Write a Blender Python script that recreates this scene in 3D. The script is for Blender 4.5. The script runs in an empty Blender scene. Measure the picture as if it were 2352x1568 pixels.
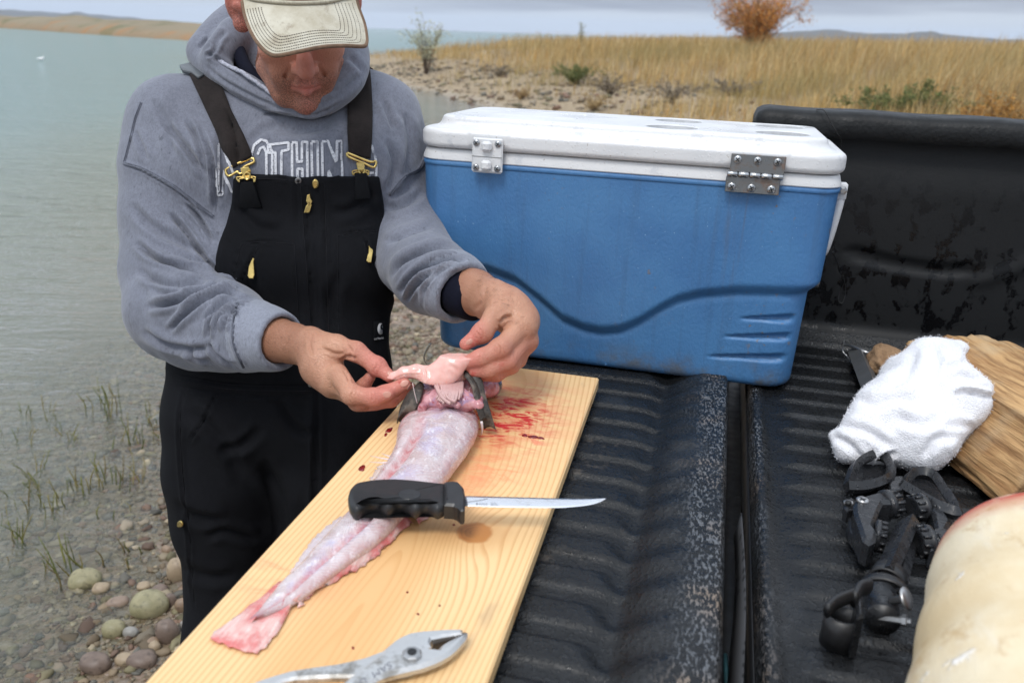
import bpy, math, random
import numpy as np
from mathutils import Matrix, Vector
from mathutils.bvhtree import BVHTree
import openvdb
rng = np.random.default_rng(7); random.seed(7)
S = bpy.context.scene
COL = S.collection

# ------------------------------------------------------------------ camera
F_PX = 1960.0; CU, CV = 1176.0, 784.0          # photograph measured on a 2352 x 1568 grid
TH, RO = math.radians(19.9), math.radians(1.9)
C0 = np.array([0, 0, 1.6])
FW = np.array([0, math.cos(TH), -math.sin(TH)])
_r0 = np.array([1.0, 0, 0]); _u0 = np.array([0, math.sin(TH), math.cos(TH)])
RT = _r0*math.cos(RO) + _u0*math.sin(RO); UP = _u0*math.cos(RO) - _r0*math.sin(RO)
cam = bpy.data.cameras.new('camera'); camo = bpy.data.objects.new('camera', cam); COL.objects.link(camo)
cam.sensor_width = 36; cam.lens = 30; cam.clip_start = .05; cam.clip_end = 20000
camo.matrix_world = Matrix([[RT[i], UP[i], -FW[i], C0[i]] for i in range(3)] + [[0, 0, 0, 1]])
cam.dof.use_dof = True; cam.dof.focus_distance = 1.32; cam.dof.aperture_fstop = 6.0
S.camera = camo
S.view_settings.view_transform = 'Standard'; S.view_settings.look = 'None'
S.view_settings.exposure = 0.36; S.view_settings.gamma = 1

# ------------------------------------------------------------------ sky and sun
SUN_EL, SUN_AZ = math.radians(58), math.radians(205)      # azimuth clockwise from +Y: behind the camera, a little to the left
W = bpy.data.worlds.new('World'); S.world = W; W.use_nodes = True
def build_world():
    nt = W.node_tree; nt.nodes.clear(); N = nt.nodes; L = nt.links
    out = N.new('ShaderNodeOutputWorld')
    sky = N.new('ShaderNodeTexSky'); sky.sky_type = 'NISHITA'; sky.sun_disc = False
    sky.sun_elevation = SUN_EL; sky.sun_rotation = SUN_AZ; sky.air_density = 1.4; sky.dust_density = 2.5
    b1 = N.new('ShaderNodeBackground'); b1.inputs['Strength'].default_value = .09; L.new(sky.outputs[0], b1.inputs[0])
    tc = N.new('ShaderNodeTexCoord'); sp = N.new('ShaderNodeSeparateXYZ'); L.new(tc.outputs['Generated'], sp.inputs[0])
    def m(op, a, b=None, clamp=False):
        n = N.new('ShaderNodeMath'); n.operation = op; n.use_clamp = clamp
        for i, x in enumerate((a, b)):
            if x is None: continue
            if isinstance(x, (int, float)): n.inputs[i].default_value = x
            else: L.new(x, n.inputs[i])
        return n.outputs[0]
    # cloud deck: noise on the flattened direction (stretched bands towards the horizon)
    zz = m('ADD', m('MAXIMUM', sp.outputs[2], 0.0), .035)
    cx = N.new('ShaderNodeCombineXYZ')
    L.new(m('DIVIDE', sp.outputs[0], zz), cx.inputs[0]); L.new(m('MULTIPLY', m('DIVIDE', sp.outputs[1], zz), 1.0), cx.inputs[1])
    n1 = N.new('ShaderNodeTexNoise'); n1.inputs['Scale'].default_value = .095; n1.inputs['Detail'].default_value = 5; n1.inputs['Roughness'].default_value = .52
    mp = N.new('ShaderNodeMapping'); mp.inputs['Location'].default_value = (3.1, 1.7, .4); L.new(cx.outputs[0], mp.inputs[0]); L.new(mp.outputs[0], n1.inputs['Vector'])
    # heavier cloud base to the right of the lake, low over the hills
    el = sp.outputs[2]
    warp = m('MULTIPLY', m('SUBTRACT', n1.outputs[0], .5), .11)
    lift = m('MULTIPLY', sp.outputs[0], -.012)
    rise = N.new('ShaderNodeMapRange'); rise.interpolation_type = 'SMOOTHSTEP'
    rise.inputs[1].default_value = .008; rise.inputs[2].default_value = .030
    L.new(m('ADD', m('ADD', el, warp), lift), rise.inputs[0])
    side = N.new('ShaderNodeMapRange'); side.interpolation_type = 'SMOOTHSTEP'
    side.inputs[1].default_value = -.30; side.inputs[2].default_value = .12; side.inputs[3].default_value = .12; L.new(sp.outputs[0], side.inputs[0])
    high = N.new('ShaderNodeMapRange'); high.interpolation_type = 'SMOOTHSTEP'
    high.inputs[1].default_value = .10; high.inputs[2].default_value = .42; high.inputs[3].default_value = 1.0; high.inputs[4].default_value = .25; L.new(el, high.inputs[0])
    dark = m('MULTIPLY', m('MULTIPLY', rise.outputs[0], side.outputs[0]), high.outputs[0])
    pat = N.new('ShaderNodeMapRange'); pat.inputs[1].default_value = .32; pat.inputs[2].default_value = .68; pat.inputs[3].default_value = .45; pat.inputs[4].default_value = 1.0; L.new(n1.outputs[0], pat.inputs[0])
    dark = m('MULTIPLY', dark, pat.outputs[0], True)
    mx = N.new('ShaderNodeMix'); mx.data_type = 'RGBA'; L.new(dark, mx.inputs[0])
    mx.inputs[6].default_value = (.585, .645, .725, 1); mx.inputs[7].default_value = (.19, .213, .285, 1)
    b2 = N.new('ShaderNodeBackground'); L.new(mx.outputs[2], b2.inputs[0]); L.new(m('ADD', m('MULTIPLY', m('MAXIMUM', el, 0.0), .95), 1.0), b2.inputs['Strength'])      # an overcast sky brightens steadily towards the zenith
    ms = N.new('ShaderNodeMixShader'); ms.inputs[0].default_value = .92
    L.new(b1.outputs[0], ms.inputs[1]); L.new(b2.outputs[0], ms.inputs[2]); L.new(ms.outputs[0], out.inputs[0])
build_world()
sl = bpy.data.lights.new('sun', 'SUN'); sl.energy = 1.5; sl.angle = math.radians(17); sl.color = (1, .965, .92)
so = bpy.data.objects.new('sun', sl); COL.objects.link(so)
_sd = Vector((math.sin(SUN_AZ)*math.cos(SUN_EL), math.cos(SUN_AZ)*math.cos(SUN_EL), math.sin(SUN_EL)))
so.rotation_euler = _sd.to_track_quat('Z', 'Y').to_euler(); so.location = (0, -3, 9)

# ------------------------------------------------------------------ frames and measuring
def P(u, v, d): return C0 + FW*d + RT*((u-CU)/F_PX*d) - UP*((v-CV)/F_PX*d)
def Pa(a):
    a = np.asarray(a, float); d = a[:, 2:3]
    return C0 + FW*d + RT*((a[:, 0:1]-CU)/F_PX*d) - UP*((a[:, 1:2]-CV)/F_PX*d)
def proj(p):
    q = np.asarray(p) - C0; d = q @ FW
    return CU + F_PX*(q @ RT)/d, CV - F_PX*(q @ UP)/d, d
def nrm(a): return a/np.linalg.norm(a)
def c2w(x, y, z): return RT*x - UP*y + FW*z
EX = nrm(c2w(8801, 1064, -1960)); EY = c2w(509, -654, 1960); EY = nrm(EY - EX*EY.dot(EX)); EZ = np.cross(EX, EY)
TO = C0 - EZ*.535                               # truck frame: x towards the cab, y across to the far side, z up from the bed floor
TFM = Matrix([[EX[i], EY[i], EZ[i], TO[i]] for i in range(3)] + [[0, 0, 0, 1]])
def tw(p): p = np.asarray(p, float); return TO + p[..., 0:1]*EX + p[..., 1:2]*EY + p[..., 2:3]*EZ
def w2t(p): q = np.asarray(p) - TO; return np.stack([q @ EX, q @ EY, q @ EZ], -1)
def tp(u, v, z=0.0):                            # where the sight line through (u,v) meets the bed-parallel plane at height z
    r = FW + RT*((u-CU)/F_PX) - UP*((v-CV)/F_PX); t = (z - (C0-TO).dot(EZ))/r.dot(EZ); q = C0 + r*t - TO
    return np.array([q.dot(EX), q.dot(EY)])
def sstep(a, b, x): t = np.clip((x-a)/(b-a), 0, 1); return t*t*(3-2*t)

# ------------------------------------------------------------------ geometry
class G:
    def __init__(s): s.v = []; s.f = []; s.n = 0; s.mi = []
    def add(s, V, Fs, mi=0):
        V = np.asarray(V, float).reshape(-1, 3)
        if isinstance(Fs, np.ndarray): Fs = [Fs]
        for f in Fs:
            f = np.asarray(f)
            if f.ndim == 1: f = f[None]
            s.f.append(f + s.n); s.mi.append(np.full(len(f), mi))
        s.v.append(V); s.n += len(V); return s
    def V(s): return np.concatenate(s.v)
def split_faces(fl):
    d = {}
    for f in fl: d.setdefault(len(f), []).append(f)
    return [np.array(x) for x in d.values()]
def make_mesh(name, V, Fs, mi=None, smooth=True, colors=None):
    V = np.ascontiguousarray(V, np.float32)
    if isinstance(Fs, np.ndarray): Fs = [Fs]
    if isinstance(Fs, list) and Fs and not isinstance(Fs[0], np.ndarray): Fs = split_faces(Fs)
    me = bpy.data.meshes.new(name)
    cnt = np.concatenate([np.full(len(f), f.shape[1]) for f in Fs]); lv = np.concatenate([f.ravel() for f in Fs]).astype(np.int32)
    me.vertices.add(len(V)); me.vertices.foreach_set('co', V.ravel())
    me.loops.add(len(lv)); me.loops.foreach_set('vertex_index', lv)
    me.polygons.add(len(cnt)); st = np.concatenate([[0], np.cumsum(cnt)[:-1]]).astype(np.int32)
    me.polygons.foreach_set('loop_start', st); me.polygons.foreach_set('loop_total', cnt.astype(np.int32))
    if mi is not None: me.polygons.foreach_set('material_index', np.asarray(mi, np.int32))
    me.polygons.foreach_set('use_smooth', np.full(len(cnt), bool(smooth)))
    me.update(calc_edges=True); me.validate()
    if colors is not None:
        a = me.color_attributes.new('tint', 'FLOAT_COLOR', 'POINT')
        c = np.ones((len(V), 4), np.float32); c[:, :3] = colors; a.data.foreach_set('color', c.ravel())
    return me
ORG = {}; FRM = {}
def frame_matrix(fr, o):
    T = Matrix.Translation(Vector(o)); return (TFM @ T) if fr == 'T' else T
def tag(o, label=None, cat=None, group=None, kind=None):
    if label: o['label'] = label
    if cat: o['category'] = cat
    if group: o['group'] = group
    if kind: o['kind'] = kind
    return o
def obj(name, geo, mats, parent=None, frame='W', origin=None, smooth=True, colors=None, sharp=None, **kw):
    """one mesh object; a root gets its origin at its base, a child lives in its root's coordinates"""
    if isinstance(geo, G): V, Fs, mi = geo.V(), geo.f, np.concatenate(geo.mi)
    else: (V, Fs), mi = geo, None
    V = np.asarray(V, float)
    if not isinstance(mats, (list, tuple)): mats = [mats]
    if parent is None:
        o_ = np.array(origin) if origin is not None else np.array([(V[:, 0].min()+V[:, 0].max())/2, (V[:, 1].min()+V[:, 1].max())/2, V[:, 2].min()])
    else: o_ = ORG[parent.name]; frame = FRM[parent.name]
    me = make_mesh(name, V - o_, Fs, mi, smooth, colors)
    for m in mats: me.materials.append(m)
    if sharp is not None: me.set_sharp_from_angle(angle=math.radians(sharp))
    ob = bpy.data.objects.new(name, me); COL.objects.link(ob)
    if parent is None: ob.matrix_world = frame_matrix(frame, o_)
    else: ob.parent = parent
    ORG[ob.name] = o_; FRM[ob.name] = frame
    return tag(ob, **kw)
def root(name, origin, frame='W', **kw):
    ob = bpy.data.objects.new(name, None); COL.objects.link(ob); ob.empty_display_size = .1
    ob.matrix_world = frame_matrix(frame, origin); ORG[ob.name] = np.array(origin, float); FRM[ob.name] = frame
    return tag(ob, **kw)

def g_box(lo, hi):
    x0, y0, z0 = lo; x1, y1, z1 = hi
    V = np.array([[x0,y0,z0],[x1,y0,z0],[x1,y1,z0],[x0,y1,z0],[x0,y0,z1],[x1,y0,z1],[x1,y1,z1],[x0,y1,z1]])
    return V, np.array([[0,3,2,1],[4,5,6,7],[0,1,5,4],[1,2,6,5],[2,3,7,6],[3,0,4,7]])
def g_bbox(lo, hi, b):          # box with chamfered edges
    lo = np.array(lo, float); hi = np.array(hi, float); c = (lo+hi)/2; h = (hi-lo)/2
    V = []; idx = {}
    for sx in (-1,1):
        for sy in (-1,1):
            for sz in (-1,1):
                for ax in range(3):
                    s = np.array([sx,sy,sz], float); o = h - b; o[ax] = h[ax]; idx[(sx,sy,sz,ax)] = len(V); V.append(c + s*o)
    Fs = []
    I = lambda *a: idx[a]
    for ax in range(3):
        a, b2 = [k for k in range(3) if k != ax]
        for s in (-1,1):
            q = []
            for (p, r) in ((-1,-1),(1,-1),(1,1),(-1,1)):
                k = [0,0,0]; k[ax] = s; k[a] = p; k[b2] = r; q.append(I(k[0],k[1],k[2],ax))
            Fs.append(q if (s > 0) == (ax != 1) else q[::-1])
    for ax in range(3):           # edges along ax
        a, b2 = [k for k in range(3) if k != ax]
        for p in (-1,1):
            for r in (-1,1):
                k0=[0,0,0]; k0[ax]=-1; k0[a]=p; k0[b2]=r; k1=list(k0); k1[ax]=1
                q=[I(*k0,a),I(*k1,a),I(*k1,b2),I(*k0,b2)]
                Fs.append(q if (p*r>0) == (ax==1) else q[::-1])
    for sx in (-1,1):
        for sy in (-1,1):
            for sz in (-1,1):
                t=[I(sx,sy,sz,0),I(sx,sy,sz,1),I(sx,sy,sz,2)]; Fs.append(t if sx*sy*sz>0 else t[::-1])
    return np.array(V), split_faces(Fs)
def frames(pts, up0=None):
    pts = np.asarray(pts, float); n = len(pts); t = np.gradient(pts, axis=0); t /= np.linalg.norm(t, axis=1)[:, None] + 1e-12
    a = np.array([0,0,1.0]) if up0 is None else np.asarray(up0, float)
    if abs(a.dot(t[0])) > .95: a = np.array([1.0,0,0])
    N = []
    for k in range(n):
        a = a - t[k]*a.dot(t[k]); a = a/(np.linalg.norm(a)+1e-12); N.append(a.copy())
    N = np.array(N); B = np.cross(t, N); return t, N, B
def g_tube(pts, r, n=10, caps=True, flat=1.0, up=None):
    pts = np.asarray(pts, float); m = len(pts); r = np.broadcast_to(np.asarray(r, float), (m,))
    t, N, B = frames(pts, up); a = np.linspace(0, 2*np.pi, n, endpoint=False)
    V = pts[:, None] + r[:, None, None]*(flat*np.cos(a)[None, :, None]*N[:, None] + np.sin(a)[None, :, None]*B[:, None])
    Fs = ring_faces(m, n); V = V.reshape(-1, 3); out = [Fs]
    if caps: out += [np.arange(n)[None, ::-1], (np.arange(n) + (m-1)*n)[None]]
    return V, out
def ring_faces(m, n, closed=True):
    i = np.arange(m-1)[:, None]; j = np.arange(n if closed else n-1)[None]; j2 = (j+1) % n
    return np.stack([i*n+j, i*n+j2, (i+1)*n+j2, (i+1)*n+j], -1).reshape(-1, 4)
def g_grid(Pts):                # (m,n,3) array of points
    m, n = Pts.shape[:2]; return Pts.reshape(-1, 3), ring_faces(m, n, False)[:, ::-1]
def g_sheet(Pts, th):           # a grid given thickness th along its normals (th may be array)
    m, n = Pts.shape[:2]; du = np.gradient(Pts, axis=0); dv = np.gradient(Pts, axis=1); N = np.cross(du, dv); N /= np.linalg.norm(N, axis=2)[..., None] + 1e-12
    th = np.broadcast_to(np.asarray(th, float), (m, n))[..., None]
    A = Pts + N*th/2; B = Pts - N*th/2
    f = ring_faces(m, n, False); k = m*n
    b = np.concatenate([np.arange(n), np.arange(1, m)*n + n-1, (m-1)*n + np.arange(n-2, -1, -1), np.arange(m-2, 0, -1)*n])
    b2 = np.roll(b, -1)
    side = np.stack([b, b2, b2+k, b+k], -1)
    return np.concatenate([A.reshape(-1, 3), B.reshape(-1, 3)]), [f[:, ::-1], f+k, side]
def g_lathe(prof, n=32, axis=(0,0,1), center=(0,0,0)):   # prof: (r, h) pairs
    prof = np.asarray(prof, float); ax = nrm(np.asarray(axis, float)); a = np.array([1.0,0,0]) if abs(ax[0]) < .8 else np.array([0,1.0,0])
    a = nrm(a - ax*a.dot(ax)); b = np.cross(ax, a); t = np.linspace(0, 2*np.pi, n, endpoint=False)
    d = np.cos(t)[:, None]*a + np.sin(t)[:, None]*b
    V = np.asarray(center) + prof[:, 0][:, None, None]*d[None] + prof[:, 1][:, None, None]*ax
    return V.reshape(-1, 3), [ring_faces(len(prof), n), np.arange(n)[None, ::-1], (np.arange(n)+(len(prof)-1)*n)[None]]
def g_prism(poly, h0, h1, bev=0.0):    # polygon in xy (ccw), extruded in z, top edge chamfered
    p = np.asarray(poly, float); n = len(p)
    if bev > 0:
        c = poly_offset(p, -bev)
        rings = [np.c_[p, np.full(n, h0)], np.c_[p, np.full(n, h1-bev)], np.c_[c, np.full(n, h1)]]
    else: rings = [np.c_[p, np.full(n, h0)], np.c_[p, np.full(n, h1)]]
    V = np.concatenate(rings); m = len(rings)
    return V, [ring_faces(m, n), np.arange(n)[None, ::-1], (np.arange(n)+(m-1)*n)[None]]
def poly_offset(p, d):
    a = p - np.roll(p, 1, 0); b = np.roll(p, -1, 0) - p
    na = np.c_[a[:, 1], -a[:, 0]]; nb = np.c_[b[:, 1], -b[:, 0]]
    na /= np.linalg.norm(na, axis=1)[:, None]+1e-12; nb /= np.linalg.norm(nb, axis=1)[:, None]+1e-12
    s = na + nb; s /= np.maximum(.35, (1 + (na*nb).sum(1)))[:, None]
    return p + s*d
def spline(pts, n, closed=False):      # Catmull-Rom through points (any dimension)
    p = np.asarray(pts, float); m = len(p)
    if closed: q = np.concatenate([p[-1:], p, p[:2]]); segs = m
    else: q = np.concatenate([2*p[:1]-p[1:2], p, 2*p[-1:]-p[-2:-1]]); segs = m-1
    t = np.linspace(0, segs, n, endpoint=not closed); i = np.minimum(t.astype(int), segs-1); f = (t-i)[:, None]
    a, b, c, d = q[i], q[i+1], q[i+2], q[i+3]
    return .5*((2*b) + (c-a)*f + (2*a-5*b+4*c-d)*f*f + (3*b-a-3*c+d)*f**3)
def ico(sub=1):
    t = (1+5**.5)/2
    V = [(-1,t,0),(1,t,0),(-1,-t,0),(1,-t,0),(0,-1,t),(0,1,t),(0,-1,-t),(0,1,-t),(t,0,-1),(t,0,1),(-t,0,-1),(-t,0,1)]
    Fc = [(0,11,5),(0,5,1),(0,1,7),(0,7,10),(0,10,11),(1,5,9),(5,11,4),(11,10,2),(10,7,6),(7,1,8),(3,9,4),(3,4,2),(3,2,6),(3,6,8),(3,8,9),(4,9,5),(2,4,11),(6,2,10),(8,6,7),(9,8,1)]
    V = [np.array(v)/np.linalg.norm(v) for v in V]
    for _ in range(sub):
        c = {}; nf = []
        def mid(a, b):
            k = (min(a,b), max(a,b))
            if k not in c: c[k] = len(V); m = V[a]+V[b]; V.append(m/np.linalg.norm(m))
            return c[k]
        for a, b, d in Fc:
            x, y, z = mid(a,b), mid(b,d), mid(d,a); nf += [(a,x,z),(b,y,x),(d,z,y),(x,y,z)]
        Fc = nf
    return np.array(V), np.array(Fc)
# cheap value noise for modelling
def vnoise(p, seed=0):
    p = np.asarray(p, float); i = np.floor(p).astype(np.int64); f = p - i; f = f*f*(3-2*f)
    def h(a, b, c):
        n = (a*374761393 + b*668265263 + c*2147483647 + seed*974634777) & 0xffffffff
        n = ((n ^ (n >> 13))*1274126177) & 0xffffffff; n = n ^ (n >> 16); return (n & 0xffff)/65535.0
    r = 0
    for dx in (0,1):
        for dy in (0,1):
            for dz in (0,1):
                w = (f[...,0] if dx else 1-f[...,0])*(f[...,1] if dy else 1-f[...,1])*(f[...,2] if dz else 1-f[...,2])
                r = r + w*h(i[...,0]+dx, i[...,1]+dy, i[...,2]+dz)
    return r*2-1
def fbm(p, oct=4, seed=0): 
    p = np.asarray(p, float); r = 0; a = 1.0
    for k in range(oct): r = r + a*vnoise(p*2**k + 17.3*k, seed+k); a *= .5
    return r/1.6
# signed distance fields on a grid -> mesh
class SDF:
    def __init__(s, lo, hi, vox):
        s.lo = np.array(lo, float); s.vox = vox; s.dim = np.ceil((np.array(hi)-s.lo)/vox).astype(int)+1
        s.D = np.full(s.dim, .3, np.float32)
    def block(s, lo, hi, pad):
        a = np.clip(np.floor((np.array(lo)-pad-s.lo)/s.vox).astype(int), 0, s.dim-1); b = np.clip(np.ceil((np.array(hi)+pad-s.lo)/s.vox).astype(int)+1, 1, s.dim)
        if (b <= a).any(): return None
        X = [(s.lo[k] + np.arange(a[k], b[k])*s.vox).astype(np.float32) for k in range(3)]
        return tuple(slice(a[k], b[k]) for k in range(3)), X[0][:, None, None], X[1][None, :, None], X[2][None, None, :]
    def all(s): return s.block(s.lo, s.lo+s.dim*s.vox, 0)[1:]
    def put(s, sl, d, k, op):
        D = s.D[sl]
        if op == 'sub':
            d = -d
            if k > 0: h = np.clip(.5-.5*(D-d)/k, 0, 1); s.D[sl] = D*(1-h) + d*h + k*h*(1-h)
            else: s.D[sl] = np.maximum(D, d)
        else:
            if k > 0: h = np.clip(.5+.5*(D-d)/k, 0, 1); s.D[sl] = D*(1-h) + d*h - k*h*(1-h)
            else: s.D[sl] = np.minimum(D, d)
    def cap(s, a, b, ra, rb=None, k=.01, op='add', flat=None):
        """round cone a->b; flat=(axis, factor) thins it along an axis"""
        rb = ra if rb is None else rb; a = np.array(a, float); b = np.array(b, float); R = max(ra, rb)
        bl = s.block(np.minimum(a, b)-R, np.maximum(a, b)+R, k + 4*s.vox)
        if bl is None: return s
        sl, X, Y, Z = bl; ax = b-a; L2 = max(ax.dot(ax), 1e-12)
        px, py, pz = X-a[0], Y-a[1], Z-a[2]
        t = np.clip((px*ax[0] + py*ax[1] + pz*ax[2])/L2, 0, 1)
        qx, qy, qz = px-t*ax[0], py-t*ax[1], pz-t*ax[2]
        q2 = qx*qx + qy*qy + qz*qz
        if flat is not None:
            n, f = flat; n = nrm(np.array(n, float)); dn = qx*n[0] + qy*n[1] + qz*n[2]
            d = (np.sqrt(np.maximum(q2 - dn*dn + (dn/f)**2, 0)) - (ra + (rb-ra)*t))*(.5+.5*f)
        else: d = np.sqrt(q2) - (ra + (rb-ra)*t)
        s.put(sl, d.astype(np.float32), k, op); return s
    def chain(s, pts, rs, k=.01, op='add', flat=None):
        rs = np.broadcast_to(np.asarray(rs, float), (len(pts),))
        for i in range(len(pts)-1): s.cap(pts[i], pts[i+1], rs[i], rs[i+1], k, op, flat)
        return s
    def ell(s, c, r, axes=None, k=.01, op='add'):
        c = np.array(c, float); r = np.array(r, float); A = np.eye(3) if axes is None else np.array(axes, float)
        R = r.max(); bl = s.block(c-R, c+R, k + 4*s.vox)
        if bl is None: return s
        sl, X, Y, Z = bl; px, py, pz = X-c[0], Y-c[1], Z-c[2]; q = 0; q2 = 0
        for i in range(3):
            l = px*A[i][0] + py*A[i][1] + pz*A[i][2]; q = q + (l/r[i])**2; q2 = q2 + (l/r[i]**2)**2
        k0 = np.sqrt(q); d = k0*(k0-1)/np.maximum(np.sqrt(q2), 1e-6)
        s.put(sl, d.astype(np.float32), k, op); return s
    def mesh(s, iso=0.0):
        g = openvdb.FloatGrid(.3); g.copyFromArray(np.ascontiguousarray(s.D)); V, Q = g.convertToQuads(isovalue=iso)
        return np.asarray(V, float)*s.vox + s.lo, np.asarray(Q, np.int64)
def vnormals(V, Q):
    n = np.cross(V[Q[:, 2]]-V[Q[:, 0]], V[Q[:, 3 % Q.shape[1]]]-V[Q[:, 1]]); N = np.zeros_like(V)
    for k in range(Q.shape[1]): np.add.at(N, Q[:, k], n)
    return N/(np.linalg.norm(N, axis=1)[:, None]+1e-12)
def relax(V, Q, it=2, lam=.5):
    e = np.concatenate([Q[:, [k, (k+1) % Q.shape[1]]] for k in range(Q.shape[1])]); e = np.concatenate([e, e[:, ::-1]])
    c = np.bincount(e[:, 0], minlength=len(V))[:, None].clip(1)
    for _ in range(it):
        A = np.stack([np.bincount(e[:, 0], V[e[:, 1], k], len(V)) for k in range(3)], -1)/c; V = V + lam*(A-V)
    return V
def seg_dist(u, v, poly):      # distance and signed side to a 2-D polyline, and position along it 0..1
    best = np.full(u.shape, 1e9); side = np.zeros(u.shape); tt = np.zeros(u.shape); poly = np.asarray(poly, float)
    L = np.concatenate([[0], np.cumsum(np.linalg.norm(np.diff(poly, axis=0), axis=1))])
    for i in range(len(poly)-1):
        a, b = poly[i], poly[i+1]; d = b-a; l2 = max(d.dot(d), 1e-9)
        t = np.clip(((u-a[0])*d[0] + (v-a[1])*d[1])/l2, 0, 1); x = u-a[0]-t*d[0]; y = v-a[1]-t*d[1]; q = np.hypot(x, y)
        m = q < best; best = np.where(m, q, best); side = np.where(m, np.sign(d[0]*(v-a[1]) - d[1]*(u-a[0])), side); tt = np.where(m, (L[i]+t*math.sqrt(l2))/L[-1], tt)
    return best, side, tt
def poly_sd(u, v, poly):       # signed distance to polygon (negative inside)
    poly = np.asarray(poly, float); d, _, _ = seg_dist(u, v, np.concatenate([poly, poly[:1]])); ins = np.zeros(u.shape, bool); n = len(poly)
    for i in range(n):
        a, b = poly[i], poly[(i+1) % n]
        c = ((a[1] > v) != (b[1] > v)) & (u < (b[0]-a[0])*(v-a[1])/((b[1]-a[1]) if b[1] != a[1] else 1e-9) + a[0]); ins ^= c
    return np.where(ins, -d, d)
# ------------------------------------------------------------------ materials
class NB:
    def __init__(s, name):
        s.m = bpy.data.materials.new(name); s.m.use_nodes = True; s.nt = s.m.node_tree; s.b = s.nt.nodes['Principled BSDF']; s.out = s.nt.nodes['Material Output']
        s.tc = s.nt.nodes.new('ShaderNodeTexCoord'); s.O = s.tc.outputs['Object']
    def n(s, t): return s.nt.nodes.new(t)
    def put(s, inp, x):
        if x is None: return
        if isinstance(x, bpy.types.NodeSocket): s.nt.links.new(x, inp)
        elif isinstance(x, (tuple, list)): inp.default_value = (*x, 1) if (len(x) == 3 and inp.type == 'RGBA') else x
        else: inp.default_value = (x, x, x, 1) if inp.type == 'RGBA' else ((x, x, x) if inp.type == 'VECTOR' else x)
    def math(s, op, a, b=None, c=None, clamp=False):
        n = s.n('ShaderNodeMath'); n.operation = op; n.use_clamp = clamp
        for i, x in enumerate((a, b, c)): s.put(n.inputs[i], x)
        return n.outputs[0]
    def vmath(s, op, a, b=None, sc=None):
        n = s.n('ShaderNodeVectorMath'); n.operation = op; s.put(n.inputs[0], a)
        if b is not None: s.put(n.inputs[1], b)
        if sc is not None: s.put(n.inputs['Scale'], sc)
        return n.outputs[1] if op in ('LENGTH', 'DISTANCE', 'DOT_PRODUCT') else n.outputs[0]
    def map(s, scale=(1,1,1), loc=(0,0,0), rot=(0,0,0), vec=None):
        n = s.n('ShaderNodeMapping'); n.inputs['Scale'].default_value = scale; n.inputs['Location'].default_value = loc; n.inputs['Rotation'].default_value = rot
        s.put(n.inputs[0], vec or s.O); return n.outputs[0]
    def noise(s, scale, detail=3, rough=.5, vec=None, dist=0.0, col=False):
        n = s.n('ShaderNodeTexNoise'); s.put(n.inputs['Vector'], vec or s.O); n.inputs['Scale'].default_value = scale
        n.inputs['Detail'].default_value = detail; n.inputs['Roughness'].default_value = rough; n.inputs['Distortion'].default_value = dist
        return n.outputs['Color' if col else 0]
    def voro(s, scale, vec=None, feat='F1', col=False, rand=1.0):
        n = s.n('ShaderNodeTexVoronoi'); s.put(n.inputs['Vector'], vec or s.O); n.feature = feat; n.inputs['Scale'].default_value = scale; n.inputs['Randomness'].default_value = rand
        return n.outputs['Color' if col else 'Distance']
    def rng(s, x, a, b, lo=0.0, hi=1.0, smooth=True):
        n = s.n('ShaderNodeMapRange'); n.interpolation_type = 'SMOOTHSTEP' if smooth else 'LINEAR'
        for i, k in enumerate((x, a, b, lo, hi)): s.put(n.inputs[i], k)
        return n.outputs[0]
    def mix(s, f, a, b, mode='MIX'):
        n = s.n('ShaderNodeMix'); n.data_type = 'RGBA'; n.blend_type = mode; s.put(n.inputs[0], f); s.put(n.inputs[6], a); s.put(n.inputs[7], b); return n.outputs[2]
    def sep(s, vec=None): n = s.n('ShaderNodeSeparateXYZ'); s.put(n.inputs[0], vec or s.O); return n.outputs
    def comb(s, x, y, z): n = s.n('ShaderNodeCombineXYZ'); [s.put(n.inputs[i], k) for i, k in enumerate((x, y, z))]; return n.outputs[0]
    def attr(s, name): n = s.n('ShaderNodeAttribute'); n.attribute_name = name; return n.outputs['Color']
    def rand(s): return s.n('ShaderNodeObjectInfo').outputs['Random']
    def geo(s, k): return s.n('ShaderNodeNewGeometry').outputs[k]
    def bump(s, h, strength=.5, dist=.002, nrm=None):
        n = s.n('ShaderNodeBump'); n.inputs['Strength'].default_value = strength; n.inputs['Distance'].default_value = dist; s.put(n.inputs['Height'], h)
        if nrm is not None: s.put(n.inputs['Normal'], nrm)
        return n.outputs[0]
    def done(s, col=None, rough=.5, metal=0.0, normal=None, spec=None, **kw):
        s.put(s.b.inputs['Base Color'], col); s.put(s.b.inputs['Roughness'], rough); s.put(s.b.inputs['Metallic'], metal)
        if normal is not None: s.put(s.b.inputs['Normal'], normal)
        if spec is not None: s.put(s.b.inputs['Specular IOR Level'], spec)
        for k, x in kw.items(): s.put(s.b.inputs[k.replace('_', ' ')], x)
        return s.m
def simple(name, c, rough=.5, metal=0.0, var=.12, sc=20.0, bump=.15, bs=80.0, bd=.001, spec=None, **kw):
    b = NB(name); n = b.noise(sc, 4, .55)
    col = b.mix(b.rng(n, .3, .7), tuple(x*(1-var) for x in c), tuple(min(1, x*(1+var)) for x in c))
    r = b.rng(b.noise(sc*1.7, 3), .3, .7, rough*.85, min(1, rough*1.15))
    return b.done(col, r, metal, b.bump(b.noise(bs, 4), bump, bd) if bump else None, spec, **kw)
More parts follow.
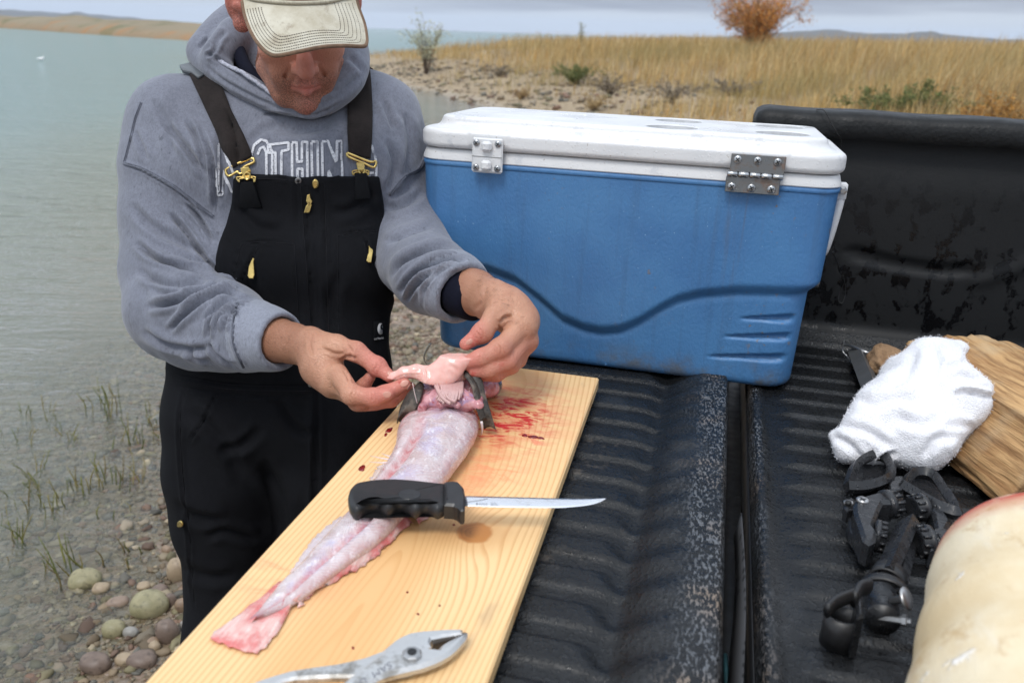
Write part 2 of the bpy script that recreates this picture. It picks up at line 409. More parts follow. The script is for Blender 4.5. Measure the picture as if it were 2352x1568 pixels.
# ================================================================== THE SETTING
WZ = -0.03
SHORE = np.array([(-1.30,-6),(-1.22,.5),(-1.16,1.5),(-1.06,1.95),(-1.13,2.45),(-1.36,3.2),(-1.40,4.1),(-1.28,5.5),(-1.26,7.7),(-1.05,12.2),(-.45,17.0),(-.35,18.8),(-.95,20.8),(-2.3,24),(-3.9,27.2),(-5.7,33.5),(-7.9,40),(-10.5,45),(-9.5,54),(-2,80),(20,120),(90,190),(1400,900),(1400,-300),(-1.3,-300)])
def shore_s(x, y): return -poly_sd(x, y, SHORE)      # positive on land
def ground_h(x, y, fine=True):
    s = shore_s(x, y)
    near = .045*np.clip(s, 0, 2.2) + .006*np.clip(s-2.2, 0, 8)
    bank = .30*sstep(0, 3.2, s) + (.52 + .011*np.clip(x, -12, 45))*sstep(2.0, 13.0, s)
    land = near + (bank-near)*sstep(8, 15, y)
    bed = -.085*np.clip(-s, 0, 1.0) - .10*np.clip(-s-1.0, 0, 6) - .03*np.clip(-s-7, 0, 60)
    h = WZ + np.where(s > 0, land, bed)
    if fine:
        p = np.stack([x, y, np.zeros_like(x)], -1)
        w = sstep(.3, 3, s)*sstep(9, 18, y)
        h = h + fbm(p*.35, 3, 3)*.16*w + fbm(p*2.2, 3, 5)*.05*sstep(-.5, 1.5, s)*sstep(9, 14, y) + fbm(p*7, 2, 9)*.008*sstep(.3,-.6,np.abs(s)-1.2)
    return h
def axis(parts):
    r = []
    for a, b, st in parts: r.append(np.arange(a, b, st))
    return np.concatenate(r)
gx = np.concatenate([-np.geomspace(1500, 40, 26), axis([(-38,-12,1.0),(-12,-3,.4),(-3,1.0,.07),(1.0,14,.4),(14,50,.8)]), np.geomspace(50, 1500, 22)])
gy = np.concatenate([axis([(-12,.6,.8),(.6,5.2,.07),(5.2,10,.3),(10,45,.35),(45,90,1.2)]), np.geomspace(92, 1900, 24)])
GX, GY = np.meshgrid(gx, gy, indexing='ij'); GH = ground_h(GX, GY)

def ground_material():
    b = NB('shore_ground'); x, y, z = b.sep()
    v1 = b.voro(26, col=True); v2 = b.voro(62, col=True); d1 = b.voro(26); d2 = b.voro(62)
    g1 = b.sep(v1)[0]; g2 = b.sep(v2)[1]
    def peb(t):
        r = b.n('ShaderNodeValToRGB'); e = r.color_ramp.elements
        e[0].position = 0; e[0].color = (.085,.062,.045,1); e[1].position = 1; e[1].color = (.40,.33,.25,1)
        for p, c in ((.25,(.19,.13,.085)),(.45,(.28,.20,.13)),(.6,(.19,.17,.15)),(.8,(.26,.15,.11))): q = e.new(p); q.color = (*c,1)
        b.put(r.inputs[0], t); return r.outputs[0]
    col = b.mix(b.rng(b.noise(9, 3), .42, .6), peb(g1), peb(g2))
    mud = b.mix(b.noise(3, 5), (.10,.078,.052), (.20,.16,.11))
    col = b.mix(b.rng(b.noise(2.3, 5, .6), .40, .66, .15, .8), col, mud)
    # wet and silty under water, drier higher up the beach, earth and litter on the bank
    col = b.mix(b.rng(z, WZ-.02, WZ+.05, .30, 0.0), col, (.125,.10,.06))
    earth = b.mix(b.noise(1.2, 6, .62), (.20,.145,.08), (.40,.31,.18))
    earth = b.mix(b.rng(b.voro(9), .05, .45), b.mix(.6, earth, (.44,.37,.24)), earth)
    bank = b.rng(y, 9.5, 15.0)
    col = b.mix(bank, col, b.mix(.30, earth, peb(g1)))
    h = b.math('ADD', b.math('MULTIPLY', d1, -1.0), b.math('MULTIPLY', d2, -.5))
    rough = b.rng(z, WZ, WZ+.06, .35, .85)
    return b.done(col, rough, 0, b.bump(h, .8, .012))
tag(obj('shore_ground', g_grid(np.stack([GX, GY, GH], -1)), ground_material(), origin=(0,0,0)), kind='structure')

# ---- the lake: a sheet at its level, its clouding follows the depth of water under it
def water_material():
    b = NB('lake_water'); x, y, z = b.sep(); r = b.attr('tint'); depth = b.sep(r)[0]
    w1 = b.noise(1.0, 3, .55, b.map((2.1, 5.5, 1), rot=(0,0,.25)), .6); w2 = b.noise(1.0, 3, .6, b.map((9, 22, 1), rot=(0,0,-.15)), .4); w3 = b.noise(1, 2, .5, b.map((.35,.8,1), rot=(0,0,.3)))
    h = b.math('ADD', b.math('MULTIPLY', w1, 1.0), b.math('ADD', b.math('MULTIPLY', w2, .34), b.math('MULTIPLY', w3, 1.4)))
    open_ = b.rng(depth, .0, .35, .25, 1.0)
    bp = b.n('ShaderNodeBump'); b.put(bp.inputs['Height'], h); b.put(bp.inputs['Distance'], .15); b.put(bp.inputs['Strength'], open_)
    N = bp.outputs[0]
    fr = b.n('ShaderNodeFresnel'); fr.inputs[0].default_value = 1.333; b.put(fr.inputs[1], N)
    gl = b.n('ShaderNodeBsdfGlossy'); b.put(gl.inputs['Roughness'], .06); b.put(gl.inputs['Normal'], N); gl.inputs['Color'].default_value = (1,1,1,1)
    tr = b.n('ShaderNodeBsdfTransparent'); tr.inputs[0].default_value = (.93,.95,.90,1)
    df = b.n('ShaderNodeBsdfDiffuse'); b.put(df.inputs['Normal'], N)
    b.put(df.inputs['Color'], b.mix(b.rng(depth, .12, .9), (.225,.245,.195), (.195,.272,.262)))
    murk = b.math('SUBTRACT', 1.0, b.math('EXPONENT', b.math('MULTIPLY', depth, -6.5)))
    m1 = b.n('ShaderNodeMixShader'); b.put(m1.inputs[0], murk); b.put(m1.inputs[1], tr.outputs[0]); b.put(m1.inputs[2], df.outputs[0])
    m2 = b.n('ShaderNodeMixShader'); b.put(m2.inputs[0], fr.outputs[0]); b.put(m2.inputs[1], m1.outputs[0]); b.put(m2.inputs[2], gl.outputs[0])
    b.nt.nodes.remove(b.b); b.nt.links.new(m2.outputs[0], b.out.inputs[0]); return b.m
_V, _F = g_grid(np.stack([GX, GY, np.full_like(GX, WZ)], -1))
_dep = np.clip(WZ - GH, 0, 3).ravel(); _keep = (WZ - GH.ravel())[_F].max(1) > -.004
_used = np.unique(_F[_keep]); _mapi = np.full(len(_V), -1); _mapi[_used] = np.arange(len(_used))
tag(obj('lake_water', (_V[_used], [_mapi[_F[_keep]]]), water_material(), origin=(0,0,0), colors=np.repeat(_dep[_used][:, None], 3, 1)), kind='structure')

# ---- far shore across the lake, and hills
def strip_land(name, spine, depth, hgt, mat, seed):
    sp_ = spline(np.array(spine, float), 160); n_ = sp_/np.linalg.norm(sp_, axis=1)[:, None]
    pr = [(-.0, -.4), (.01, 0.02), (.05, .32), (.14, .6), (.35, .85), (.7, 1.0), (1.0, .9)]
    rows = []
    for a, h in pr:
        q = sp_ + n_*(a*depth); nz = fbm(np.c_[q*.06, np.zeros(len(q))], 4, seed)
        rows.append(np.c_[q, WZ + np.maximum(h*hgt*(1 + .35*nz*(h > .1)), -.4)])
    V, Fq = g_grid(np.array(rows)); return tag(obj(name, (V, Fq), mat, origin=(0,0,0)), kind='structure')
def far_land_material():
    b = NB('far_shore'); x, y, z = b.sep()
    c = b.mix(b.noise(.12, 5, .65), (.17,.135,.085), (.27,.22,.14)); c = b.mix(b.rng(b.noise(.3, 4), .55, .68), c, (.28,.15,.06)); c = b.mix(b.rng(b.noise(.22, 4, .6, b.map(loc=(4,2,0))), .55, .65), c, (.12,.12,.055))
    c = b.mix(b.rng(z, .35, .9), b.mix(.30, c, (.30,.17,.085)), c)
    return b.done(c, .95, 0, b.bump(b.noise(1.5, 5), .6, .3))
strip_land('far_shore', [(-260,230),(-150,165),(-100,139),(-69.5,120),(-48,98),(-29,80),(-18,74)], 40, 1.75, far_land_material(), 4)
def hill_material():
    b = NB('hill_slope'); z = b.sep()[2]
    return b.done(b.mix(b.noise(.012, 6, .6), (.065,.062,.052), (.13,.115,.085)), .95, 0, b.bump(b.noise(.03, 6), .7, 20))
def hills(name, prof, dist, depth, seed, mat):
    """a range whose skyline runs through the given (u,v) sights at the given distance"""
    pr = np.array(prof, float); uu = np.linspace(pr[0, 0], pr[-1, 0], 150); vv = np.interp(uu, pr[:, 0], pr[:, 1])
    top = []
    for u, v in zip(uu, vv):
        r = FW + RT*((u-CU)/F_PX) - UP*((v-CV)/F_PX); r = r/np.hypot(r[0], r[1]); top.append(C0 + r*dist)
    top = np.array(top); top[:, 2] += fbm(np.c_[uu*.03, uu*0, uu*0], 4, seed)*dist*.0012
    rows = []
    for a in np.linspace(-1, 1, 15):
        sh = math.cos(a*math.pi/2)**1.3; rad = top[:, :2]/np.linalg.norm(top[:, :2], axis=1)[:, None]
        q = top[:, :2] + rad*(a*depth); k = fbm(np.c_[q*.006, np.zeros(len(q))], 5, seed+2)
        rows.append(np.c_[q, np.maximum(-1.5, (top[:, 2]+1.5)*sh*(1 + .30*k*(abs(a) > .02)) - 1.5)])
    return tag(obj(name, g_grid(np.array(rows)), mat, origin=(0,0,0)), kind='structure')
HM = hill_material()
hills('near_hills', [(1180,94),(1450,88),(1560,84),(1640,86),(1730,80),(1800,74),(1880,71),(1920,70),(1960,76),(2010,79),(2080,82),(2140,79),(2200,86),(2280,91),(2352,94),(2480,99),(2700,116),(2900,126)], 2600, 500, 11, HM)
hills('far_hills', [(-420,2),(-260,16),(-120,22),(0,24),(90,28),(150,34),(180,28),(215,33),(280,39),(350,45),(420,51),(520,54),(700,60),(850,70),(960,72),(1040,72),(1200,80)], 3300, 700, 23, HM)

# ---- dry grass on the bank
def tint_material(name, rough=.8, trans=.25, var=.12):
    b = NB(name); c = b.attr('tint'); c = b.mix(b.noise(3, 2), b.mix(1.0, c, (1-var,)*3, 'MULTIPLY'), c)
    m = b.done(c, rough, spec=.2); 
    if trans:
        t = b.n('ShaderNodeBsdfTranslucent'); b.put(t.inputs[0], c); mx = b.n('ShaderNodeMixShader'); mx.inputs[0].default_value = trans
        b.nt.links.new(b.b.outputs[0], mx.inputs[1]); b.nt.links.new(t.outputs[0], mx.inputs[2]); b.nt.links.new(mx.outputs[0], b.out.inputs[0])
    return m
LEAF = tint_material('leaf_tint'); STRAW = tint_material('straw_tint', .85, .2)
def blades(base, h, w, lean, col):
    """bent three-segment blades; base (n,3)"""
    n = len(base); a = rng.uniform(0, 2*np.pi, n); side = np.c_[np.cos(a), np.sin(a), np.zeros(n)]; b = rng.uniform(0, 2*np.pi, n)
    ld = np.c_[np.cos(b), np.sin(b), np.zeros(n)]*lean[:, None] + np.array([.10,-.05,0])
    up = np.array([0,0,1.0])
    p1 = base + (up*.5 + ld*.18)*h[:, None]; p2 = base + (up*.97 + ld*.75)*h[:, None]
    s = side*w[:, None]
    V = np.stack([base-s*.5, base+s*.5, p1-s*.42, p1+s*.42, p2], 1).reshape(-1, 3); o = (np.arange(n)*5)[:, None]
    return V, [o+np.array([[0,1,3,2]]), o+np.array([[2,3,4]])], np.repeat(col, 5, 0)
def grass():
    N = 140000; u = rng.uniform(700, 2900, N); r = 12*np.exp(rng.uniform(0, 1, N)*math.log(85/12.)); az = np.arctan((u-CU)/F_PX*1.0)
    x = r*np.sin(az); y = r*np.cos(az)*1.0; s = shore_s(x, y)
    p = np.c_[x, y, np.zeros(N)]
    k1 = fbm(p*.22, 3, 31); k2 = fbm(p*.9, 3, 37)
    edge = 3.8 + .06*np.clip(x, -8, 30) + 2.2*k1
    prob = sstep(edge-2.5, edge+2.5, s)*np.clip(.62 + .8*k2, .06, 1) + .30*sstep(.8, 3, s)*(k2 > .12)
    m = rng.uniform(0, 1, N) < prob; x, y, r, k1, k2, s = [q[m] for q in (x, y, r, k1, k2, s)]; n = len(x)
    h = (.56 + .50*rng.uniform(0, 1, n)**2.2 + .30*k1 + .16*k2).clip(.2, 1.35)*sstep(edge[m]-3, edge[m]+5, s).clip(.4, 1)
    w = .006 + .00045*r; base = np.c_[x, y, ground_h(x, y)-.02]
    straw = np.array([(.58,.42,.19),(.68,.52,.28),(.52,.34,.13),(.62,.36,.12),(.44,.35,.17)])
    wts = np.array([.34,.3,.18,.1,.08]); c = straw[rng.choice(5, n, p=wts)]*rng.uniform(.55, 1.2, n)[:, None]
    olive = sstep(.10, .5, fbm(np.c_[x, y, x*0]*.16, 2, 77))*.40; c = c*(1-olive[:, None]) + np.array([.26,.24,.10])*olive[:, None]
    dark = sstep(.15, .5, -k2)*.65; c = c*(1-dark[:, None]) + np.array([.27,.20,.13])*dark[:, None]  # blades darkened in the thin patches: self-shadow painted into the tint
    V, Fs, C = blades(base, h, w, rng.uniform(.1, .55, n), c)
    tag(obj('dry_grass', (V, Fs), STRAW, origin=(0,0,0), colors=C, smooth=False), kind='stuff')
grass()

# ---- shrubs: stems that fork, leaves scattered along the twigs
BARK = simple('bark_twig', (.12,.085,.06), .9, var=.3, sc=8)
def shrub(name, base, H, R, nst, leafn, leafs, cols, seed, spread=.5, droop=0., thick=.03, bark=BARK, leaf_from=.35, flat=1.0, **kw):
    g = np.random.default_rng(seed); base = np.array(base, float); T = G(); tips = []
    t_ = root(name, base, 'W', **kw)
    for i in range(nst):
        a = g.uniform(0, 2*np.pi); rr = R*math.sqrt(g.uniform(.02, 1)); L = H*g.uniform(.65, 1.0)*(1-.25*(rr/R)**2)
        end = base + np.array([math.cos(a)*rr, math.sin(a)*rr*flat, L]); mid = base + (end-base)*.5 + np.array([-math.cos(a)*rr*.22, -math.sin(a)*rr*.22, L*.05]) + g.normal(0, .04*H, 3)*np.array([1,1,.3])
        st = base + np.array([math.cos(a), math.sin(a), 0])*thick*1.5
        c = spline([st, mid, end - np.array([0,0,droop*H*g.uniform(0,1)])], 8); T.add(*g_tube(c, np.linspace(thick, thick*.18, 8), 4)); tips.append(c)
        for k in range(4):
            j = g.integers(2, 7); d = c[j]-c[j-1]; d /= np.linalg.norm(d); q = nrm(d + g.normal(0, .55, 3)); e = c[j] + q*H*g.uniform(.14, .32)
            c2 = spline([c[j], (c[j]+e)/2 + g.normal(0, .015*H, 3), e], 5); T.add(*g_tube(c2, np.linspace(thick*.4, thick*.1, 5), 3)); tips.append(c2)
    obj('trunk', T, bark, t_)
    P_ = np.concatenate([np.array([c[np.clip(int(x*len(c)), 0, len(c)-1)] for x in g.uniform(leaf_from if len(c) == 8 else .1, 1, max(1, leafn//len(tips)))]) for c in tips])
    P_ = P_ + g.normal(0, .035*H, P_.shape); n = len(P_)
    a = g.normal(0, 1, (n, 3)); a /= np.linalg.norm(a, axis=1)[:, None]; b = np.cross(a, g.normal(0, 1, (n, 3))); b /= np.linalg.norm(b, axis=1)[:, None]; s = leafs*g.uniform(.6, 1.4, n)[:, None]
    V = np.stack([P_-a*s, P_-b*s*.38, P_+a*s, P_+b*s*.38], 1).reshape(-1, 3); Fq = (np.arange(n)*4)[:, None]+np.arange(4)[None]
    cols = np.array(cols); C = cols[g.integers(0, len(cols), n)]*g.uniform(.7, 1.2, n)[:, None]
    obj('crown', (V, [Fq]), LEAF, t_, colors=np.repeat(C, 4, 0), smooth=False); return t_
def at(u, r): a = math.atan((u-CU)/F_PX); x, y = r*math.sin(a), r*math.cos(a); return (x, y, float(ground_h(np.array([x]), np.array([y]))[0])-.03)
shrub('tamarisk_shrub', at(1684, 36), 3.0, 2.0, 44, 13000, .045, [(.60,.25,.06),(.66,.33,.10),(.54,.20,.045),(.40,.20,.08),(.62,.40,.18)], 5, thick=.03, leaf_from=.30, label='tall rusty orange shrub rising out of the dry grass against the sky', cat='shrub')
shrub('willow_tree', at(968, 31), 2.0, .78, 16, 1300, .040, [(.50,.51,.36),(.58,.58,.42),(.42,.44,.27)], 6, thick=.020, leaf_from=.45, label='slender pale green sapling standing alone by the water on the grassy bank', cat='tree')
shrub('sapling', at(1303, 50), 1.5, .22, 4, 260, .05, [(.36,.37,.22),(.30,.30,.16)], 8, thick=.015, label='tiny pale sapling tip showing above the far grass line', cat='tree')
GR = [(.14,.17,.06),(.20,.22,.08),(.26,.25,.10),(.10,.13,.05)]; GY_ = [(.30,.26,.20),(.24,.19,.14),(.38,.33,.25),(.20,.16,.11)]; OR = [(.47,.24,.06),(.52,.30,.10),(.40,.22,.08)]
for nm, u, r, H, R, n_, lf, cs, sd, lab in [
    ('green_bush', 1300, 24.5, .75, .95, 22, 4200, GR, 11, 'low dark green bush on the bank above the stony strip'),
    ('green_bush', 2010, 14.2, .74, 1.1, 26, 5200, GR, 12, 'broad olive green bush just above the black truck bed rail'),
    ('green_bush', 2130, 14.0, .64, .8, 20, 3400, GR, 13, 'smaller green bush between the olive one and the orange grass clump'),
    ('orange_bush', 2240, 13.0, .80, .8, 34, 4200, OR, 14, 'golden orange clump of grass leaves beyond the truck rail'),
    ('orange_bush', 2370, 13.6, .8, .8, 26, 2000, OR, 15, 'golden orange clump at the right edge behind the truck rail'),
    ('grey_bush', 1375, 21.0, .55, .9, 26, 1300, GY_, 16, 'grey leafless brush beside the low dark green bush'),
    ('grey_bush', 1510, 18.5, .50, .95, 26, 1300, GY_, 17, 'grey brown brush on bare soil behind the white cooler lid'),
    ('grey_bush', 1130, 27.0, .45, .8, 20, 900, GY_, 18, 'low grey brush at the grass edge near the slender sapling'),
    ('grey_bush', 1640, 20.5, .50, 1.0, 26, 1300, GY_, 19, 'wide grey brown brush below the rusty orange shrub'),
    ('straw_bush', 1340, 17.8, .42, .45, 30, 1000, [(.5,.36,.18),(.55,.42,.24)], 20, 'small straw coloured tuft on the stony strip of the bank'),
    ('straw_bush', 1180, 21.5, .34, .40, 24, 800, [(.5,.36,.18),(.44,.30,.16)], 21, 'pale straw tuft on the stones above the water inlet')]:
    shrub(nm, at(u, r), H, R, n_, lf, .026, cs, sd, thick=.008, leaf_from=.1, label=lab, cat='bush', group='bushes on the grassy bank')

# ---- pebbles: a countless litter of small ones, the larger stones one by one
IC1 = ico(1); IC2 = ico(2); IC0 = ico(0)
PEB = tint_material('pebble_tint', .55, 0, .35)
PC = np.array([(.28,.21,.135),(.23,.19,.14),(.35,.29,.21),(.19,.125,.09),(.24,.15,.105),(.16,.15,.125),(.38,.31,.21),(.22,.19,.11),(.26,.22,.15),(.18,.14,.09)])
def pebbles(n, xs, ys, smin, smax, sd, keep, name):
    g = np.random.default_rng(sd); x = g.uniform(*xs, n); y = g.uniform(*ys, n); m = keep(x, y, g.uniform(0, 1, n)); x, y = x[m], y[m]; n = len(x)
    s = smin*(smax/smin)**(g.uniform(0, 1, n)**2.2); z = ground_h(x, y); a = g.uniform(0, 2*np.pi, n)
    sc = np.c_[s*g.uniform(.8, 1.5, n), s*g.uniform(.7, 1.0, n), s*g.uniform(.35, .7, n)]
    I, Fi = IC1 if sd == 1 else IC0
    J = I[None]*(1 + .18*g.normal(0, 1, (n, len(I), 1)))*sc[:, None]; c, q = np.cos(a)[:, None], np.sin(a)[:, None]
    V = np.stack([J[..., 0]*c - J[..., 1]*q + x[:, None], J[..., 0]*q + J[..., 1]*c + y[:, None], J[..., 2] + (z + sc[:, 2]*.35)[:, None]], -1).reshape(-1, 3)
    Fs = (Fi[None] + (np.arange(n)*len(I))[:, None, None]).reshape(-1, 3); C = PC[g.integers(0, len(PC), n)]*g.uniform(.5, 1.15, n)[:, None]
    tag(obj(name, (V, [Fs]), PEB, origin=(0,0,0), colors=np.repeat(C, len(I), 0)), kind='stuff')
KEEP = lambda x, y, r: (shore_s(x, y) > -1.5) & (r < np.clip(1.1 + .7*np.minimum(shore_s(x, y), 0), 0, 1)) & (vnoise(np.stack([x*3, y*3, x*0], -1), 5) + r*.6 > -.45)
pebbles(5200, (-2.8, -.2), (1.2, 4.6), .011, .026, 1, KEEP, 'shore_pebbles')
pebbles(24000, (-2.8, -.2), (1.2, 4.4), .0045, .011, 4, KEEP, 'shore_grit')
pebbles(7000, (-1.6, .5), (3.2, 9.0),   .007, .026, 2, lambda x, y, r: (shore_s(x, y) > -.3), 'beach_gravel')
pebbles(9000, (-9, 12), (16, 40), .02, .12, 3, lambda x, y, r: (shore_s(x, y) > -.2) & (r < sstep(7.5, 2.0, shore_s(x, y))), 'bank_gravel')
def gp(u, v, z=WZ):
    r = FW + RT*((u-CU)/F_PX) - UP*((v-CV)/F_PX); t = (z-C0[2])/r[2]; return C0 + r*t
def stone_mat(name, c1, c2, wet=.5):
    b = NB(name); n = b.noise(14, 5, .6); c = b.mix(b.rng(n, .35, .65), c1, c2); c = b.mix(b.rng(b.noise(60, 3), .5, .75), c, tuple(k*.6 for k in c1))
    return b.done(c, wet, 0, b.bump(b.noise(45, 5, .6), .35, .004))
SM = {'olive': stone_mat('stone_olive', (.21,.19,.10), (.33,.29,.17)), 'plum': stone_mat('stone_plum', (.125,.088,.068), (.20,.145,.11)), 'tan': stone_mat('stone_tan', (.27,.20,.13), (.36,.28,.18)), 'brown': stone_mat('stone_brown', (.19,.13,.085), (.28,.19,.12)), 'grey': stone_mat('stone_grey', (.20,.19,.17), (.30,.28,.25)), 'pink': stone_mat('stone_pink', (.20,.14,.10), (.26,.19,.14))}
def stone(u, v, w, h, mk, lab, sd, nm='stone', rot=0.0):
    g = np.random.default_rng(sd); p = gp(u, v); d = np.linalg.norm(p-C0); sx = w/F_PX*d/2; sy = sx*g.uniform(.7, .9); sz = max(h/F_PX*d/2, .012)
    I, Fi = IC2; J = I*(1 + .16*fbm(I*1.3 + sd*3.1, 3, sd)[:, None]); J = np.sign(J)*np.abs(J)**.88; J = J*np.array([sx, sy, sz])
    c, s_ = math.cos(rot), math.sin(rot); J = np.c_[J[:, 0]*c-J[:, 1]*s_, J[:, 0]*s_+J[:, 1]*c, J[:, 2]]
    z = float(ground_h(p[None, 0], p[None, 1])[0]); obj(nm, (J + np.array([p[0], p[1], z + sz*.45]), [Fi]), SM[mk], label=lab, cat='stone', group='stones along the water edge')
for k, a in enumerate([
    (344,1400,76,54,'olive','large smooth olive boulder left of the black trousers'), (195,1332,62,40,'olive','rounded grey green stone lying alone in the clear shallows'),
    (387,1468,46,62,'plum','upright plum brown stone between olive boulder and wooden board'), (328,1526,56,34,'plum','wide plum coloured stone close to the board corner'),
    (412,1325,48,60,'tan','tan rock touching the knee of the black trousers'), (393,1388,26,38,'plum','narrow reddish stone directly right of the olive boulder'),
    (420,1400,30,36,'brown','brown stone wedged against the black trouser leg'), (232,1350,34,24,'tan','small tan stone beside the grey green one in the shallows'),
    (222,1532,62,40,'plum','mossy maroon stone half under water at the bottom edge'), (288,1520,38,22,'tan','flat tan stone left of the wide plum one'),
    (352,1480,28,20,'brown','small chestnut stone above the wide plum one'), (356,1494,26,26,'tan','small sandy stone right of the chestnut one'),
    (262,1450,46,36,'olive','greenish slab half sunk below the olive boulder'), (270,1382,44,22,'pink','flat pink stone under water left of the olive boulder'),
    (384,1268,24,20,'brown','dark brown stone at the waterline near the brass knee button'), (368,1356,34,20,'plum','dark red stone just above the olive boulder'),
    (330,1345,28,16,'tan','pale chip of stone above left of the olive boulder'), (427,1448,22,30,'grey','grey stone at the foot of the board edge'), (300,1455,30,22,'grey','grey stone in mud under the olive boulder')]):
    stone(a[0], a[1], a[2], a[3], a[4], a[5], 40+k, rot=.3*math.sin(k*2.1))

# ---- weeds standing in the shallows
WEED = tint_material('weed_tint', .6, .2)
def weed(zx, zy, hz, n, seed, bend=.25):
    g = np.random.default_rng(seed); u, v = .4875*zx, 803.9+.4875*zy; p = gp(u, v); d = np.linalg.norm(p-C0); H = .4875*hz/F_PX*d*.85; T = G(); C = []
    for i in range(max(3, int(n*.65))):
        b0 = p + np.array([g.normal(0, .028), g.normal(0, .03), 0]); b0[2] = float(ground_h(b0[None, 0], b0[None, 1])[0]); L = H*g.uniform(.5, 1.0) + (WZ-b0[2])
        e = b0 + np.array([g.normal(0, bend)*L, g.normal(0, bend)*L, L]); m = (b0+e)/2 + np.array([g.normal(0, .06)*L, g.normal(0, .06)*L, .05*L])
        c = spline([b0, m, e], 6); V, Fs = g_tube(c, np.linspace(.0026, .0010, 6)*g.uniform(.8, 1.4), 5); T.add(V, Fs); cc = np.array([(.19,.19,.045),(.25,.21,.08),(.20,.155,.065),(.13,.15,.04)][g.integers(0, 4)]); C.append(np.repeat(cc[None], len(V), 0))
        if g.uniform() < .6:
            j = g.integers(2, 5); q = c[j] + np.array([g.normal(0, .3), g.normal(0, .3), g.uniform(.1, .5)])*L*.35; V, Fs = g_tube(spline([c[j], (c[j]+q)/2, q], 4), np.linspace(.0022, .0008, 4), 4); T.add(V, Fs); C.append(np.repeat(cc[None], len(V), 0))
    return T, np.concatenate(C)
for k, (zx, zy, hz, n, lab) in enumerate([(440,270,170,9,'dense green weed tuft farthest out in the murky shallows'),(540,300,240,11,'tallest weed tuft with many thin green stalks in open water'),(350,660,130,11,'weed tuft of upright olive stalks amid submerged pebbles'),
    (610,640,160,12,'bushy brown green weed tuft nearest the black trousers'),(640,420,190,9,'thin weed stalks in a line left of the man hip'),(125,640,90,11,'bright green bent leaf weed at the left in the shallows'),
    (330,1040,200,15,'sprawling brown weed tangle just behind the rounded grey green stone'),(180,580,100,10,'dark thin weed stalks above the bright bent leaf weed'),(490,620,130,10,'sparse olive weed stalks between the two larger tufts'),(85,900,140,11,'leaning weed stalks near the left edge over brown pebbles')]):
    T, C = weed(zx, zy, hz, n, 60+k, .12 if k < 2 else .28); obj('water_weed', T, WEED, colors=C, label=lab, cat='water weed', group='weeds standing in the shallows')
T = G(); C = []
for k, (zx, zy, hz, n) in enumerate([(85,300,80,3),(195,290,80,5),(260,310,40,3),(125,430,110,4),(420,650,80,4),(710,270,80,6),(310,420,60,3),(350,420,40,2),(60,760,50,3),(130,740,150,4),(220,720,100,4),(270,750,100,3),(520,1000,100,6),(590,990,80,4),(170,1040,80,3),(10,1020,40,2),(255,385,40,3),(680,430,90,4),(560,440,80,3),(790,380,60,4),(730,340,40,3),(470,560,90,4),(30,390,30,2),(545,760,60,3)]):
    t, c = weed(zx, zy, hz, n, 90+k); 
    off = T.n; T.v.append(t.V()); T.f += [f+off for f in t.f]; T.mi += t.mi; T.n += t.n; C.append(c)
tag(obj('weed_stalks', T, WEED, colors=np.concatenate(C), origin=(0,0,0)), kind='stuff')
# a white bird sitting far out on the lake
_p = gp(163/1.0*.58, 138); g_ = G(); g_.add(IC2[0]*np.array([.11,.06,.05])+_p+np.array([0,0,.05]), [IC2[1]]); 
_br = obj('bird', g_, simple('white_feather', (.8,.8,.8), .7), label='small white bird floating far out on the lake', cat='bird')
obj('head', (IC1[0]*np.array([.035,.03,.035])+_p+np.array([.09,0,.10]), [IC1[1]]), simple('white_down', (.8,.8,.8), .7), _br)
obj('tail', (IC1[0]*np.array([.07,.03,.018])+_p+np.array([-.12,0,.05]), [IC1[1]]), bpy.data.materials['white_feather'], _br)
# ================================================================== THE PICKUP TRUCK (truck frame)
def liner_material(name, wet=0.0, scuff=0.0):
    b = NB(name); x, y, z = b.sep()
    n1 = b.noise(16, 5, .6); n2 = b.noise(300, 4, .6); sp = b.noise(330, 3, .65, b.map((1, .35, 1), rot=(0,0,.75)))
    drop = b.rng(b.noise(170, 3, .6), .47, .60)                          # rain: beads and wet patches over matt plastic
    patch = b.rng(n1, .38, .62)
    rough = b.mix(patch, b.mix(drop, .48, .18), b.mix(drop, .36, .12)); rough = b.sep(rough)[0]
    col = b.mix(n1, (.0045,.005,.0055), (.010,.0105,.0115))
    col = b.mix(b.math('MULTIPLY', b.rng(b.noise(7, 5, .65), .55, .75), .6), col, (.034,.036,.039))
    dust = b.math('MULTIPLY', b.rng(b.noise(5.0, 6, .7, b.map(loc=(3,1,0))), .60, .74), b.rng(b.noise(60, 3, .6), .42, .62))
    col = b.mix(b.math('MULTIPLY', dust, .75), col, (.17,.14,.11))
    # pale scuffs where the edge of the liner is rubbed
    ex = b.attr('tint'); e = b.sep(ex)[0]
    sc = b.math('MULTIPLY', e, b.rng(sp, .50, .60))
    col = b.mix(sc, col, b.mix(b.rng(b.noise(9, 3), .5, .7), (.11,.118,.13), (.20,.155,.12)))
    rough = b.math('ADD', rough, b.math('MULTIPLY', sc, .25))
    h = b.math('ADD', b.math('MULTIPLY', n2, .5), b.math('ADD', b.math('MULTIPLY', drop, .35), b.math('MULTIPLY', sc, .2)))
    return b.done(col, rough, 0, b.bump(h, .8, .0013), .38)
LINER = liner_material('black_liner')
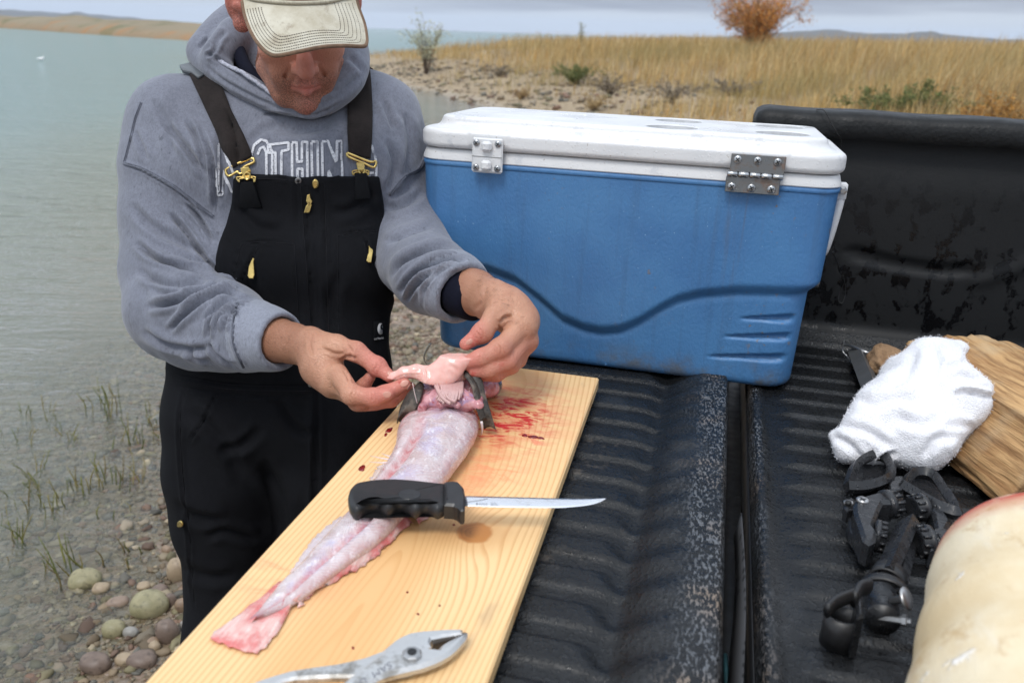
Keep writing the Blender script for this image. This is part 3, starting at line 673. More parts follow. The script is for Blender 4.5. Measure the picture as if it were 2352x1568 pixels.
def side_material():
    b = NB('black_side_liner'); n = b.noise(38, 4, .6, b.map((1,1,.7))); sp = b.rng(n, .53, .60); z = b.sep()[2]
    low = b.rng(z, .50, .30, .1, 1.0)
    s2 = b.math('MULTIPLY', sp, low)
    col = b.mix(s2, b.mix(b.noise(9, 3), (.0075,.008,.0085), (.012,.0125,.0135)), (.0025,.0025,.003)); rough = b.mix(s2, .55, .25)
    return b.done(col, b.sep(rough)[0], 0, b.bump(b.math('ADD', b.noise(160, 3), b.math('MULTIPLY', s2, -.6)), .3, .001), .28)
SIDEL = side_material()
BLACKP = simple('black_plastic', (.014,.0145,.016), .38, var=.2, sc=40, bump=.2, bs=300, bd=.0006)
DARKM = simple('dark_metal', (.014,.0145,.0155), .55, .2, var=.3, sc=25)
STEEL = simple('grey_steel', (.36,.36,.36), .38, .9, var=.25, sc=30, bump=.2, bs=120)
TRUCK = root('pickup_truck', (0, .9, -.1), 'T', label='black lined open pickup truck bed with its tailgate lowered', cat='pickup truck')
def ridge(y, ph): 
    t = np.abs(((y-ph)/.0625) % 1 - .5)*2          # 0 at the ridge crest
    return sstep(.70, .50, t)
RPH = .005
def floor_height(x, y, x0, x1, lip):
    sc = .012*np.sin((y-RPH)/.0625*2*np.pi)
    m = sstep(x0-.03, x0+.005, x)*sstep(x1+.012+sc, x1-.02+sc, x)
    z = -.0055 + .0055*ridge(y, RPH)*m
    return z, sc
ys = np.arange(.02, 1.735, .0036)
def tailgate():
    xs = np.concatenate([np.arange(-.402, -.37, .004), np.arange(-.37, -.09, .012), np.arange(-.09, .060, .0032)])
    X, Y = np.meshgrid(xs, ys, indexing='ij'); z, sc = floor_height(X, Y, -.35, -.058, 0)
    up = sstep(-.060, .012, X + sc*.6); z = z + up*.020 - .006*np.exp(-((X+.052)/.016)**2)
    z = z - .06*np.clip((X-.046)/.012, 0, 1)**2.2 - .05*np.clip((-.385-X)/.015, 0, 1)**2
    z = z + fbm(np.stack([X*9, Y*9, X*0], -1), 3, 3)*.0012
    e = sstep(.000, .022, X)*.95 + .25*sstep(-.03, .0, X); e = e*np.clip(.75 + .9*fbm(np.stack([X*14, Y*7, X*0], -1), 3, 8), .1, 1)
    tg = obj('tailgate', g_box((-.392, .02, -.085), (.05, 1.735, -.030)), DARKM, TRUCK, smooth=False)
    obj('ribbed_liner', g_grid(np.stack([X, Y, z], -1)), LINER, tg, colors=np.repeat(e.reshape(-1, 1), 3, 1))
    obj('end_cap', g_box((-.405, .02, -.09), (-.393, 1.735, -.02)), BLACKP, tg)
    obj('hinge_rail', g_box((.0505, .02, -.085), (.056, 1.735, -.06)), DARKM, tg)
tailgate()
def bed():
    xs = np.concatenate([np.arange(.0868, .16, .0036), np.arange(.16, .9, .014), np.arange(.9, 2.3, .06)])
    ys2 = np.concatenate([np.arange(-.05, .5, .006), np.arange(.5, 1.735, .0038)])
    X, Y = np.meshgrid(xs, ys2, indexing='ij'); z, sc = floor_height(X, Y, .150, 5.0, 0)
    z = z - .05*np.clip((.094-X)/.007, 0, 1)**2 + .004*np.exp(-((X-.102)/.007)**2) + fbm(np.stack([X*8, Y*8, X*0], -1), 3, 13)*.0014
    z = z + .03*sstep(1.68, 1.745, Y)**2
    e = sstep(.112, .096, X)*np.clip(.6 + 1.2*fbm(np.stack([X*16, Y*9, X*0], -1), 3, 18), 0, 1)
    f = obj('bed_floor', g_grid(np.stack([X, Y, z], -1)), LINER, TRUCK, colors=np.repeat(e.reshape(-1, 1), 3, 1))
    obj('floor_edge', g_box((.0862, -.05, -.11), (.0885, 1.735, -.035)), BLACKP, f)
    obj('gap_sill', g_box((.0575, -.05, -.13), (.0855, 1.735, -.10)), DARKM, TRUCK)
    # bent perforated strip standing in the gap, with a red cable under it
    t = np.linspace(0, 1, 40); yy = .30 + t*.68; V = np.stack([np.stack([.066 + .004*np.sin(t*9) + 0*t, yy, np.full_like(t, -.035)], -1), np.stack([.074 + .003*np.sin(t*9+1), yy, -.004 + .006*np.sin(t*7)], -1)], 1)
    b = NB('punched_strip'); h = b.rng(b.voro(55, b.map((1,1,1)), rand=.35), .20, .28); obj('hinge_strip', g_sheet(V, .0016), b.done(b.mix(h, (.006,.006,.006), (.045,.045,.047)), .6, .2), TRUCK)
    obj('cable', g_tube(spline([(.062,.28,-.05),(.066,.45,-.045),(.060,.60,-.055),(.064,.74,-.07)], 20), .0032, 8), simple('red_cable', (.22,.03,.02), .5), TRUCK)
    obj('cable', g_tube(spline([(.070,.28,-.06),(.063,.44,-.055),(.068,.62,-.06),(.064,.80,-.075)], 20), .0026, 8), simple('teal_cable', (.02,.07,.08), .5), TRUCK)
bed()
def side():
    Yw = 1.75; xs = np.arange(.052, 2.3, .012); zs = np.arange(-.02, .425, .006)
    X, Z = np.meshgrid(xs, zs, indexing='ij')
    y = Yw + .012*sstep(.30, .40, Z) - .05*sstep(.05, -.01, Z)**2
    d = poly_sd(X, Z, [(.262,.196),(.252,.183),(.268,.168),(.33,.158),(.42,.152),(.468,.156),(.482,.166),(.470,.178),(.42,.174),(.34,.180)])
    y = y + .006*sstep(.006, -.006, d)
    d2, _, _ = seg_dist(X, Z, [(.50,.148),(.56,.180),(.62,.235),(.70,.262),(2.3,.262)])
    y = y - .004*np.exp(-(d2/.012)**2)
    s = obj('bed_side', g_grid(np.stack([X, y, Z], -1)[:, ::-1]), SIDEL, TRUCK)
    # the moulded rail on top, its rear corner cut off at a slant
    prof = [(1.772,.405),(1.728,.398),(1.722,.408),(1.722,.430),(1.730,.442),(1.745,.446),(1.86,.446),(1.88,.43),(1.88,.05)]
    xs = np.concatenate([[.040,.042,.050,.062,.075], np.arange(.11, 2.3, .03)]); rows = []
    for k, x in enumerate(xs):
        c = [0,.55,.82,.95,1][k] if k < 5 else 1.0
        rows.append([(x + (.012*(1-c)), 1.80 + (py-1.80)*(.55+.45*c), .400 + (pz-.400)*(c if pz > .4 else 1) + .0012*math.sin(x*31)) for py, pz in prof])
    R = np.array(rows); V, Fq = g_grid(R); obj('top_rail', (V, [Fq[:, ::-1], np.arange(len(prof))[None]]), simple('rail_liner', (.0055,.006,.0065), .55, var=.35, spec=.3, sc=18, bump=.6, bs=150, bd=.002), s, sharp=50)
    obj('rear_post', g_box((.046, 1.762, -.10), (.0515, 1.876, .398)), BLACKP, s)
    a = np.linspace(0, np.pi, 24); rows = []
    for yy, k in ((1.745, 1.0), (1.60, 1.0), (1.575, .97), (1.565, .90), (1.565, 0.02)): rows.append(np.c_[1.08 - .46*k*np.cos(a), np.full(24, yy), -.005 + .24*k*np.sin(a)**.7])
    obj('wheel_arch', g_grid(np.array(rows)), SIDEL, TRUCK)
    obj('bumper', g_box((-.02, .1, -.42), (.12, 1.75, -.22)), STEEL, TRUCK); obj('rear_panel', g_box((.06, -.05, -.40), (.0860, 1.76, -.131)), DARKM, TRUCK)
side()

# ================================================================== THE COOLER
def blue_material():
    b = NB('blue_cooler_shell'); x, y, z = b.sep(); n = b.noise(7, 5, .6)
    col = b.mix(b.rng(n, .3, .7), (.048,.150,.335), (.064,.188,.385))
    streak = b.rng(b.noise(1, 4, .6, b.map((60, 60, 2.2))), .5, .72); col = b.mix(b.math('MULTIPLY', streak, .30), col, (.045,.10,.19))
    col = b.mix(b.math('MULTIPLY', b.rng(z, .07, .0), b.rng(b.noise(18, 5, .65), .42, .7)), col, (.10,.11,.12))
    # rust run below the metal hinge, small scratches and specks
    run = b.math('MULTIPLY', b.rng(b.math('ABSOLUTE', b.math('SUBTRACT', x, .198)), .05, .0), b.rng(z, .05, .33)); run = b.math('MULTIPLY', run, b.rng(b.noise(1, 3, .6, b.map((90,90,3))), .46, .72)); col = b.mix(b.math('MULTIPLY', run, .55), col, (.10,.085,.06))
    sp = b.math('MULTIPLY', b.rng(b.noise(90, 2), .66, .72), b.rng(b.noise(6, 3, .5, b.map(loc=(7,3,1))), .55, .7)); col = b.mix(sp, col, (.16,.13,.10))
    w = b.math('MULTIPLY', b.rng(b.noise(190, 2), .735, .77), .5); col = b.mix(w, col, (.30,.45,.62))
    peel = b.noise(1, 3, .55, b.map((260, 260, 150)))
    return b.done(col, b.rng(b.noise(12, 4), .3, .7, .36, .50), 0, b.bump(peel, .6, .0016), .45)
def white_material():
    b = NB('white_cooler_lid'); z = b.sep()[2]; n = b.noise(11, 5, .62); col = b.mix(b.rng(n, .35, .7), (.66,.66,.665), (.61,.615,.625))
    col = b.mix(b.math('MULTIPLY', b.rng(b.noise(26, 5, .7), .58, .66), .40), col, (.40,.42,.46)); col = b.mix(b.math('MULTIPLY', b.rng(b.noise(140, 2), .70, .75), .6), col, (.30,.26,.22))
    dr = b.rng(b.voro(150), .30, .16)
    return b.done(col, b.rng(b.noise(9, 4), .3, .7, .22, .42), 0, b.bump(b.math('ADD', b.math('MULTIPLY', dr, .5), b.math('MULTIPLY', b.noise(200, 3), .5)), .35, .0014))
BLUE = blue_material(); WHITE = white_material()
def rrect(hx, hy, r, nx, ny, nc):
    """perimeter of a rounded rectangle, counter-clockwise from the front left corner (front = -y)"""
    out = []
    for (sx, sy, a0) in ((-1,-1,180),(1,-1,270),(1,1,0),(-1,1,90)):
        a = np.radians(a0 + np.linspace(0, 90, nc)); c = np.array([sx*(hx-r), sy*(hy-r)]); arc = c + r*np.c_[np.cos(a), np.sin(a)]
        out.append(arc)
    pts = []
    for k in range(4):
        A = out[k]; Bn = out[(k+1) % 4]; n = nx if k % 2 == 0 else ny; pts.append(A); t = np.linspace(0, 1, n+2)[1:-1, None]; pts.append(A[-1]*(1-t) + Bn[0]*t)
    return np.concatenate(pts)
CCX, CCY = -.1630, 1.562
COOL = root('cooler', (CCX, CCY, 0), 'T', label='blue ice chest with white lid standing on the truck bed', cat='cooler')
def cooler():
    wave = np.array([(-.50,.166),(-.42,.167),(-.385,.164),(-.334,.150),(-.285,.118),(-.245,.088),(-.205,.076),(-.174,.0735),(-.14,.080),(-.108,.099),(-.075,.126),(-.046,.146),(-.005,.160),(.05,.171),(.12,.177),(.19,.181)])
    NX, NY, NC = 150, 10, 9; rows = []; zs = np.concatenate([[0,.0015,.005,.010,.016,.022], np.arange(.026, .3481, .0029)])
    for z in zs:
        t = z/.348; bot = 1 - .016*(1-np.clip(z/.022, 0, 1))**2*1.0
        up = rrect((.3345+.011*t), (.148+.010*t), .042, NX, NY, NC); lo = rrect((.3185+.012*t)*1.0, (.135+.012*t), .040, NX, NY, NC)
        if z < .016: k = .012*(1-math.sqrt(1-(1-z/.016)**2)); lo = lo - k*np.sign(lo); up = up - k*np.sign(up)
        X = up[:, 0] + CCX; front = up[:, 1] < -.10
        zc = np.where(front, np.interp(X, wave[:, 0], wave[:, 1]), np.interp(X, [-.5,.2], [.166,.181]))
        w = sstep(-.013, .014, z - zc)[:, None]; q = lo*(1-w) + up*w
        # moulded undercut line below the step and the three tapering grooves at the right
        q[:, 1] += np.where(front, .0022*np.exp(-((z-zc+.009)/.007)**2), 0)
        for (x0, z0, x1, z1) in ((.066,.120,.152,.129),(.042,.085,.151,.096),(.017,.046,.148,.058)):
            s = (X-x0)/(x1-x0); zz = z0 + (z1-z0)*s; hw = .0022 + .0070*np.clip(s, 0, 1); ins = front & (s > 0) & (s < 1.02)
            e = np.clip((s)/.25, 0, 1)*np.clip((1.02-s)/.05, 0, 1)
            q[:, 1] += np.where(ins, .0095*e*sstep(1.0, .35, np.abs(z-zz)/hw), 0)
        rows.append(np.c_[q + np.array([CCX, CCY]), np.full(len(q), z)])
    n = len(rows[0]); V = np.concatenate(rows); 
    body = obj('body', (V, [ring_faces(len(rows), n), np.arange(n)[None, ::-1]]), BLUE, COOL)
    # thin blue bead below the rim, white rim, lid
    def ringloft(prof, r, nx=30):
        rr = [np.c_[rrect(hx, hy, r, nx, 10, 9) + np.array([CCX, CCY]), np.full(nx*2+20+36, z)] for hx, hy, z in prof]; m = len(rr[0]); return np.concatenate(rr), [ring_faces(len(rr), m), np.arange(m)[None, ::-1], (np.arange(m)+(len(rr)-1)*m)[None]]
    obj('bead', ringloft([(.345,.1575,.338),(.347,.1595,.340),(.347,.1595,.345),(.345,.1575,.347)], .042), BLUE, body)
    obj('rim', ringloft([(.341,.1535,.3475),(.346,.1585,.3478),(.3475,.160,.3495),(.347,.1595,.354),(.3435,.156,.366),(.3385,.152,.3685)], .042), WHITE, COOL, sharp=40)
    # lid: soft slab, raised plate, four drink wells and a shallow panel
    s = SDF((CCX-.37, CCY-.185, .36), (CCX+.37, CCY+.185, .435), .0024); X, Y, Z = s.all()
    def slab(hx, hy, z0, z1, rc, re):
        qx = np.abs(X-CCX)-(hx-rc); qy = np.abs(Y-CCY)-(hy-rc); pl = np.sqrt(np.maximum(qx,0)**2+np.maximum(qy,0)**2)+np.minimum(np.maximum(qx,qy),0)-rc
        a = pl+re; c = np.abs(Z-(z0+z1)/2)-((z1-z0)/2-re); return np.sqrt(np.maximum(a,0)**2+np.maximum(c,0)**2)+np.minimum(np.maximum(a,c),0)-re
    d1 = slab(.349, .166, .369, .4005, .050, .009); d2 = slab(.3185, .135, .38, .4205, .035, .006)
    k = .022; h = np.clip(.5+.5*(d1-d2)/k, 0, 1); d = d1*(1-h)+d2*h-k*h*(1-h)
    for cx, cy in ((-.088,1.628),(-.090,1.477),(.090,1.640),(.088,1.490)):
        r = np.sqrt((X-cx)**2+(Y-cy)**2)-.043; w = np.maximum(r, .384-Z); kk = .0015; h = np.clip(.5-.5*(d+w)/kk, 0, 1); d = d*(1-h)-w*h+kk*h*(1-h)
    pan = np.maximum(np.abs(X+.335)-.075, np.abs(Y-1.575)-.055); ring_ = np.maximum(np.abs(pan)-.0025, .4185-Z); d = np.maximum(d, -ring_)
    for cx, hw in ((-.382,.034),(.050,.046)):            # flats behind the hinges
        fl = np.maximum(np.maximum(np.abs(X-cx)-hw, Y-(CCY-.158)), np.abs(Z-.388)-.010); kk = .003; h = np.clip(.5+.5*(d-np.maximum(fl, (CCY-.1675)-Y))/kk, 0, 1); d = d*(1-h)+np.maximum(fl, (CCY-.1675)-Y)*h-kk*h*(1-h)
    s.D = d.astype(np.float32); V, Q = s.mesh(); V = relax(V, Q, 1, .4); lid = obj('lid', (V, [Q]), WHITE, COOL)
    WELL = simple('shaded_well_plastic', (.50,.505,.515), .5, var=.15, sc=30, bump=0)  # greyer than the lid: shade inside the wells put into the colour
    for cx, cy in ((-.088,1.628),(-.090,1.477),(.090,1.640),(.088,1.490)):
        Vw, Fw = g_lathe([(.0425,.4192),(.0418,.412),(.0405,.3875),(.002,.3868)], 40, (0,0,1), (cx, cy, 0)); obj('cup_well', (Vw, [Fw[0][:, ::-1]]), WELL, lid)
    yf = CCY-.1685
    # white plastic hinge, its two broken stubs, four cross-head screws
    SCREW = simple('screw_steel', (.42,.43,.44), .32, .9, var=.2, sc=60)
    def screw(cx, cz, r, par, y0, slot=True):
        V, Fs = g_lathe([(r*1.02,0),(r,.0012),(r*.75,.0026),(r*.2,.0031)], 16, (0,-1,0), (cx, y0, cz)); sc = obj('screw', (V, Fs), SCREW, par)
        g = G(); a = cx*37 % 1.2
        for k in (0, 1.5708):
            c, q = math.cos(a+k), math.sin(a+k); e = r*.62; w = r*.13; B = np.array([(-e,-w),(e,-w),(e,w),(-e,w)]); B = np.c_[B[:,0]*c-B[:,1]*q, B[:,0]*q+B[:,1]*c]
            g.add(np.array([(cx+p[0], y0-.0034, cz+p[1]) for p in B]), np.array([[0,1,2,3]]))
        if slot: obj('slot', g, BLACKP, sc)
    hg = obj('plastic_hinge', g_bbox((-.4085, yf-.006, .334), (-.3555, yf-.0005, .3915), .003), WHITE, COOL, smooth=False)
    obj('seam', g_box((-.408, yf-.0066, .3600), (-.356, yf-.0061, .3612)), simple('seam_grey', (.3,.3,.3), .6), hg)
    for zc in (.378, .347): 
        g = G(); V, Fs = g_bbox((-.391, yf-.0155, zc-.0085), (-.373, yf-.006, zc+.0085), .004); g.add(V, Fs); obj('stub', g, WHITE, hg, smooth=False)
    for dx in (-.0185, .0185):
        for zc in (.3825, .3425): screw(-.382+dx, zc, .0056, hg, yf-.0062)
    b = NB('rusty_hinge_plate'); n = b.noise(45, 5, .65); ru = b.rng(n, .50, .66); HM_ = b.done(b.mix(b.math('MULTIPLY', ru, .65), (.22,.225,.23), (.16,.075,.03)), b.rng(n, .3, .7, .25, .5), b.math('SUBTRACT', .9, b.math('MULTIPLY', ru, .6)), b.bump(b.noise(90, 4), .2, .001))
    mh = root('metal_hinge', ORG[COOL.name], 'T'); mh.parent = COOL; mh.matrix_local = Matrix.Identity(4); ORG[mh.name] = ORG[COOL.name]
    x0, x1 = .0065, .0925
    obj('leaf', g_bbox((x0+.004, yf-.0035, .3655), (x1, yf-.0005, .3935), .001), HM_, mh, smooth=False); obj('leaf', g_bbox((x0, yf-.0035, .3335), (x1-.004, yf-.0005, .3585), .001), HM_, mh, smooth=False)
    for k in range(5):
        w = (x1-x0)/5; a = x0+k*w; obj('knuckle', g_tube([(a+.0006, yf-.005, .3620), (a+.0018, yf-.005, .3620), (a+w-.0018, yf-.005, .3620), (a+w-.0006, yf-.005, .3620)], [.0036,.0046,.0046,.0036], 14), simple('hinge_pin', (.4,.41,.42), .25, .95, sc=50) if k == 0 else bpy.data.materials['hinge_pin'], mh)
    for k in range(3):
        screw(x0+.014+k*.030, .3845, .0062, mh, yf-.0035); screw(x0+.010+k*.030, .3425, .0066, mh, yf-.0035)
    # swing handle at the right end, and the drain fitting low down
    hd = G(); hx = CCX+.3455
    path = spline([(hx+.006,1.505,.338),(hx+.012,1.505,.325),(hx+.007,1.507,.27),(hx+.002,1.515,.232),(hx+.000,1.535,.222),(hx+.000,1.59,.222),(hx+.002,1.61,.232),(hx+.007,1.617,.27),(hx+.012,1.62,.325),(hx+.006,1.62,.338)], 44)
    hd.add(*g_tube(path, .0075, 10)); hd.add(*g_bbox((hx+.001, 1.497, .318), (hx+.020, 1.512, .347), .003)); hd.add(*g_bbox((hx+.001, 1.612, .318), (hx+.020, 1.627, .347), .003))
    h_ = obj('handle', hd, WHITE, COOL); obj('bolt', g_lathe([(.0075,0),(.0075,.004),(.004,.005),(.004,.007),(.0015,.007)], 6, (0,-1,0), (hx+.012, 1.4965, .335)), STEEL, h_, smooth=False)
    hl = G(); lx = CCX-.3455; hl.add(*g_tube(path*np.array([-1,1,1])+np.array([2*CCX,0,0]), .0075, 10)); obj('handle', hl, WHITE, COOL)
    obj('drain_fitting', g_lathe([(.012,0),(.012,.006),(.007,.008),(.007,.018),(.009,.019),(.009,.026),(.003,.027)], 14, (1,0,-.15), (CCX+.3265, 1.56, .165)), STEEL, COOL)
cooler()

# ================================================================== THE BOARD
def pine_material():
    b = NB('pine_board'); x, y, z = b.sep()
    # board cut a little off the heart of a leaning trunk: rings about an axis just below the face
    w = b.noise(1, 3, .5, b.map((5.5, 1.1, 3))); w2 = b.noise(1, 4, .55, b.map((22, 2.2, 8)))
    def bump_at(px, py, s, k):
        d = b.math('ADD', b.math('POWER', b.math('MULTIPLY', b.math('SUBTRACT', x, px), 1/s), 2.0), b.math('POWER', b.math('MULTIPLY', b.math('SUBTRACT', y, py), .45/s), 2.0))
        return b.math('MULTIPLY', b.math('EXPONENT', b.math('MULTIPLY', d, -1.0)), k)
    K1, K2 = (KN[0][0], KN[0][1]), (KN[1][0], KN[1][1])
    warp = b.math('ADD', bump_at(K1[0], K1[1], .038, .030), bump_at(K2[0], K2[1], .022, .018))
    xc = b.math('ADD', b.math('SUBTRACT', x, -.005), b.math('MULTIPLY', b.math('SUBTRACT', w, .5), .045))
    hgt = b.math('ADD', b.math('ADD', b.math('MULTIPLY', b.math('ADD', y, -.02), .085), .012), b.math('MULTIPLY', b.math('SUBTRACT', b.noise(1.6, 2), .5), .035))
    r = b.math('SQRT', b.math('ADD', b.math('POWER', xc, 2.0), b.math('POWER', b.math('MULTIPLY', hgt, 1.25), 2.0)))
    r = b.math('ADD', b.math('ADD', r, warp), b.math('MULTIPLY', w2, .0035))
    ph = b.math('MULTIPLY', r, 160.0); fr = b.math('FRACT', ph)
    late = b.math('MULTIPLY', b.rng(fr, .50, .93), b.rng(fr, 1.0, .95))
    strong = b.rng(b.noise(1, 2, .5, b.comb(b.math('FLOOR', ph), 0.0, 0.0)), .3, .7, .35, 1.0)
    fib = b.noise(1, 3, .6, b.map((420, 9, 200)))
    early = b.mix(b.noise(4, 3), (.79,.55,.285), (.73,.47,.22)); lt = b.mix(b.noise(6, 2), (.50,.235,.075), (.58,.30,.11))
    col = b.mix(b.math('MULTIPLY', late, b.math('MULTIPLY', strong, .82)), early, lt)
    col = b.mix(b.math('MULTIPLY', b.math('SUBTRACT', fib, .5), .5), col, (.88,.66,.40))
    hrt = b.rng(b.math('ABSOLUTE', xc), .075, .02); col = b.mix(b.math('MULTIPLY', hrt, .60), col, (.64,.34,.13))
    for (px, py), s, k, cc in ((K1, .021, 1.0, (.30,.10,.022)), (K2, .0085, 1.0, (.22,.09,.03))):
        dx = b.math('MULTIPLY', b.math('SUBTRACT', x, px), 1/s); dy = b.math('MULTIPLY', b.math('SUBTRACT', y, py), .95/s)
        d = b.math('SQRT', b.math('ADD', b.math('POWER', dx, 2.0), b.math('POWER', dy, 2.0))); d = b.math('ADD', d, b.math('MULTIPLY', b.math('SUBTRACT', b.noise(60, 3), .5), .35))
        kr = b.math('FRACT', b.math('MULTIPLY', d, 4.0)); kc = b.mix(b.rng(kr, .4, .9, 0, .9), cc, tuple(q*.55 for q in cc)); kc = b.mix(b.rng(dx, -.5, .4), kc, (.44,.18,.045))
        col = b.mix(b.rng(d, 1.08, .80), col, kc); col = b.mix(b.math('MULTIPLY', b.rng(d, 2.6, 1.0), .35), col, (.55,.25,.08))
    # blood: streaked smears across the grain and a pink wash around the fish
    def zone(px, py, sx, sy): return b.math('EXPONENT', b.math('MULTIPLY', b.math('ADD', b.math('POWER', b.math('MULTIPLY', b.math('SUBTRACT', x, px), 1/sx), 2.0), b.math('POWER', b.math('MULTIPLY', b.math('SUBTRACT', y, py), 1/sy), 2.0)), -1.0))
    st = b.noise(1, 5, .68, b.map((38, 85, 1), rot=(0,0,.12)), .8); st2 = b.noise(1, 5, .62, b.map((14, 34, 1), loc=(3,7,0), rot=(0,0,.1)), .6)
    b1 = b.math('MULTIPLY', zone(BL[0][0], BL[0][1], .055, .085), b.rng(st, .46, .60)); b2 = b.math('MULTIPLY', zone(BL[0][0]-.01, BL[0][1]+.01, .085, .12), b.rng(st2, .36, .68))
    col = b.mix(b.math('MULTIPLY', b2, .95, clamp=True), col, (.74,.17,.085)); col = b.mix(b.math('MULTIPLY', b1, 1.7, clamp=True), col, (.54,.028,.018))
    pk = b.math('ADD', b.math('MULTIPLY', zone(BL[1][0], BL[1][1], .05, .06), b.rng(st2, .38, .7)), b.math('MULTIPLY', zone(BL[2][0], BL[2][1], .05, .045), b.rng(st2, .36, .7))); pk = b.math('ADD', pk, b.math('MULTIPLY', zone(BL[3][0], BL[3][1], .012, .045), b.rng(st, .48, .6)))
    col = b.mix(b.math('MULTIPLY', pk, .8, clamp=True), col, (.82,.28,.15))
    spk = b.math('MULTIPLY', b.rng(b.voro(13, rand=1.0), .050, .030), .8); col = b.mix(spk, col, (.16,.06,.025))
    grime = b.math('MULTIPLY', b.rng(b.noise(14, 4, .6, b.map((1,.4,1))), .66, .78), .35); col = b.mix(grime, col, (.22,.17,.12))
    wet = b.math('MAXIMUM', b.math('MAXIMUM', b2, pk), 0.0)
    return b.done(col, b.rng(wet, 0, .6, .50, .18), 0, b.bump(b.math('ADD', b.math('MULTIPLY', late, .5), fib), .18, .0006), .4)
BZ = .0275; BY0, BY1 = .03, 1.305
def board_x(y, s): return (-.1570 + (1.303-y)*.0205) if s > 0 else (-.4300 + (1.303-y)*.0205)
BO = np.array([-.28, (BY0+BY1)/2, .0085])
KN = [tp(1090,1222,BZ)-BO[:2], tp(1195,930,BZ)-BO[:2]]
BL = [tp(q[0], q[1], BZ)-BO[:2] for q in ((1165,955),(1130,1090),(640,1330),(1235,1005))]
def board():
    yy = np.linspace(BY0, BY1, 60); t = np.array([0,.004,.012,.5,.988,.996,1]); rows = []
    c = .0022
    prof = [(0,c),(0,1-c),(c,1),(.25,1),(.5,1),(.75,1),(1-c,1),(1,1-c),(1,c),(1-c,0),(c,0)]
    for y in yy:
        xl, xr = board_x(y, -1), board_x(y, 1); w = xr-xl; zt = BZ-.0085
        rows.append([(xl + (p*w if p in (.25,.5,.75) else (0 if p == 0 else (w if p == 1 else (c if p < .5 else w-c)))), y, .0085 + (zt if q == 1 else (0 if q == 0 else (zt-c if q > .5 else c)))) for p, q in prof])
    V = np.array(rows).reshape(-1, 3); n = len(prof); F1 = ring_faces(len(rows), n)
    obj('cutting_board', (V, [F1, np.arange(n)[None], (np.arange(n)+(len(rows)-1)*n)[None, ::-1]]), pine_material(), frame='T', origin=BO, smooth=False, label='long pale pine plank with blood smears lying on the tailgate', cat='wooden board')
board()
def drops():
    BD = simple('blood_clot', (.17,.008,.008), .12, var=.3, sc=60, bump=.3, bs=200); CB = bpy.data.objects['cutting_board']
    for k, (u, v, w, h) in enumerate([(893,988,10,4.5),(832,1075,8,6),(886,998,4,3),(1222,1003,13,2.6),(1240,1006,9,2.0),(1205,1000,5,3),(1042,1205,3,2),(961,1410,3,2.5),(936,1360,3,2),(811,1488,4,3.5),(1010,1390,2.5,2)]):
        g = np.random.default_rng(200+k); t = np.linspace(0, 2*np.pi, 18, endpoint=False); r = 1 + .3*g.normal(0, 1, 18); r = (r+np.roll(r, 1)+np.roll(r, -1))/3; a = -.5 if k < 3 else .12
        p = np.array([tp(u + (w*x*math.cos(a)-h*y*math.sin(a)), v + (w*x*math.sin(a)+h*y*math.cos(a)), BZ) for x, y in zip(np.cos(t)*r, np.sin(t)*r)])
        if .5*np.sum(p[:, 0]*np.roll(p[:, 1], -1) - np.roll(p[:, 0], -1)*p[:, 1]) < 0: p = p[::-1]
        V, Fs = g_prism(p, BZ-.0004, BZ+.0011, .0008); obj('blood_drop', (V, Fs), BD, CB)
drops()
# ================================================================== THE PERSON
def sculpt(V, N, strokes, dscale=1.0):
    u, v, d = proj(V); view = (V-C0)/np.linalg.norm(V-C0, axis=1)[:, None]; fac = np.clip(-(N*view).sum(1)*1.6, 0, 1); disp = np.zeros(len(V))
    for pts, w, a, kind in strokes:
        poly = spline(np.array(pts, float), 22) if len(pts) > 2 else np.array(pts, float); m = 4.5*w
        k = (u > poly[:, 0].min()-m) & (u < poly[:, 0].max()+m) & (v > poly[:, 1].min()-m) & (v < poly[:, 1].max()+m)
        if not k.any(): continue
        q, s, t = seg_dist(u[k], v[k], poly); tap = np.clip(np.minimum(t, 1-t)*5, 0, 1)**.7
        if kind == 'c': x = -np.exp(-(q/w)**2) + .62*np.exp(-((q-2.0*w)/(1.25*w))**2)
        elif kind == 'l': x = np.where(s > 0, 1.1*np.exp(-((q-1.5*w)/(1.5*w))**2), 0) - 1.0*np.exp(-(q/(.8*w))**2)     # overlap: one side rolls over the other
        elif kind == 'm': x = np.where(s < 0, 1.1*np.exp(-((q-1.5*w)/(1.5*w))**2), 0) - 1.0*np.exp(-(q/(.8*w))**2)
        else: x = np.exp(-(q/w)**2); tap = np.clip(np.minimum(t, 1-t)*30, 0, 1)
        disp[k] += a*x*tap
    return V + N*(disp*fac*dscale)[:, None]
def bvh_of(V, Q): return BVHTree.FromPolygons([tuple(p) for p in V], [tuple(int(i) for i in f) for f in Q])
def shoot(bvh, u, v):
    r = FW + RT*((u-CU)/F_PX) - UP*((v-CV)/F_PX); h = bvh.ray_cast(Vector(C0), Vector(r).normalized())
    return (None, None) if h[0] is None else (np.array(h[0]), np.array(h[1]))
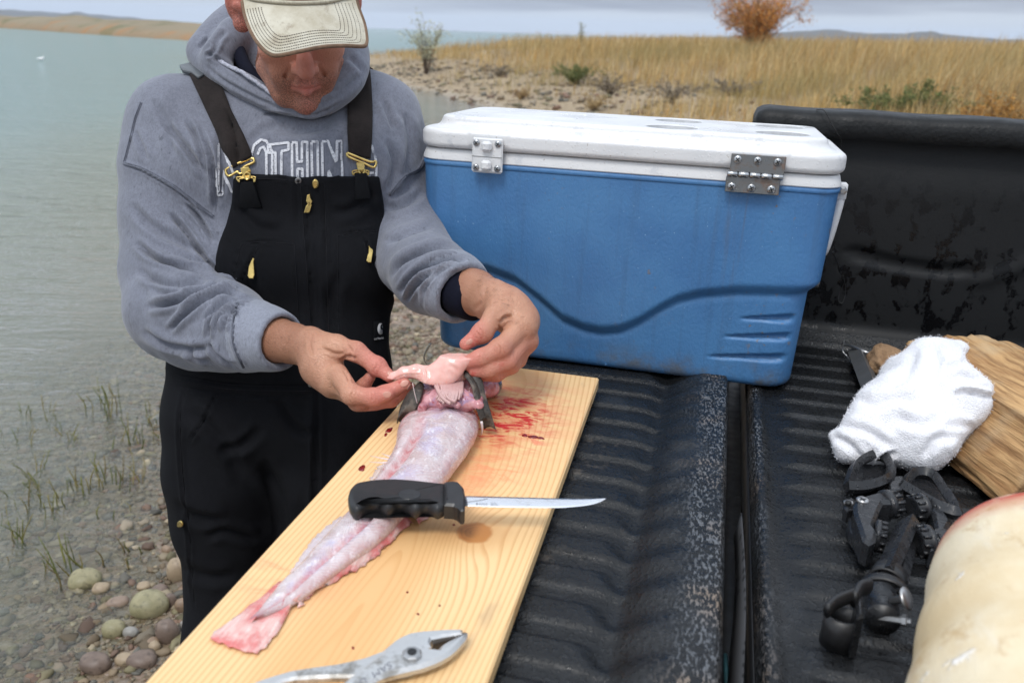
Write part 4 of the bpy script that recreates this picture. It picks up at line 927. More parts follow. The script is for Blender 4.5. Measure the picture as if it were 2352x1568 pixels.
def ribbon(bvh, L, R, off, th, n=40, across=7, extra=None):
    """cloth strip lying on a surface, its two edges given as sight lines"""
    L, R = spline(L, n), spline(R, n); rows = []
    for a, b in zip(L, R):
        row = []
        for t in np.linspace(0, 1, across):
            p, q = shoot(bvh, *(a*(1-t)+b*t)); row.append((p + q*off) if p is not None else None)
        good = [x for x in row if x is not None]
        if len(good) < across: 
            for i in range(across):
                if row[i] is None: row[i] = min(((abs(i-j), tuple(row[j])) for j in range(across) if row[j] is not None), default=(0, None))[1]
            if row[0] is None: continue
        rows.append(np.array([np.array(x) for x in row]))
    A = np.array(rows)
    for _ in range(3): A[1:-1] = .5*A[1:-1] + .25*(A[:-2]+A[2:])
    if extra is not None: A = np.concatenate([np.array(extra)[:, None]*0 + np.array([[A[0, j] + np.array(e) for j in range(across)] for e in extra]), A])
    return g_sheet(A, th)
def stick(bvh, polys, th, off=0.0, bev=0.0, center=None, nmix=.0, hole=None):
    """flat pieces cut to outlines seen in the photograph, lying in the tangent plane of the cloth"""
    g = G(); allp = np.concatenate([np.array(p, float) for p in polys]); c = allp.mean(0) if center is None else np.array(center, float)
    p0, n0 = shoot(bvh, c[0], c[1]); view = nrm(C0-p0); n0 = nrm(n0*(1-nmix) + view*nmix)
    ax = nrm(np.cross(UP, n0)); ay = np.cross(n0, ax)
    for p in polys:
        pts = []
        for u, v in p:
            r = FW + RT*((u-CU)/F_PX) - UP*((v-CV)/F_PX); t = (p0 + n0*off - C0).dot(n0)/r.dot(n0); q = C0 + r*t - p0; pts.append((q.dot(ax), q.dot(ay)))
        pts = np.array(pts); area = .5*np.sum(pts[:, 0]*np.roll(pts[:, 1], -1) - np.roll(pts[:, 0], -1)*pts[:, 1])
        if area < 0: pts = pts[::-1]
        V, Fs = g_prism(pts, off, off+th, bev); g.add(p0 + V[:, 0:1]*ax + V[:, 1:2]*ay + V[:, 2:3]*n0, Fs)
    return g
def cloth_material(name, c, var=.12, sc=9, weave=420, strength=.35, fuzz=.25, fine=.0007):
    b = NB(name); n = b.noise(sc, 5, .6); hea = b.math('ADD', b.math('MULTIPLY', b.noise(1, 2, .6, b.map((520, 520, 180))), .5), b.math('MULTIPLY', b.noise(1, 3, .65, b.map((210, 210, 85))), .5))
    col = b.mix(b.rng(n, .3, .7), tuple(k*(1-var) for k in c), tuple(k*(1+var) for k in c)); col = b.mix(b.rng(hea, .40, .62, 0, .42), col, tuple(k*.52 for k in c))
    lint = b.rng(b.noise(130, 2, .5, b.map((1, 1, .35))), .66, .74); col = b.mix(b.math('MULTIPLY', lint, .65), col, tuple(k*.45 for k in c))
    h = b.math('ADD', b.math('MULTIPLY', b.noise(weave, 2), 1.0), b.math('MULTIPLY', b.noise(45, 4, .6), 1.6))
    return b.done(col, .9, 0, b.bump(h, strength, fine*2.2), .15, Sheen_Weight=fuzz, Sheen_Roughness=.5)
GREY = cloth_material('grey_fleece', (.168,.178,.218), .10)
RIB = cloth_material('grey_rib_knit', (.235,.25,.30), .08)
BLACK = cloth_material('black_duck_canvas', (.0062,.0066,.0085), .25, 6, 700, .3, .0)
BLACK2 = cloth_material('black_canvas_hem', (.006,.0065,.008), .15, 6, 700, .25, .0)
NAVY = cloth_material('navy_jersey', (.006,.007,.016), .2, 9, 700, .2, .0)
STRAPM = cloth_material('brown_black_webbing', (.022,.0175,.0165), .25, 30, 900, .7, .03)
BRASS = simple('brass', (.62,.45,.16), .28, .95, var=.2, sc=60, bump=.1, bs=200)
def skin_material():
    b = NB('skin'); n = b.noise(30, 5, .6); f = b.noise(160, 3, .6); red = b.attr('tint'); rr = b.sep(red)
    base = b.mix(b.rng(n, .3, .7), (.50,.26,.165), (.42,.20,.125)); base = b.mix(rr[1], base, (.29,.125,.068)); base = b.mix(b.math('MULTIPLY', rr[0], .75), base, (.56,.17,.14))
    blot = b.math('MULTIPLY', b.rng(b.noise(70, 4, .65), .60, .72), b.math('MULTIPLY', rr[0], .6)); base = b.mix(blot, base, (.42,.04,.03))
    base = b.mix(b.math('MULTIPLY', b.rng(b.voro(420), .25, .05), .18), base, (.25,.10,.06)); base = b.mix(b.math('MULTIPLY', rr[2], b.rng(b.noise(620, 2), .42, .56)), base, (.045,.028,.02))
    crk = b.voro(230, b.map((1, 1, 1)), 'DISTANCE_TO_EDGE')
    h = b.math('ADD', b.math('MULTIPLY', b.rng(crk, 0, .12), .6), f)
    return b.done(base, b.rng(n, .3, .7, .42, .58), 0, b.bump(h, .7, .0010), .45, Subsurface_Weight=.16, Subsurface_Radius=(.010,.005,.003), Subsurface_Scale=.3)
SKIN = skin_material()

# ---- where the head sits and looks (down at the fish, a little to the right of the photographer)
Hc = P(681, 31, 1.392); _p, _y, _r = math.radians(45), math.radians(15), math.radians(7)
_U = UP*math.cos(_r) - RT*math.sin(_r); _R = RT*math.cos(_r) + UP*math.sin(_r); _T = -FW
_fh = _T*math.cos(_y) + _R*math.sin(_y); HE = _R*math.cos(_y) - _T*math.sin(_y); HF = _fh*math.cos(_p) - _U*math.sin(_p); HU = _U*math.cos(_p) + _fh*math.sin(_p)
HA = np.array([HE, HF, HU])
def hp(x, y, z): return Hc + HE*x + HF*y + HU*z
FA = HF*math.cos(math.radians(28)) - HU*math.sin(math.radians(28))     # brim direction
def head_mesh():
    lo = Hc-np.array([.19,.19,.24]); hi = Hc+np.array([.19,.19,.17]); s = SDF(lo, hi, .0024)
    s.ell(hp(0,-.012,.035), (.077,.098,.092), HA, .01).ell(hp(0,.028,-.02), (.068,.072,.080), HA, .03).ell(hp(0,.040,-.072), (.054,.052,.050), HA, .03)
    s.cap(hp(-.030,.058,-.108), hp(.030,.058,-.108), .021, .021, .022).ell(hp(0,.082,-.119), (.022,.016,.017), HA, .014)          # jaw and chin
    s.cap(hp(-.056,.015,-.085), hp(-.03,.06,-.112), .018, .016, .02).cap(hp(.056,.015,-.085), hp(.03,.06,-.112), .018, .016, .02)
    s.ell(hp(-.044,.068,-.030), (.022,.020,.018), HA, .02).ell(hp(.044,.068,-.030), (.022,.020,.018), HA, .02)                    # cheekbones
    s.ell(hp(-.036,.078,-.066), (.016,.012,.022), HA, .016).ell(hp(.036,.078,-.066), (.016,.012,.022), HA, .016)
    s.ell(hp(-.033,.098,.005), (.019,.016,.012), HA, .010, 'sub').ell(hp(.033,.098,.005), (.019,.016,.012), HA, .010, 'sub')       # sockets
    for sx in (-1, 1):
        s.ell(hp(.033*sx,.079,.004), (.0135,.0125,.0125), HA, .002); s.cap(hp(.020*sx,.091,.010), hp(.046*sx,.085,.008), .0035, .003, .004); s.cap(hp(.021*sx,.090,-.005), hp(.045*sx,.084,-.004), .0025, .002, .004)
        s.cap(hp(.014*sx,.094,.024), hp(.050*sx,.082,.022), .008, .006, .010)
    s.chain([hp(0,.090,.016), hp(0,.100,-.006), hp(0,.113,-.030), hp(0,.118,-.043)], [.0075,.0085,.0115,.0135], .008)               # nose
    for sx in (-1, 1): s.ell(hp(.0135*sx,.104,-.046), (.0085,.011,.0085), HA, .006).ell(hp(.0075*sx,.107,-.0565), (.0042,.006,.004), HA, .003, 'sub')
    s.cap(hp(-.007,.097,-.058), hp(-.009,.096,-.070), .004, .004, .006).cap(hp(.007,.097,-.058), hp(.009,.096,-.070), .004, .004, .006)
    s.chain([hp(-.025,.083,-.080), hp(-.010,.096,-.075), hp(0,.097,-.0765), hp(.010,.096,-.075), hp(.025,.083,-.080)], [.003,.0055,.0055,.0055,.003], .006)
    s.chain([hp(-.022,.083,-.084), hp(0,.0965,-.089), hp(.022,.083,-.084)], [.003,.0065,.003], .006)
    s.chain([hp(-.027,.086,-.0815), hp(-.01,.1005,-.0815), hp(.01,.1005,-.0815), hp(.027,.086,-.0815)], [.0012,.0018,.0018,.0012], .003, 'sub')
    for sx in (-1, 1): s.chain([hp(.021*sx,.098,-.046), hp(.030*sx,.091,-.062), hp(.034*sx,.080,-.082)], [.0008,.0012,.0006], .006, 'sub')
    for sx in (-1, 1):                                              # ears
        c = hp(.088*sx, -.014, .010); A = np.array([nrm(HE*.55*sx - HF*.85), nrm(HF*.85+HE*.5*sx), HU])
        s.ell(c, (.021,.009,.035), A, .006); s.ell(c + HU*-.032 + HF*.006, (.011,.008,.012), A, .008); s.ell(c + A[1]*.008 + HU*.004 + A[0]*.001, (.013,.006,.021), A, .004, 'sub')
        s.chain([c+A[0]*-.006+HU*.030, c+A[0]*.013+HU*.025, c+A[0]*.018, c+A[0]*.010+HU*-.025], .0045, .004); s.cap(hp(.070*sx,-.01,.0), c, .012, .010, .012)
    nb = P(668, 160, 1.55); s.cap(hp(0,-.03,-.05), nb, .056, .062, .03); s.cap(hp(.012,.03,-.12), nb + (C0-nb)*.03, .016, .03, .03)
    V, Q = s.mesh(); V = relax(V, Q, 1, .4); return V, Q
FU = lambda x: np.array(x, float)
def hands_mesh():
    # right hand: its thumb pinches the flap from above, four fingers curl under it
    a = [P(*q) for q in ((560,765,1.36),(633,780,1.322),(672,788,1.30),(706,797,1.283))]
    pts = [P(540,700,1.36), P(960,960,1.15), P(960,700,1.40), P(540,960,1.15)]; lo = np.minimum.reduce(pts)-.01; hi = np.maximum.reduce(pts)+.01; s = SDF(lo, hi, .0015)
    s.chain(a, [.037,.0335,.029,.0268], .012)
    s.chain([P(706,797,1.283), P(738,838,1.25), P(768,872,1.228)], [.0258,.0275,.0225], .014)
    s.cap(P(715,790,1.272), P(772,795,1.24), .0235, .017, .014); s.cap(P(735,850,1.255), P(764,884,1.24), .024, .019, .012)
    s.chain([P(772,796,1.238), P(818,807,1.224), P(866,841,1.212), P(895,864,1.203)], [.0165,.0135,.0118,.0088], .008)         # thumb
    s.ell(P(866,841,1.2115), (.0128,)*3, None, .006)
    s.chain([P(776,858,1.212), P(808,906,1.186), P(858,912,1.179), P(890,905,1.179)], [.0145,.0130,.0115,.0092], .007)        # index
    s.chain([P(768,873,1.228), P(822,921,1.200), P(882,904,1.192), P(929,882,1.189)], [.0140,.0125,.0113,.0090], .006)        # middle
    s.chain([P(762,884,1.242), P(836,931,1.216), P(899,917,1.207), P(941,890,1.203)], [.0130,.0115,.0105,.0085], .006)        # ring
    s.chain([P(758,890,1.252), P(802,908,1.245), P(836,884,1.232), P(850,866,1.226)], [.0120,.0102,.0095,.0080], .005)        # little finger, curled inside
    for c, r in (((808,907,1.186),.0135),((858,912,1.179),.0118),((822,922,1.200),.0128)): s.ell(P(*c), (r,)*3, None, .005)
    V1, Q1 = s.mesh(); V1 = relax(V1, Q1, 2, .4); N = vnormals(V1, Q1)
    V1 = sculpt(V1, N, [([(795,790),(808,806),(804,822)],3,.0010,'c'),([(858,828),(866,838),(860,850)],2.2,.0009,'c'),([(864,826),(872,836)],2,.0008,'c'),([(782,826),(800,818),(818,824)],3.5,.0022,'c'),([(788,852),(797,862),(802,876)],2.6,.0011,'c'),([(806,872),(816,880)],2,.001,'c'),([(852,902),(856,912),(853,922)],1.8,.0008,'c'),([(716,760),(712,790),(718,820)],4,.0010,'c'),([(740,800),(770,812),(800,812)],4,.0012,'c'),([(812,898),(806,908),(808,918)],2,.0008,'c')], 1.5)
    # left hand: thumb on top, index and middle under the flap, wrist bent down out of the dark cuff
    pts = [P(1000,600,1.40), P(1000,900,1.15), P(1290,600,1.15), P(1290,900,1.42), P(1290,600,1.42), P(1000,900,1.42)]
    lo = np.minimum.reduce(pts)-.01; hi = np.maximum.reduce(pts)+.01; s = SDF(lo, hi, .0015)
    s.chain([P(1040,650,1.37), P(1092,672,1.325), P(1130,690,1.285)], [.036,.0335,.0300], .012)
    s.chain([P(1130,690,1.285), P(1170,716,1.255), P(1194,748,1.236)], [.0295,.0285,.0250], .014)
    s.cap(P(1165,700,1.268), P(1200,735,1.252), .0270, .0255, .014); s.cap(P(1150,708,1.250), P(1150,722,1.232), .022, .017, .012)
    s.chain([P(1146,712,1.238), P(1136,728,1.222), P(1108,764,1.208), P(1070,790,1.203)], [.0175,.0150,.0132,.0092], .008)      # thumb
    s.ell(P(1108,764,1.207), (.0138,)*3, None, .006)
    s.chain([P(1196,752,1.228), P(1150,800,1.197), P(1104,822,1.190), P(1066,834,1.188)], [.0165,.0135,.0120,.0092], .007)      # index
    s.chain([P(1204,776,1.236), P(1166,829,1.206), P(1120,849,1.198), P(1086,853,1.196)], [.0160,.0132,.0118,.0092], .006)      # middle
    s.chain([P(1204,792,1.246), P(1174,838,1.220), P(1140,858,1.212), P(1112,862,1.210)], [.0150,.0122,.0108,.0088], .006)      # ring
    s.chain([P(1200,790,1.262), P(1190,826,1.240), P(1160,848,1.234), P(1140,852,1.230)], [.0140,.0115,.0100,.0080], .005)      # little finger
    for c, r in (((1203,755,1.231),.0185),((1212,783,1.240),.0165),((1150,800,1.197),.0140)): s.ell(P(*c), (r,)*3, None, .006)
    V2, Q2 = s.mesh(); V2 = relax(V2, Q2, 2, .4); N = vnormals(V2, Q2)
    V2 = sculpt(V2, N, [([(1098,752),(1108,764),(1112,778)],2.4,.0010,'c'),([(1094,760),(1102,772)],2,.0008,'c'),([(1148,742),(1160,730),(1178,726)],4,.0022,'c'),([(1146,746),(1150,764)],3,.0016,'c'),([(1142,790),(1150,800),(1152,812)],2.2,.0010,'c'),([(1150,786),(1160,798)],2,.0008,'c'),([(1100,815),(1104,828)],2,.0007,'c'),([(1118,652),(1108,690),(1090,712)],5,.0008,'c'),([(1160,690),(1184,706),(1200,730)],6,.0010,'r'),([(1144,696),(1166,716),(1188,742)],5,.0009,'r'),([(1130,700),(1140,690),(1160,688)],4,.0010,'c')], 1.5)
    return (V1, Q1), (V2, Q2)
def person():
    hv, hq = head_mesh(); (v1, q1), (v2, q2) = hands_mesh()
    # the rest of the body, under the clothes
    s = SDF((-1.0,.95,-.02), (.12,1.95,1.62), .011)
    for a, b, r in (((440,300,1.56),(850,290,1.58),.07),((520,420,1.55),(800,420,1.56),.085),((530,620,1.56),(770,620,1.56),.085),((540,850,1.58),(760,850,1.58),.09)): s.cap(P(*a), P(*b), r, r, .05)
    s.cap(P(668,170,1.55), P(665,300,1.57), .055, .07, .03)
    s.chain([P(420,300,1.54), P(405,480,1.53), P(420,715,1.47), P(560,765,1.36)], [.055,.052,.048,.038], .02); s.chain([P(850,290,1.585), P(914,430,1.59), P(958,595,1.47), P(1040,650,1.372)], [.052,.044,.042,.036], .015)
    LF, RF = np.array([-.60,1.33,.09]), np.array([-.30,1.40,.09])
    for h, k, f in ((P(545,930,1.60), P(545,1250,1.68), LF), (P(740,930,1.61), P(735,1250,1.69), RF)): s.chain([h, k, f], [.085,.06,.04], .03); s.cap(f-[0,0,.03], f+np.array([.05,-.16,-.045]), .04, .032, .02)
    bv, bq = s.mesh(); g = G(); g.add(hv, hq).add(v1, q1).add(v2, q2).add(bv, bq); V = g.V(); u, v, d = proj(V)
    # colour: reddened fingers, weathered face and forearms, stubble
    red = np.zeros(len(V)); tan = np.zeros(len(V)); stub = np.zeros(len(V)); n0, n1, n2 = len(hv), len(hv)+len(v1), len(hv)+len(v1)+len(v2)
    red[n0:n1] = sstep(770, 880, u[n0:n1])*.95; red[n1:n2] = np.maximum(sstep(1150, 1080, u[n1:n2])*sstep(700,760,v[n1:n2]), .55*sstep(740, 820, v[n1:n2]))*.95
    tan[n0:n1] = sstep(740, 660, u[n0:n1])*.75; tan[n1:n2] = sstep(1150, 1090, u[n1:n2])*sstep(730,690,v[n1:n2])*.5; tan[:n0] = .55
    L = (hv-Hc) @ HA.T; red[:n0] = .28 + .5*np.exp(-((L[:, 1]-.112)/.03)**2)*np.exp(-(L[:, 0]/.02)**2) + .6*(np.abs(L[:, 0]) > .079) + .35*np.exp(-((L[:, 2]+.082)/.009)**2)*(np.abs(L[:, 0]) < .024)*(L[:, 1] > .07)
    st = sstep(-.045, -.075, L[:, 2])*sstep(-.04, .03, L[:, 1]); st = st*(1-.9*np.exp(-((L[:, 2]+.082)/.007)**2)*(np.abs(L[:, 0]) < .023)); st = np.maximum(st, sstep(.052,.066,np.abs(L[:,0]))*sstep(.03,-.02,L[:,2])*sstep(.05,.0,L[:,1])); stub[:n0] = st*.62
    arm = np.zeros(len(V)); arm[n0:n1] = sstep(735, 680, u[n0:n1])*.30; arm[n1:n2] = sstep(1160,1110,u[n1:n2])*sstep(700,660,v[n1:n2])*.2; stub = np.maximum(stub, arm*.6)
    pr = obj('person', g, SKIN, colors=np.c_[red, tan, stub], origin=(-.45,1.37,0.0), label='man in grey hooded sweatshirt, black bib overalls and tan cap cleaning a fish', cat='person')
    NAIL = simple('fingernail', (.50,.24,.18), .32, var=.08, sc=60, bump=0)
    bh = bvh_of(V[:n2], np.concatenate([hq, q1+n0, q2+n1])); 
    for (c, dx, w, l) in (((889,906),(1,-.12),.0046,.0060),((929,880),(.8,-.5),.0045,.0062),((940,889),(.7,-.6),.0038,.0050),((897,858),(.75,.6),.0036,.0050),((1078,785),(-.8,.6),.0034,.0060)):
        p, n = shoot(bh, *c)
        if p is None: continue
        t = nrm(RT*dx[0] - UP*dx[1]); t = nrm(t - n*t.dot(n)); b = np.cross(n, t); I, Fi = IC2
        obj('nail', (p + n*-.0004 + (I[:, 0:1]*l*t + I[:, 1:2]*w*b + I[:, 2:3]*.0009*n), [Fi]), NAIL, pr)
    # hairs on the forearms
    g2 = np.random.default_rng(4); T = G()
    for V_, Q_, cond in ((v1, q1, lambda u, v: (u > 610) & (u < 735)), (v2, q2, lambda u, v: (u > 1095) & (u < 1175) & (v < 700))):
        N_ = vnormals(V_, Q_); uu, vv, _ = proj(V_); idx = np.where(cond(uu, vv))[0]; idx = g2.choice(idx, min(260, len(idx)), False)
        for i in idx:
            t = RT*g2.normal(.7, .4) - UP*g2.normal(.5, .5); t = nrm(t - N_[i]*t.dot(N_[i])); L_ = g2.uniform(.004, .010); p = V_[i]; T.add(*g_tube([p, p+t*L_*.5+N_[i]*.0012, p+t*L_+N_[i]*.0016], [.00010,.00008,.00003], 3, False))
    tag(obj('arm_hair', T, simple('dark_hair', (.02,.013,.01), .6, bump=0), pr), kind='stuff')
    return pr, bh
PERSON, BODY_BVH = person()

# ---- the sweatshirt
TORSO = [((412,292,1.535),(868,280,1.565),.079,.079),((470,400,1.525),(820,392,1.535),.108,.108),((500,600,1.54),(795,600,1.545),.106,.106),((528,800,1.56),(765,800,1.56),.100,.100)]
RARM = [(408,286,1.53,.0835),(392,380,1.528,.082),(389,500,1.515,.081),(396,620,1.495,.083),(410,715,1.46,.083),(455,738,1.43,.080),(515,752,1.395,.071),(570,768,1.357,.056),(600,774,1.338,.0485),(622,778,1.327,.0445),(646,783,1.313,.0435)]
LARM = [(864,272,1.575,.073),(890,340,1.59,.069),(914,430,1.585,.066),(938,530,1.535,.065),(960,598,1.468,.065),(990,632,1.405,.062),(1030,652,1.372,.054),(1046,661,1.357,.0500),(1063,673,1.342,.0470)]
def hoodie():
    s = SDF((-1.01,1.02,.80), (.03,1.86,1.60), .0034)
    for a, b, r, r2 in TORSO: s.cap(P(*a), P(*b), r, r2, .05)
    s.cap(P(530,232,1.58), P(800,222,1.60), .062, .062, .05); s.cap(P(668,262,1.585), P(668,300,1.55), .07, .085, .05)
    for A in (RARM, LARM):
        for i in range(len(A)-1): s.cap(P(*A[i][:3]), P(*A[i+1][:3]), A[i][3], A[i+1][3], .018 if i else .03)
    for A, L in ((RARM, .05), (LARM, .035)):               # open ends of the sleeves
        e = P(*A[-1][:3]); p = P(*A[-2][:3]); t = nrm(e-p); R = A[-1][3]
        bl = s.block(e-.07, e+.07, 0); sl, X, Y, Z = bl; dd = (X-e[0])*t[0]+(Y-e[1])*t[1]+(Z-e[2])*t[2]; w = .004*np.sin(6*(X+Y+Z)/.05)
        rad = np.sqrt(np.maximum((X-e[0])**2+(Y-e[1])**2+(Z-e[2])**2-dd**2, 0)); s.D[sl] = np.where(rad < R*1.5, np.maximum(s.D[sl], dd-.002), s.D[sl]).astype(np.float32)
        s.cap(e - t*L, e + t*.03, R-.0065, R-.0060, .002, 'sub')
    V, Q = s.mesh(); V = relax(V, Q, 2, .45); N = vnormals(V, Q)
    fold = [([(312,556),(362,597),(414,616),(487,641),(548,668)],7,.0085,'c'),([(391,488),(441,552),(480,604),(505,632)],6,.0075,'c'),([(427,468),(460,505),(490,556)],5,.006,'c'),
        ([(338,705),(394,699),(460,676),(513,658),(556,668)],7,.0090,'c'),([(388,760),(434,720),(480,688),(526,682),(566,688)],6,.0085,'c'),([(470,735),(505,708),(540,694),(584,686)],5,.0072,'c'),
        ([(478,776),(490,734),(526,706),(575,702)],4.5,.0066,'c'),([(514,764),(524,730),(548,710)],4,.0055,'c'),([(480,790),(503,818),(536,842)],5,.0065,'c'),([(497,762),(506,735),(530,716),(556,712)],3.5,.0045,'c'),
        ([(300,470),(350,520),(420,560),(480,590)],10,.0045,'c'),([(320,620),(370,650),(430,655),(500,650)],9,.006,'c'),([(330,760),(380,790),(430,800),(480,800)],8,.006,'c'),([(345,660),(380,675),(430,672)],7,.004,'c'),([(430,800),(450,820),(480,832)],6,.005,'c'),
        ([(385,287),(434,349),(472,404)],7,.006,'c'),([(427,274),(460,332),(476,400)],6,.006,'c'),([(460,297),(490,380),(496,480)],6,.0075,'c'),([(312,300),(338,369)],6,.003,'c'),([(350,230),(385,290),(400,360)],10,.003,'c'),([(500,300),(512,380),(506,470)],7,.004,'c'),([(520,240),(545,330),(552,400)],9,.003,'c'),
        ([(283,372),(330,388),(400,426),(450,466),(494,500)],3.2,.0028,'r'),([(283,379),(330,395),(398,433),(447,473),(491,507)],2.2,.0025,'c'),
        ([(546,692),(536,740),(536,790),(560,846)],3.0,.0028,'c'),([(553,692),(543,740),(543,790),(567,846)],2.5,.0012,'r'),
        ([(889,560),(935,540),(1000,515)],9,.0045,'c'),([(893,640),(926,602),(985,576),(1046,566)],8,.0065,'c'),([(918,672),(955,630),(1012,604),(1074,598)],6,.0075,'c'),([(930,694),(958,655),(996,625)],5,.005,'c'),
        ([(970,715),(974,668),(1012,626),(1072,600)],3.0,.0028,'c'),([(885,480),(930,470),(975,440)],9,.0045,'c'),([(890,320),(905,380),(890,440)],9,.0045,'c'),([(930,260),(945,330),(930,400)],10,.0045,'c'),
        ([(978,352),(960,385),(925,405),(893,446)],3.0,.0028,'r'),([(982,360),(964,392),(929,412),(897,452)],2.2,.0022,'c'),([(880,230),(905,300)],7,.003,'c'),([(620,290),(690,300),(760,288)],12,.003,'c'),([(575,330),(600,300),(640,285)],9,.002,'c'),([(790,300),(780,340),(785,380)],8,.003,'c')]
    V = sculpt(V, N, [(p_, w_*.88, a_, k_) for p_, w_, a_, k_ in fold if True], 1.7); N = vnormals(V, Q)
    V = V + N*(fbm(V*14, 3, 5)*.0028 + fbm(V*38, 2, 6)*.0009)[:, None]
    # ribbed cuffs by face
    fc = V[Q].mean(1); mi = np.zeros(len(Q), int)
    for A, L in ((RARM, .060), (LARM, .036)):
        e = P(*A[-1][:3]); t = nrm(e-P(*A[-3][:3])); dd = (fc-e) @ t; rad = np.linalg.norm(fc-e-dd[:, None]*t, axis=1); mi[(dd > -L) & (rad < A[-1][3]*1.35)] = 1
    N = vnormals(V, Q)
    g = G(); g.v = [V]; g.n = len(V); g.f = [Q[mi == 0], Q[mi == 1]]; g.mi = [np.zeros((mi == 0).sum(), int), np.ones((mi == 1).sum(), int)]
    return obj('sweatshirt', g, [GREY, RIB], PERSON), bvh_of(V, Q)
HOODIE, HB = hoodie()
def hood():
    pts = [P(440,40,1.62)-.06, P(900,300,1.30)+.03, P(420,300,1.70), P(900,20,1.72), P(640,-30,1.74)]; lo = np.minimum.reduce(pts)-.03; hi = np.maximum.reduce(pts)+.03
    s = SDF(lo, hi, .003)
    outer = [(462,126,1.53,.018),(480,152,1.51,.017),(508,170,1.49,.0165),(558,196,1.465,.0175),(600,218,1.448,.0145),(630,236,1.436,.0100),(664,249,1.430,.0068),(700,254,1.428,.0065),(735,242,1.432,.0115),(770,216,1.443,.0190),(802,176,1.47,.0245),(806,132,1.51,.028),(784,80,1.58,.034),(700,30,1.63,.036),(600,25,1.62,.037),(520,72,1.57,.030),(478,102,1.55,.022)]
    inner = [(700,250,1.432,.006),(742,226,1.444,.009),(774,184,1.47,.012),(793,140,1.50,.015),(784,95,1.56,.03),(690,50,1.61,.035),(600,50,1.60,.035),(535,92,1.565,.026),(505,120,1.53,.016)]
    for A in (outer, inner):
        n = len(A); cl = A is outer; c = spline(np.array(A), n*4, cl)
        for i in range(len(c) if cl else len(c)-1): a, b = c[i], c[(i+1) % len(c)]; s.cap(P(*a[:3]), P(*b[:3]), a[3], b[3], .014)
    s.cap(P(540,80,1.52), P(500,125,1.49), .03, .026, .02).cap(P(560,95,1.60), P(600,160,1.59), .05, .055, .03).cap(P(600,160,1.59), P(760,150,1.61), .055, .055, .03)
    V, Q = s.mesh(); V = relax(V, Q, 3, .5); N = vnormals(V, Q)
    V = sculpt(V, N, [([(470,150),(510,182),(565,214),(620,240),(660,252)],4,.004,'c'),([(601,245),(657,251),(707,264),(750,252),(790,228)],2.4,.0028,'c'),([(606,250),(657,257),(707,270),(750,259)],2.2,.0020,'r'),([(470,120),(520,150),(570,185),(610,212)],4,.004,'c'),([(760,220),(800,196),(830,170)],7,.005,'c'),([(800,130),(826,155),(836,172)],7,.004,'c'),([(730,238),(770,225),(800,208)],5,.003,'c'),([(455,112),(470,98),(480,86)],3,.005,'c'),([(470,130),(490,120),(500,100)],4,.005,'c'),([(520,70),(500,90),(492,110)],6,.005,'c')])
    V = V + vnormals(V, Q)*(fbm(V*18, 3, 15)*.0022)[:, None]
    h = obj('hood', (V, [Q]), GREY, HOODIE)
    e = spline(np.array([(461,116,1.505),(486,131,1.486),(512,145,1.468),(558,168,1.440),(594,193,1.424),(628,218,1.417),(660,241,1.412)]), 60); e = Pa(e) 
    obj('frayed_edge', g_tube(e + fbm(e*120, 2, 2)[:, None]*.0015, .0032 + .0018*np.abs(fbm(e*200, 2, 3)), 6), simple('frayed_cotton', (.33,.34,.40), .95, var=.3, sc=300, bump=.8, bs=500), h)
    obj('undershirt_collar', g_tube(Pa(spline(np.array([(538,88,1.53),(547,115,1.51),(562,150,1.485),(588,184,1.465),(622,214,1.448),(665,242,1.44)]), 30)), .012, 10), NAVY, PERSON)
hood()
obj('undershirt_cuff', g_tube(Pa(np.array([(1050,662,1.355),(1068,672,1.342),(1090,682,1.3255),(1098,686,1.3205),(1100,687,1.319)])), [.040,.040,.0385,.037,.034], 40), NAVY, PERSON)
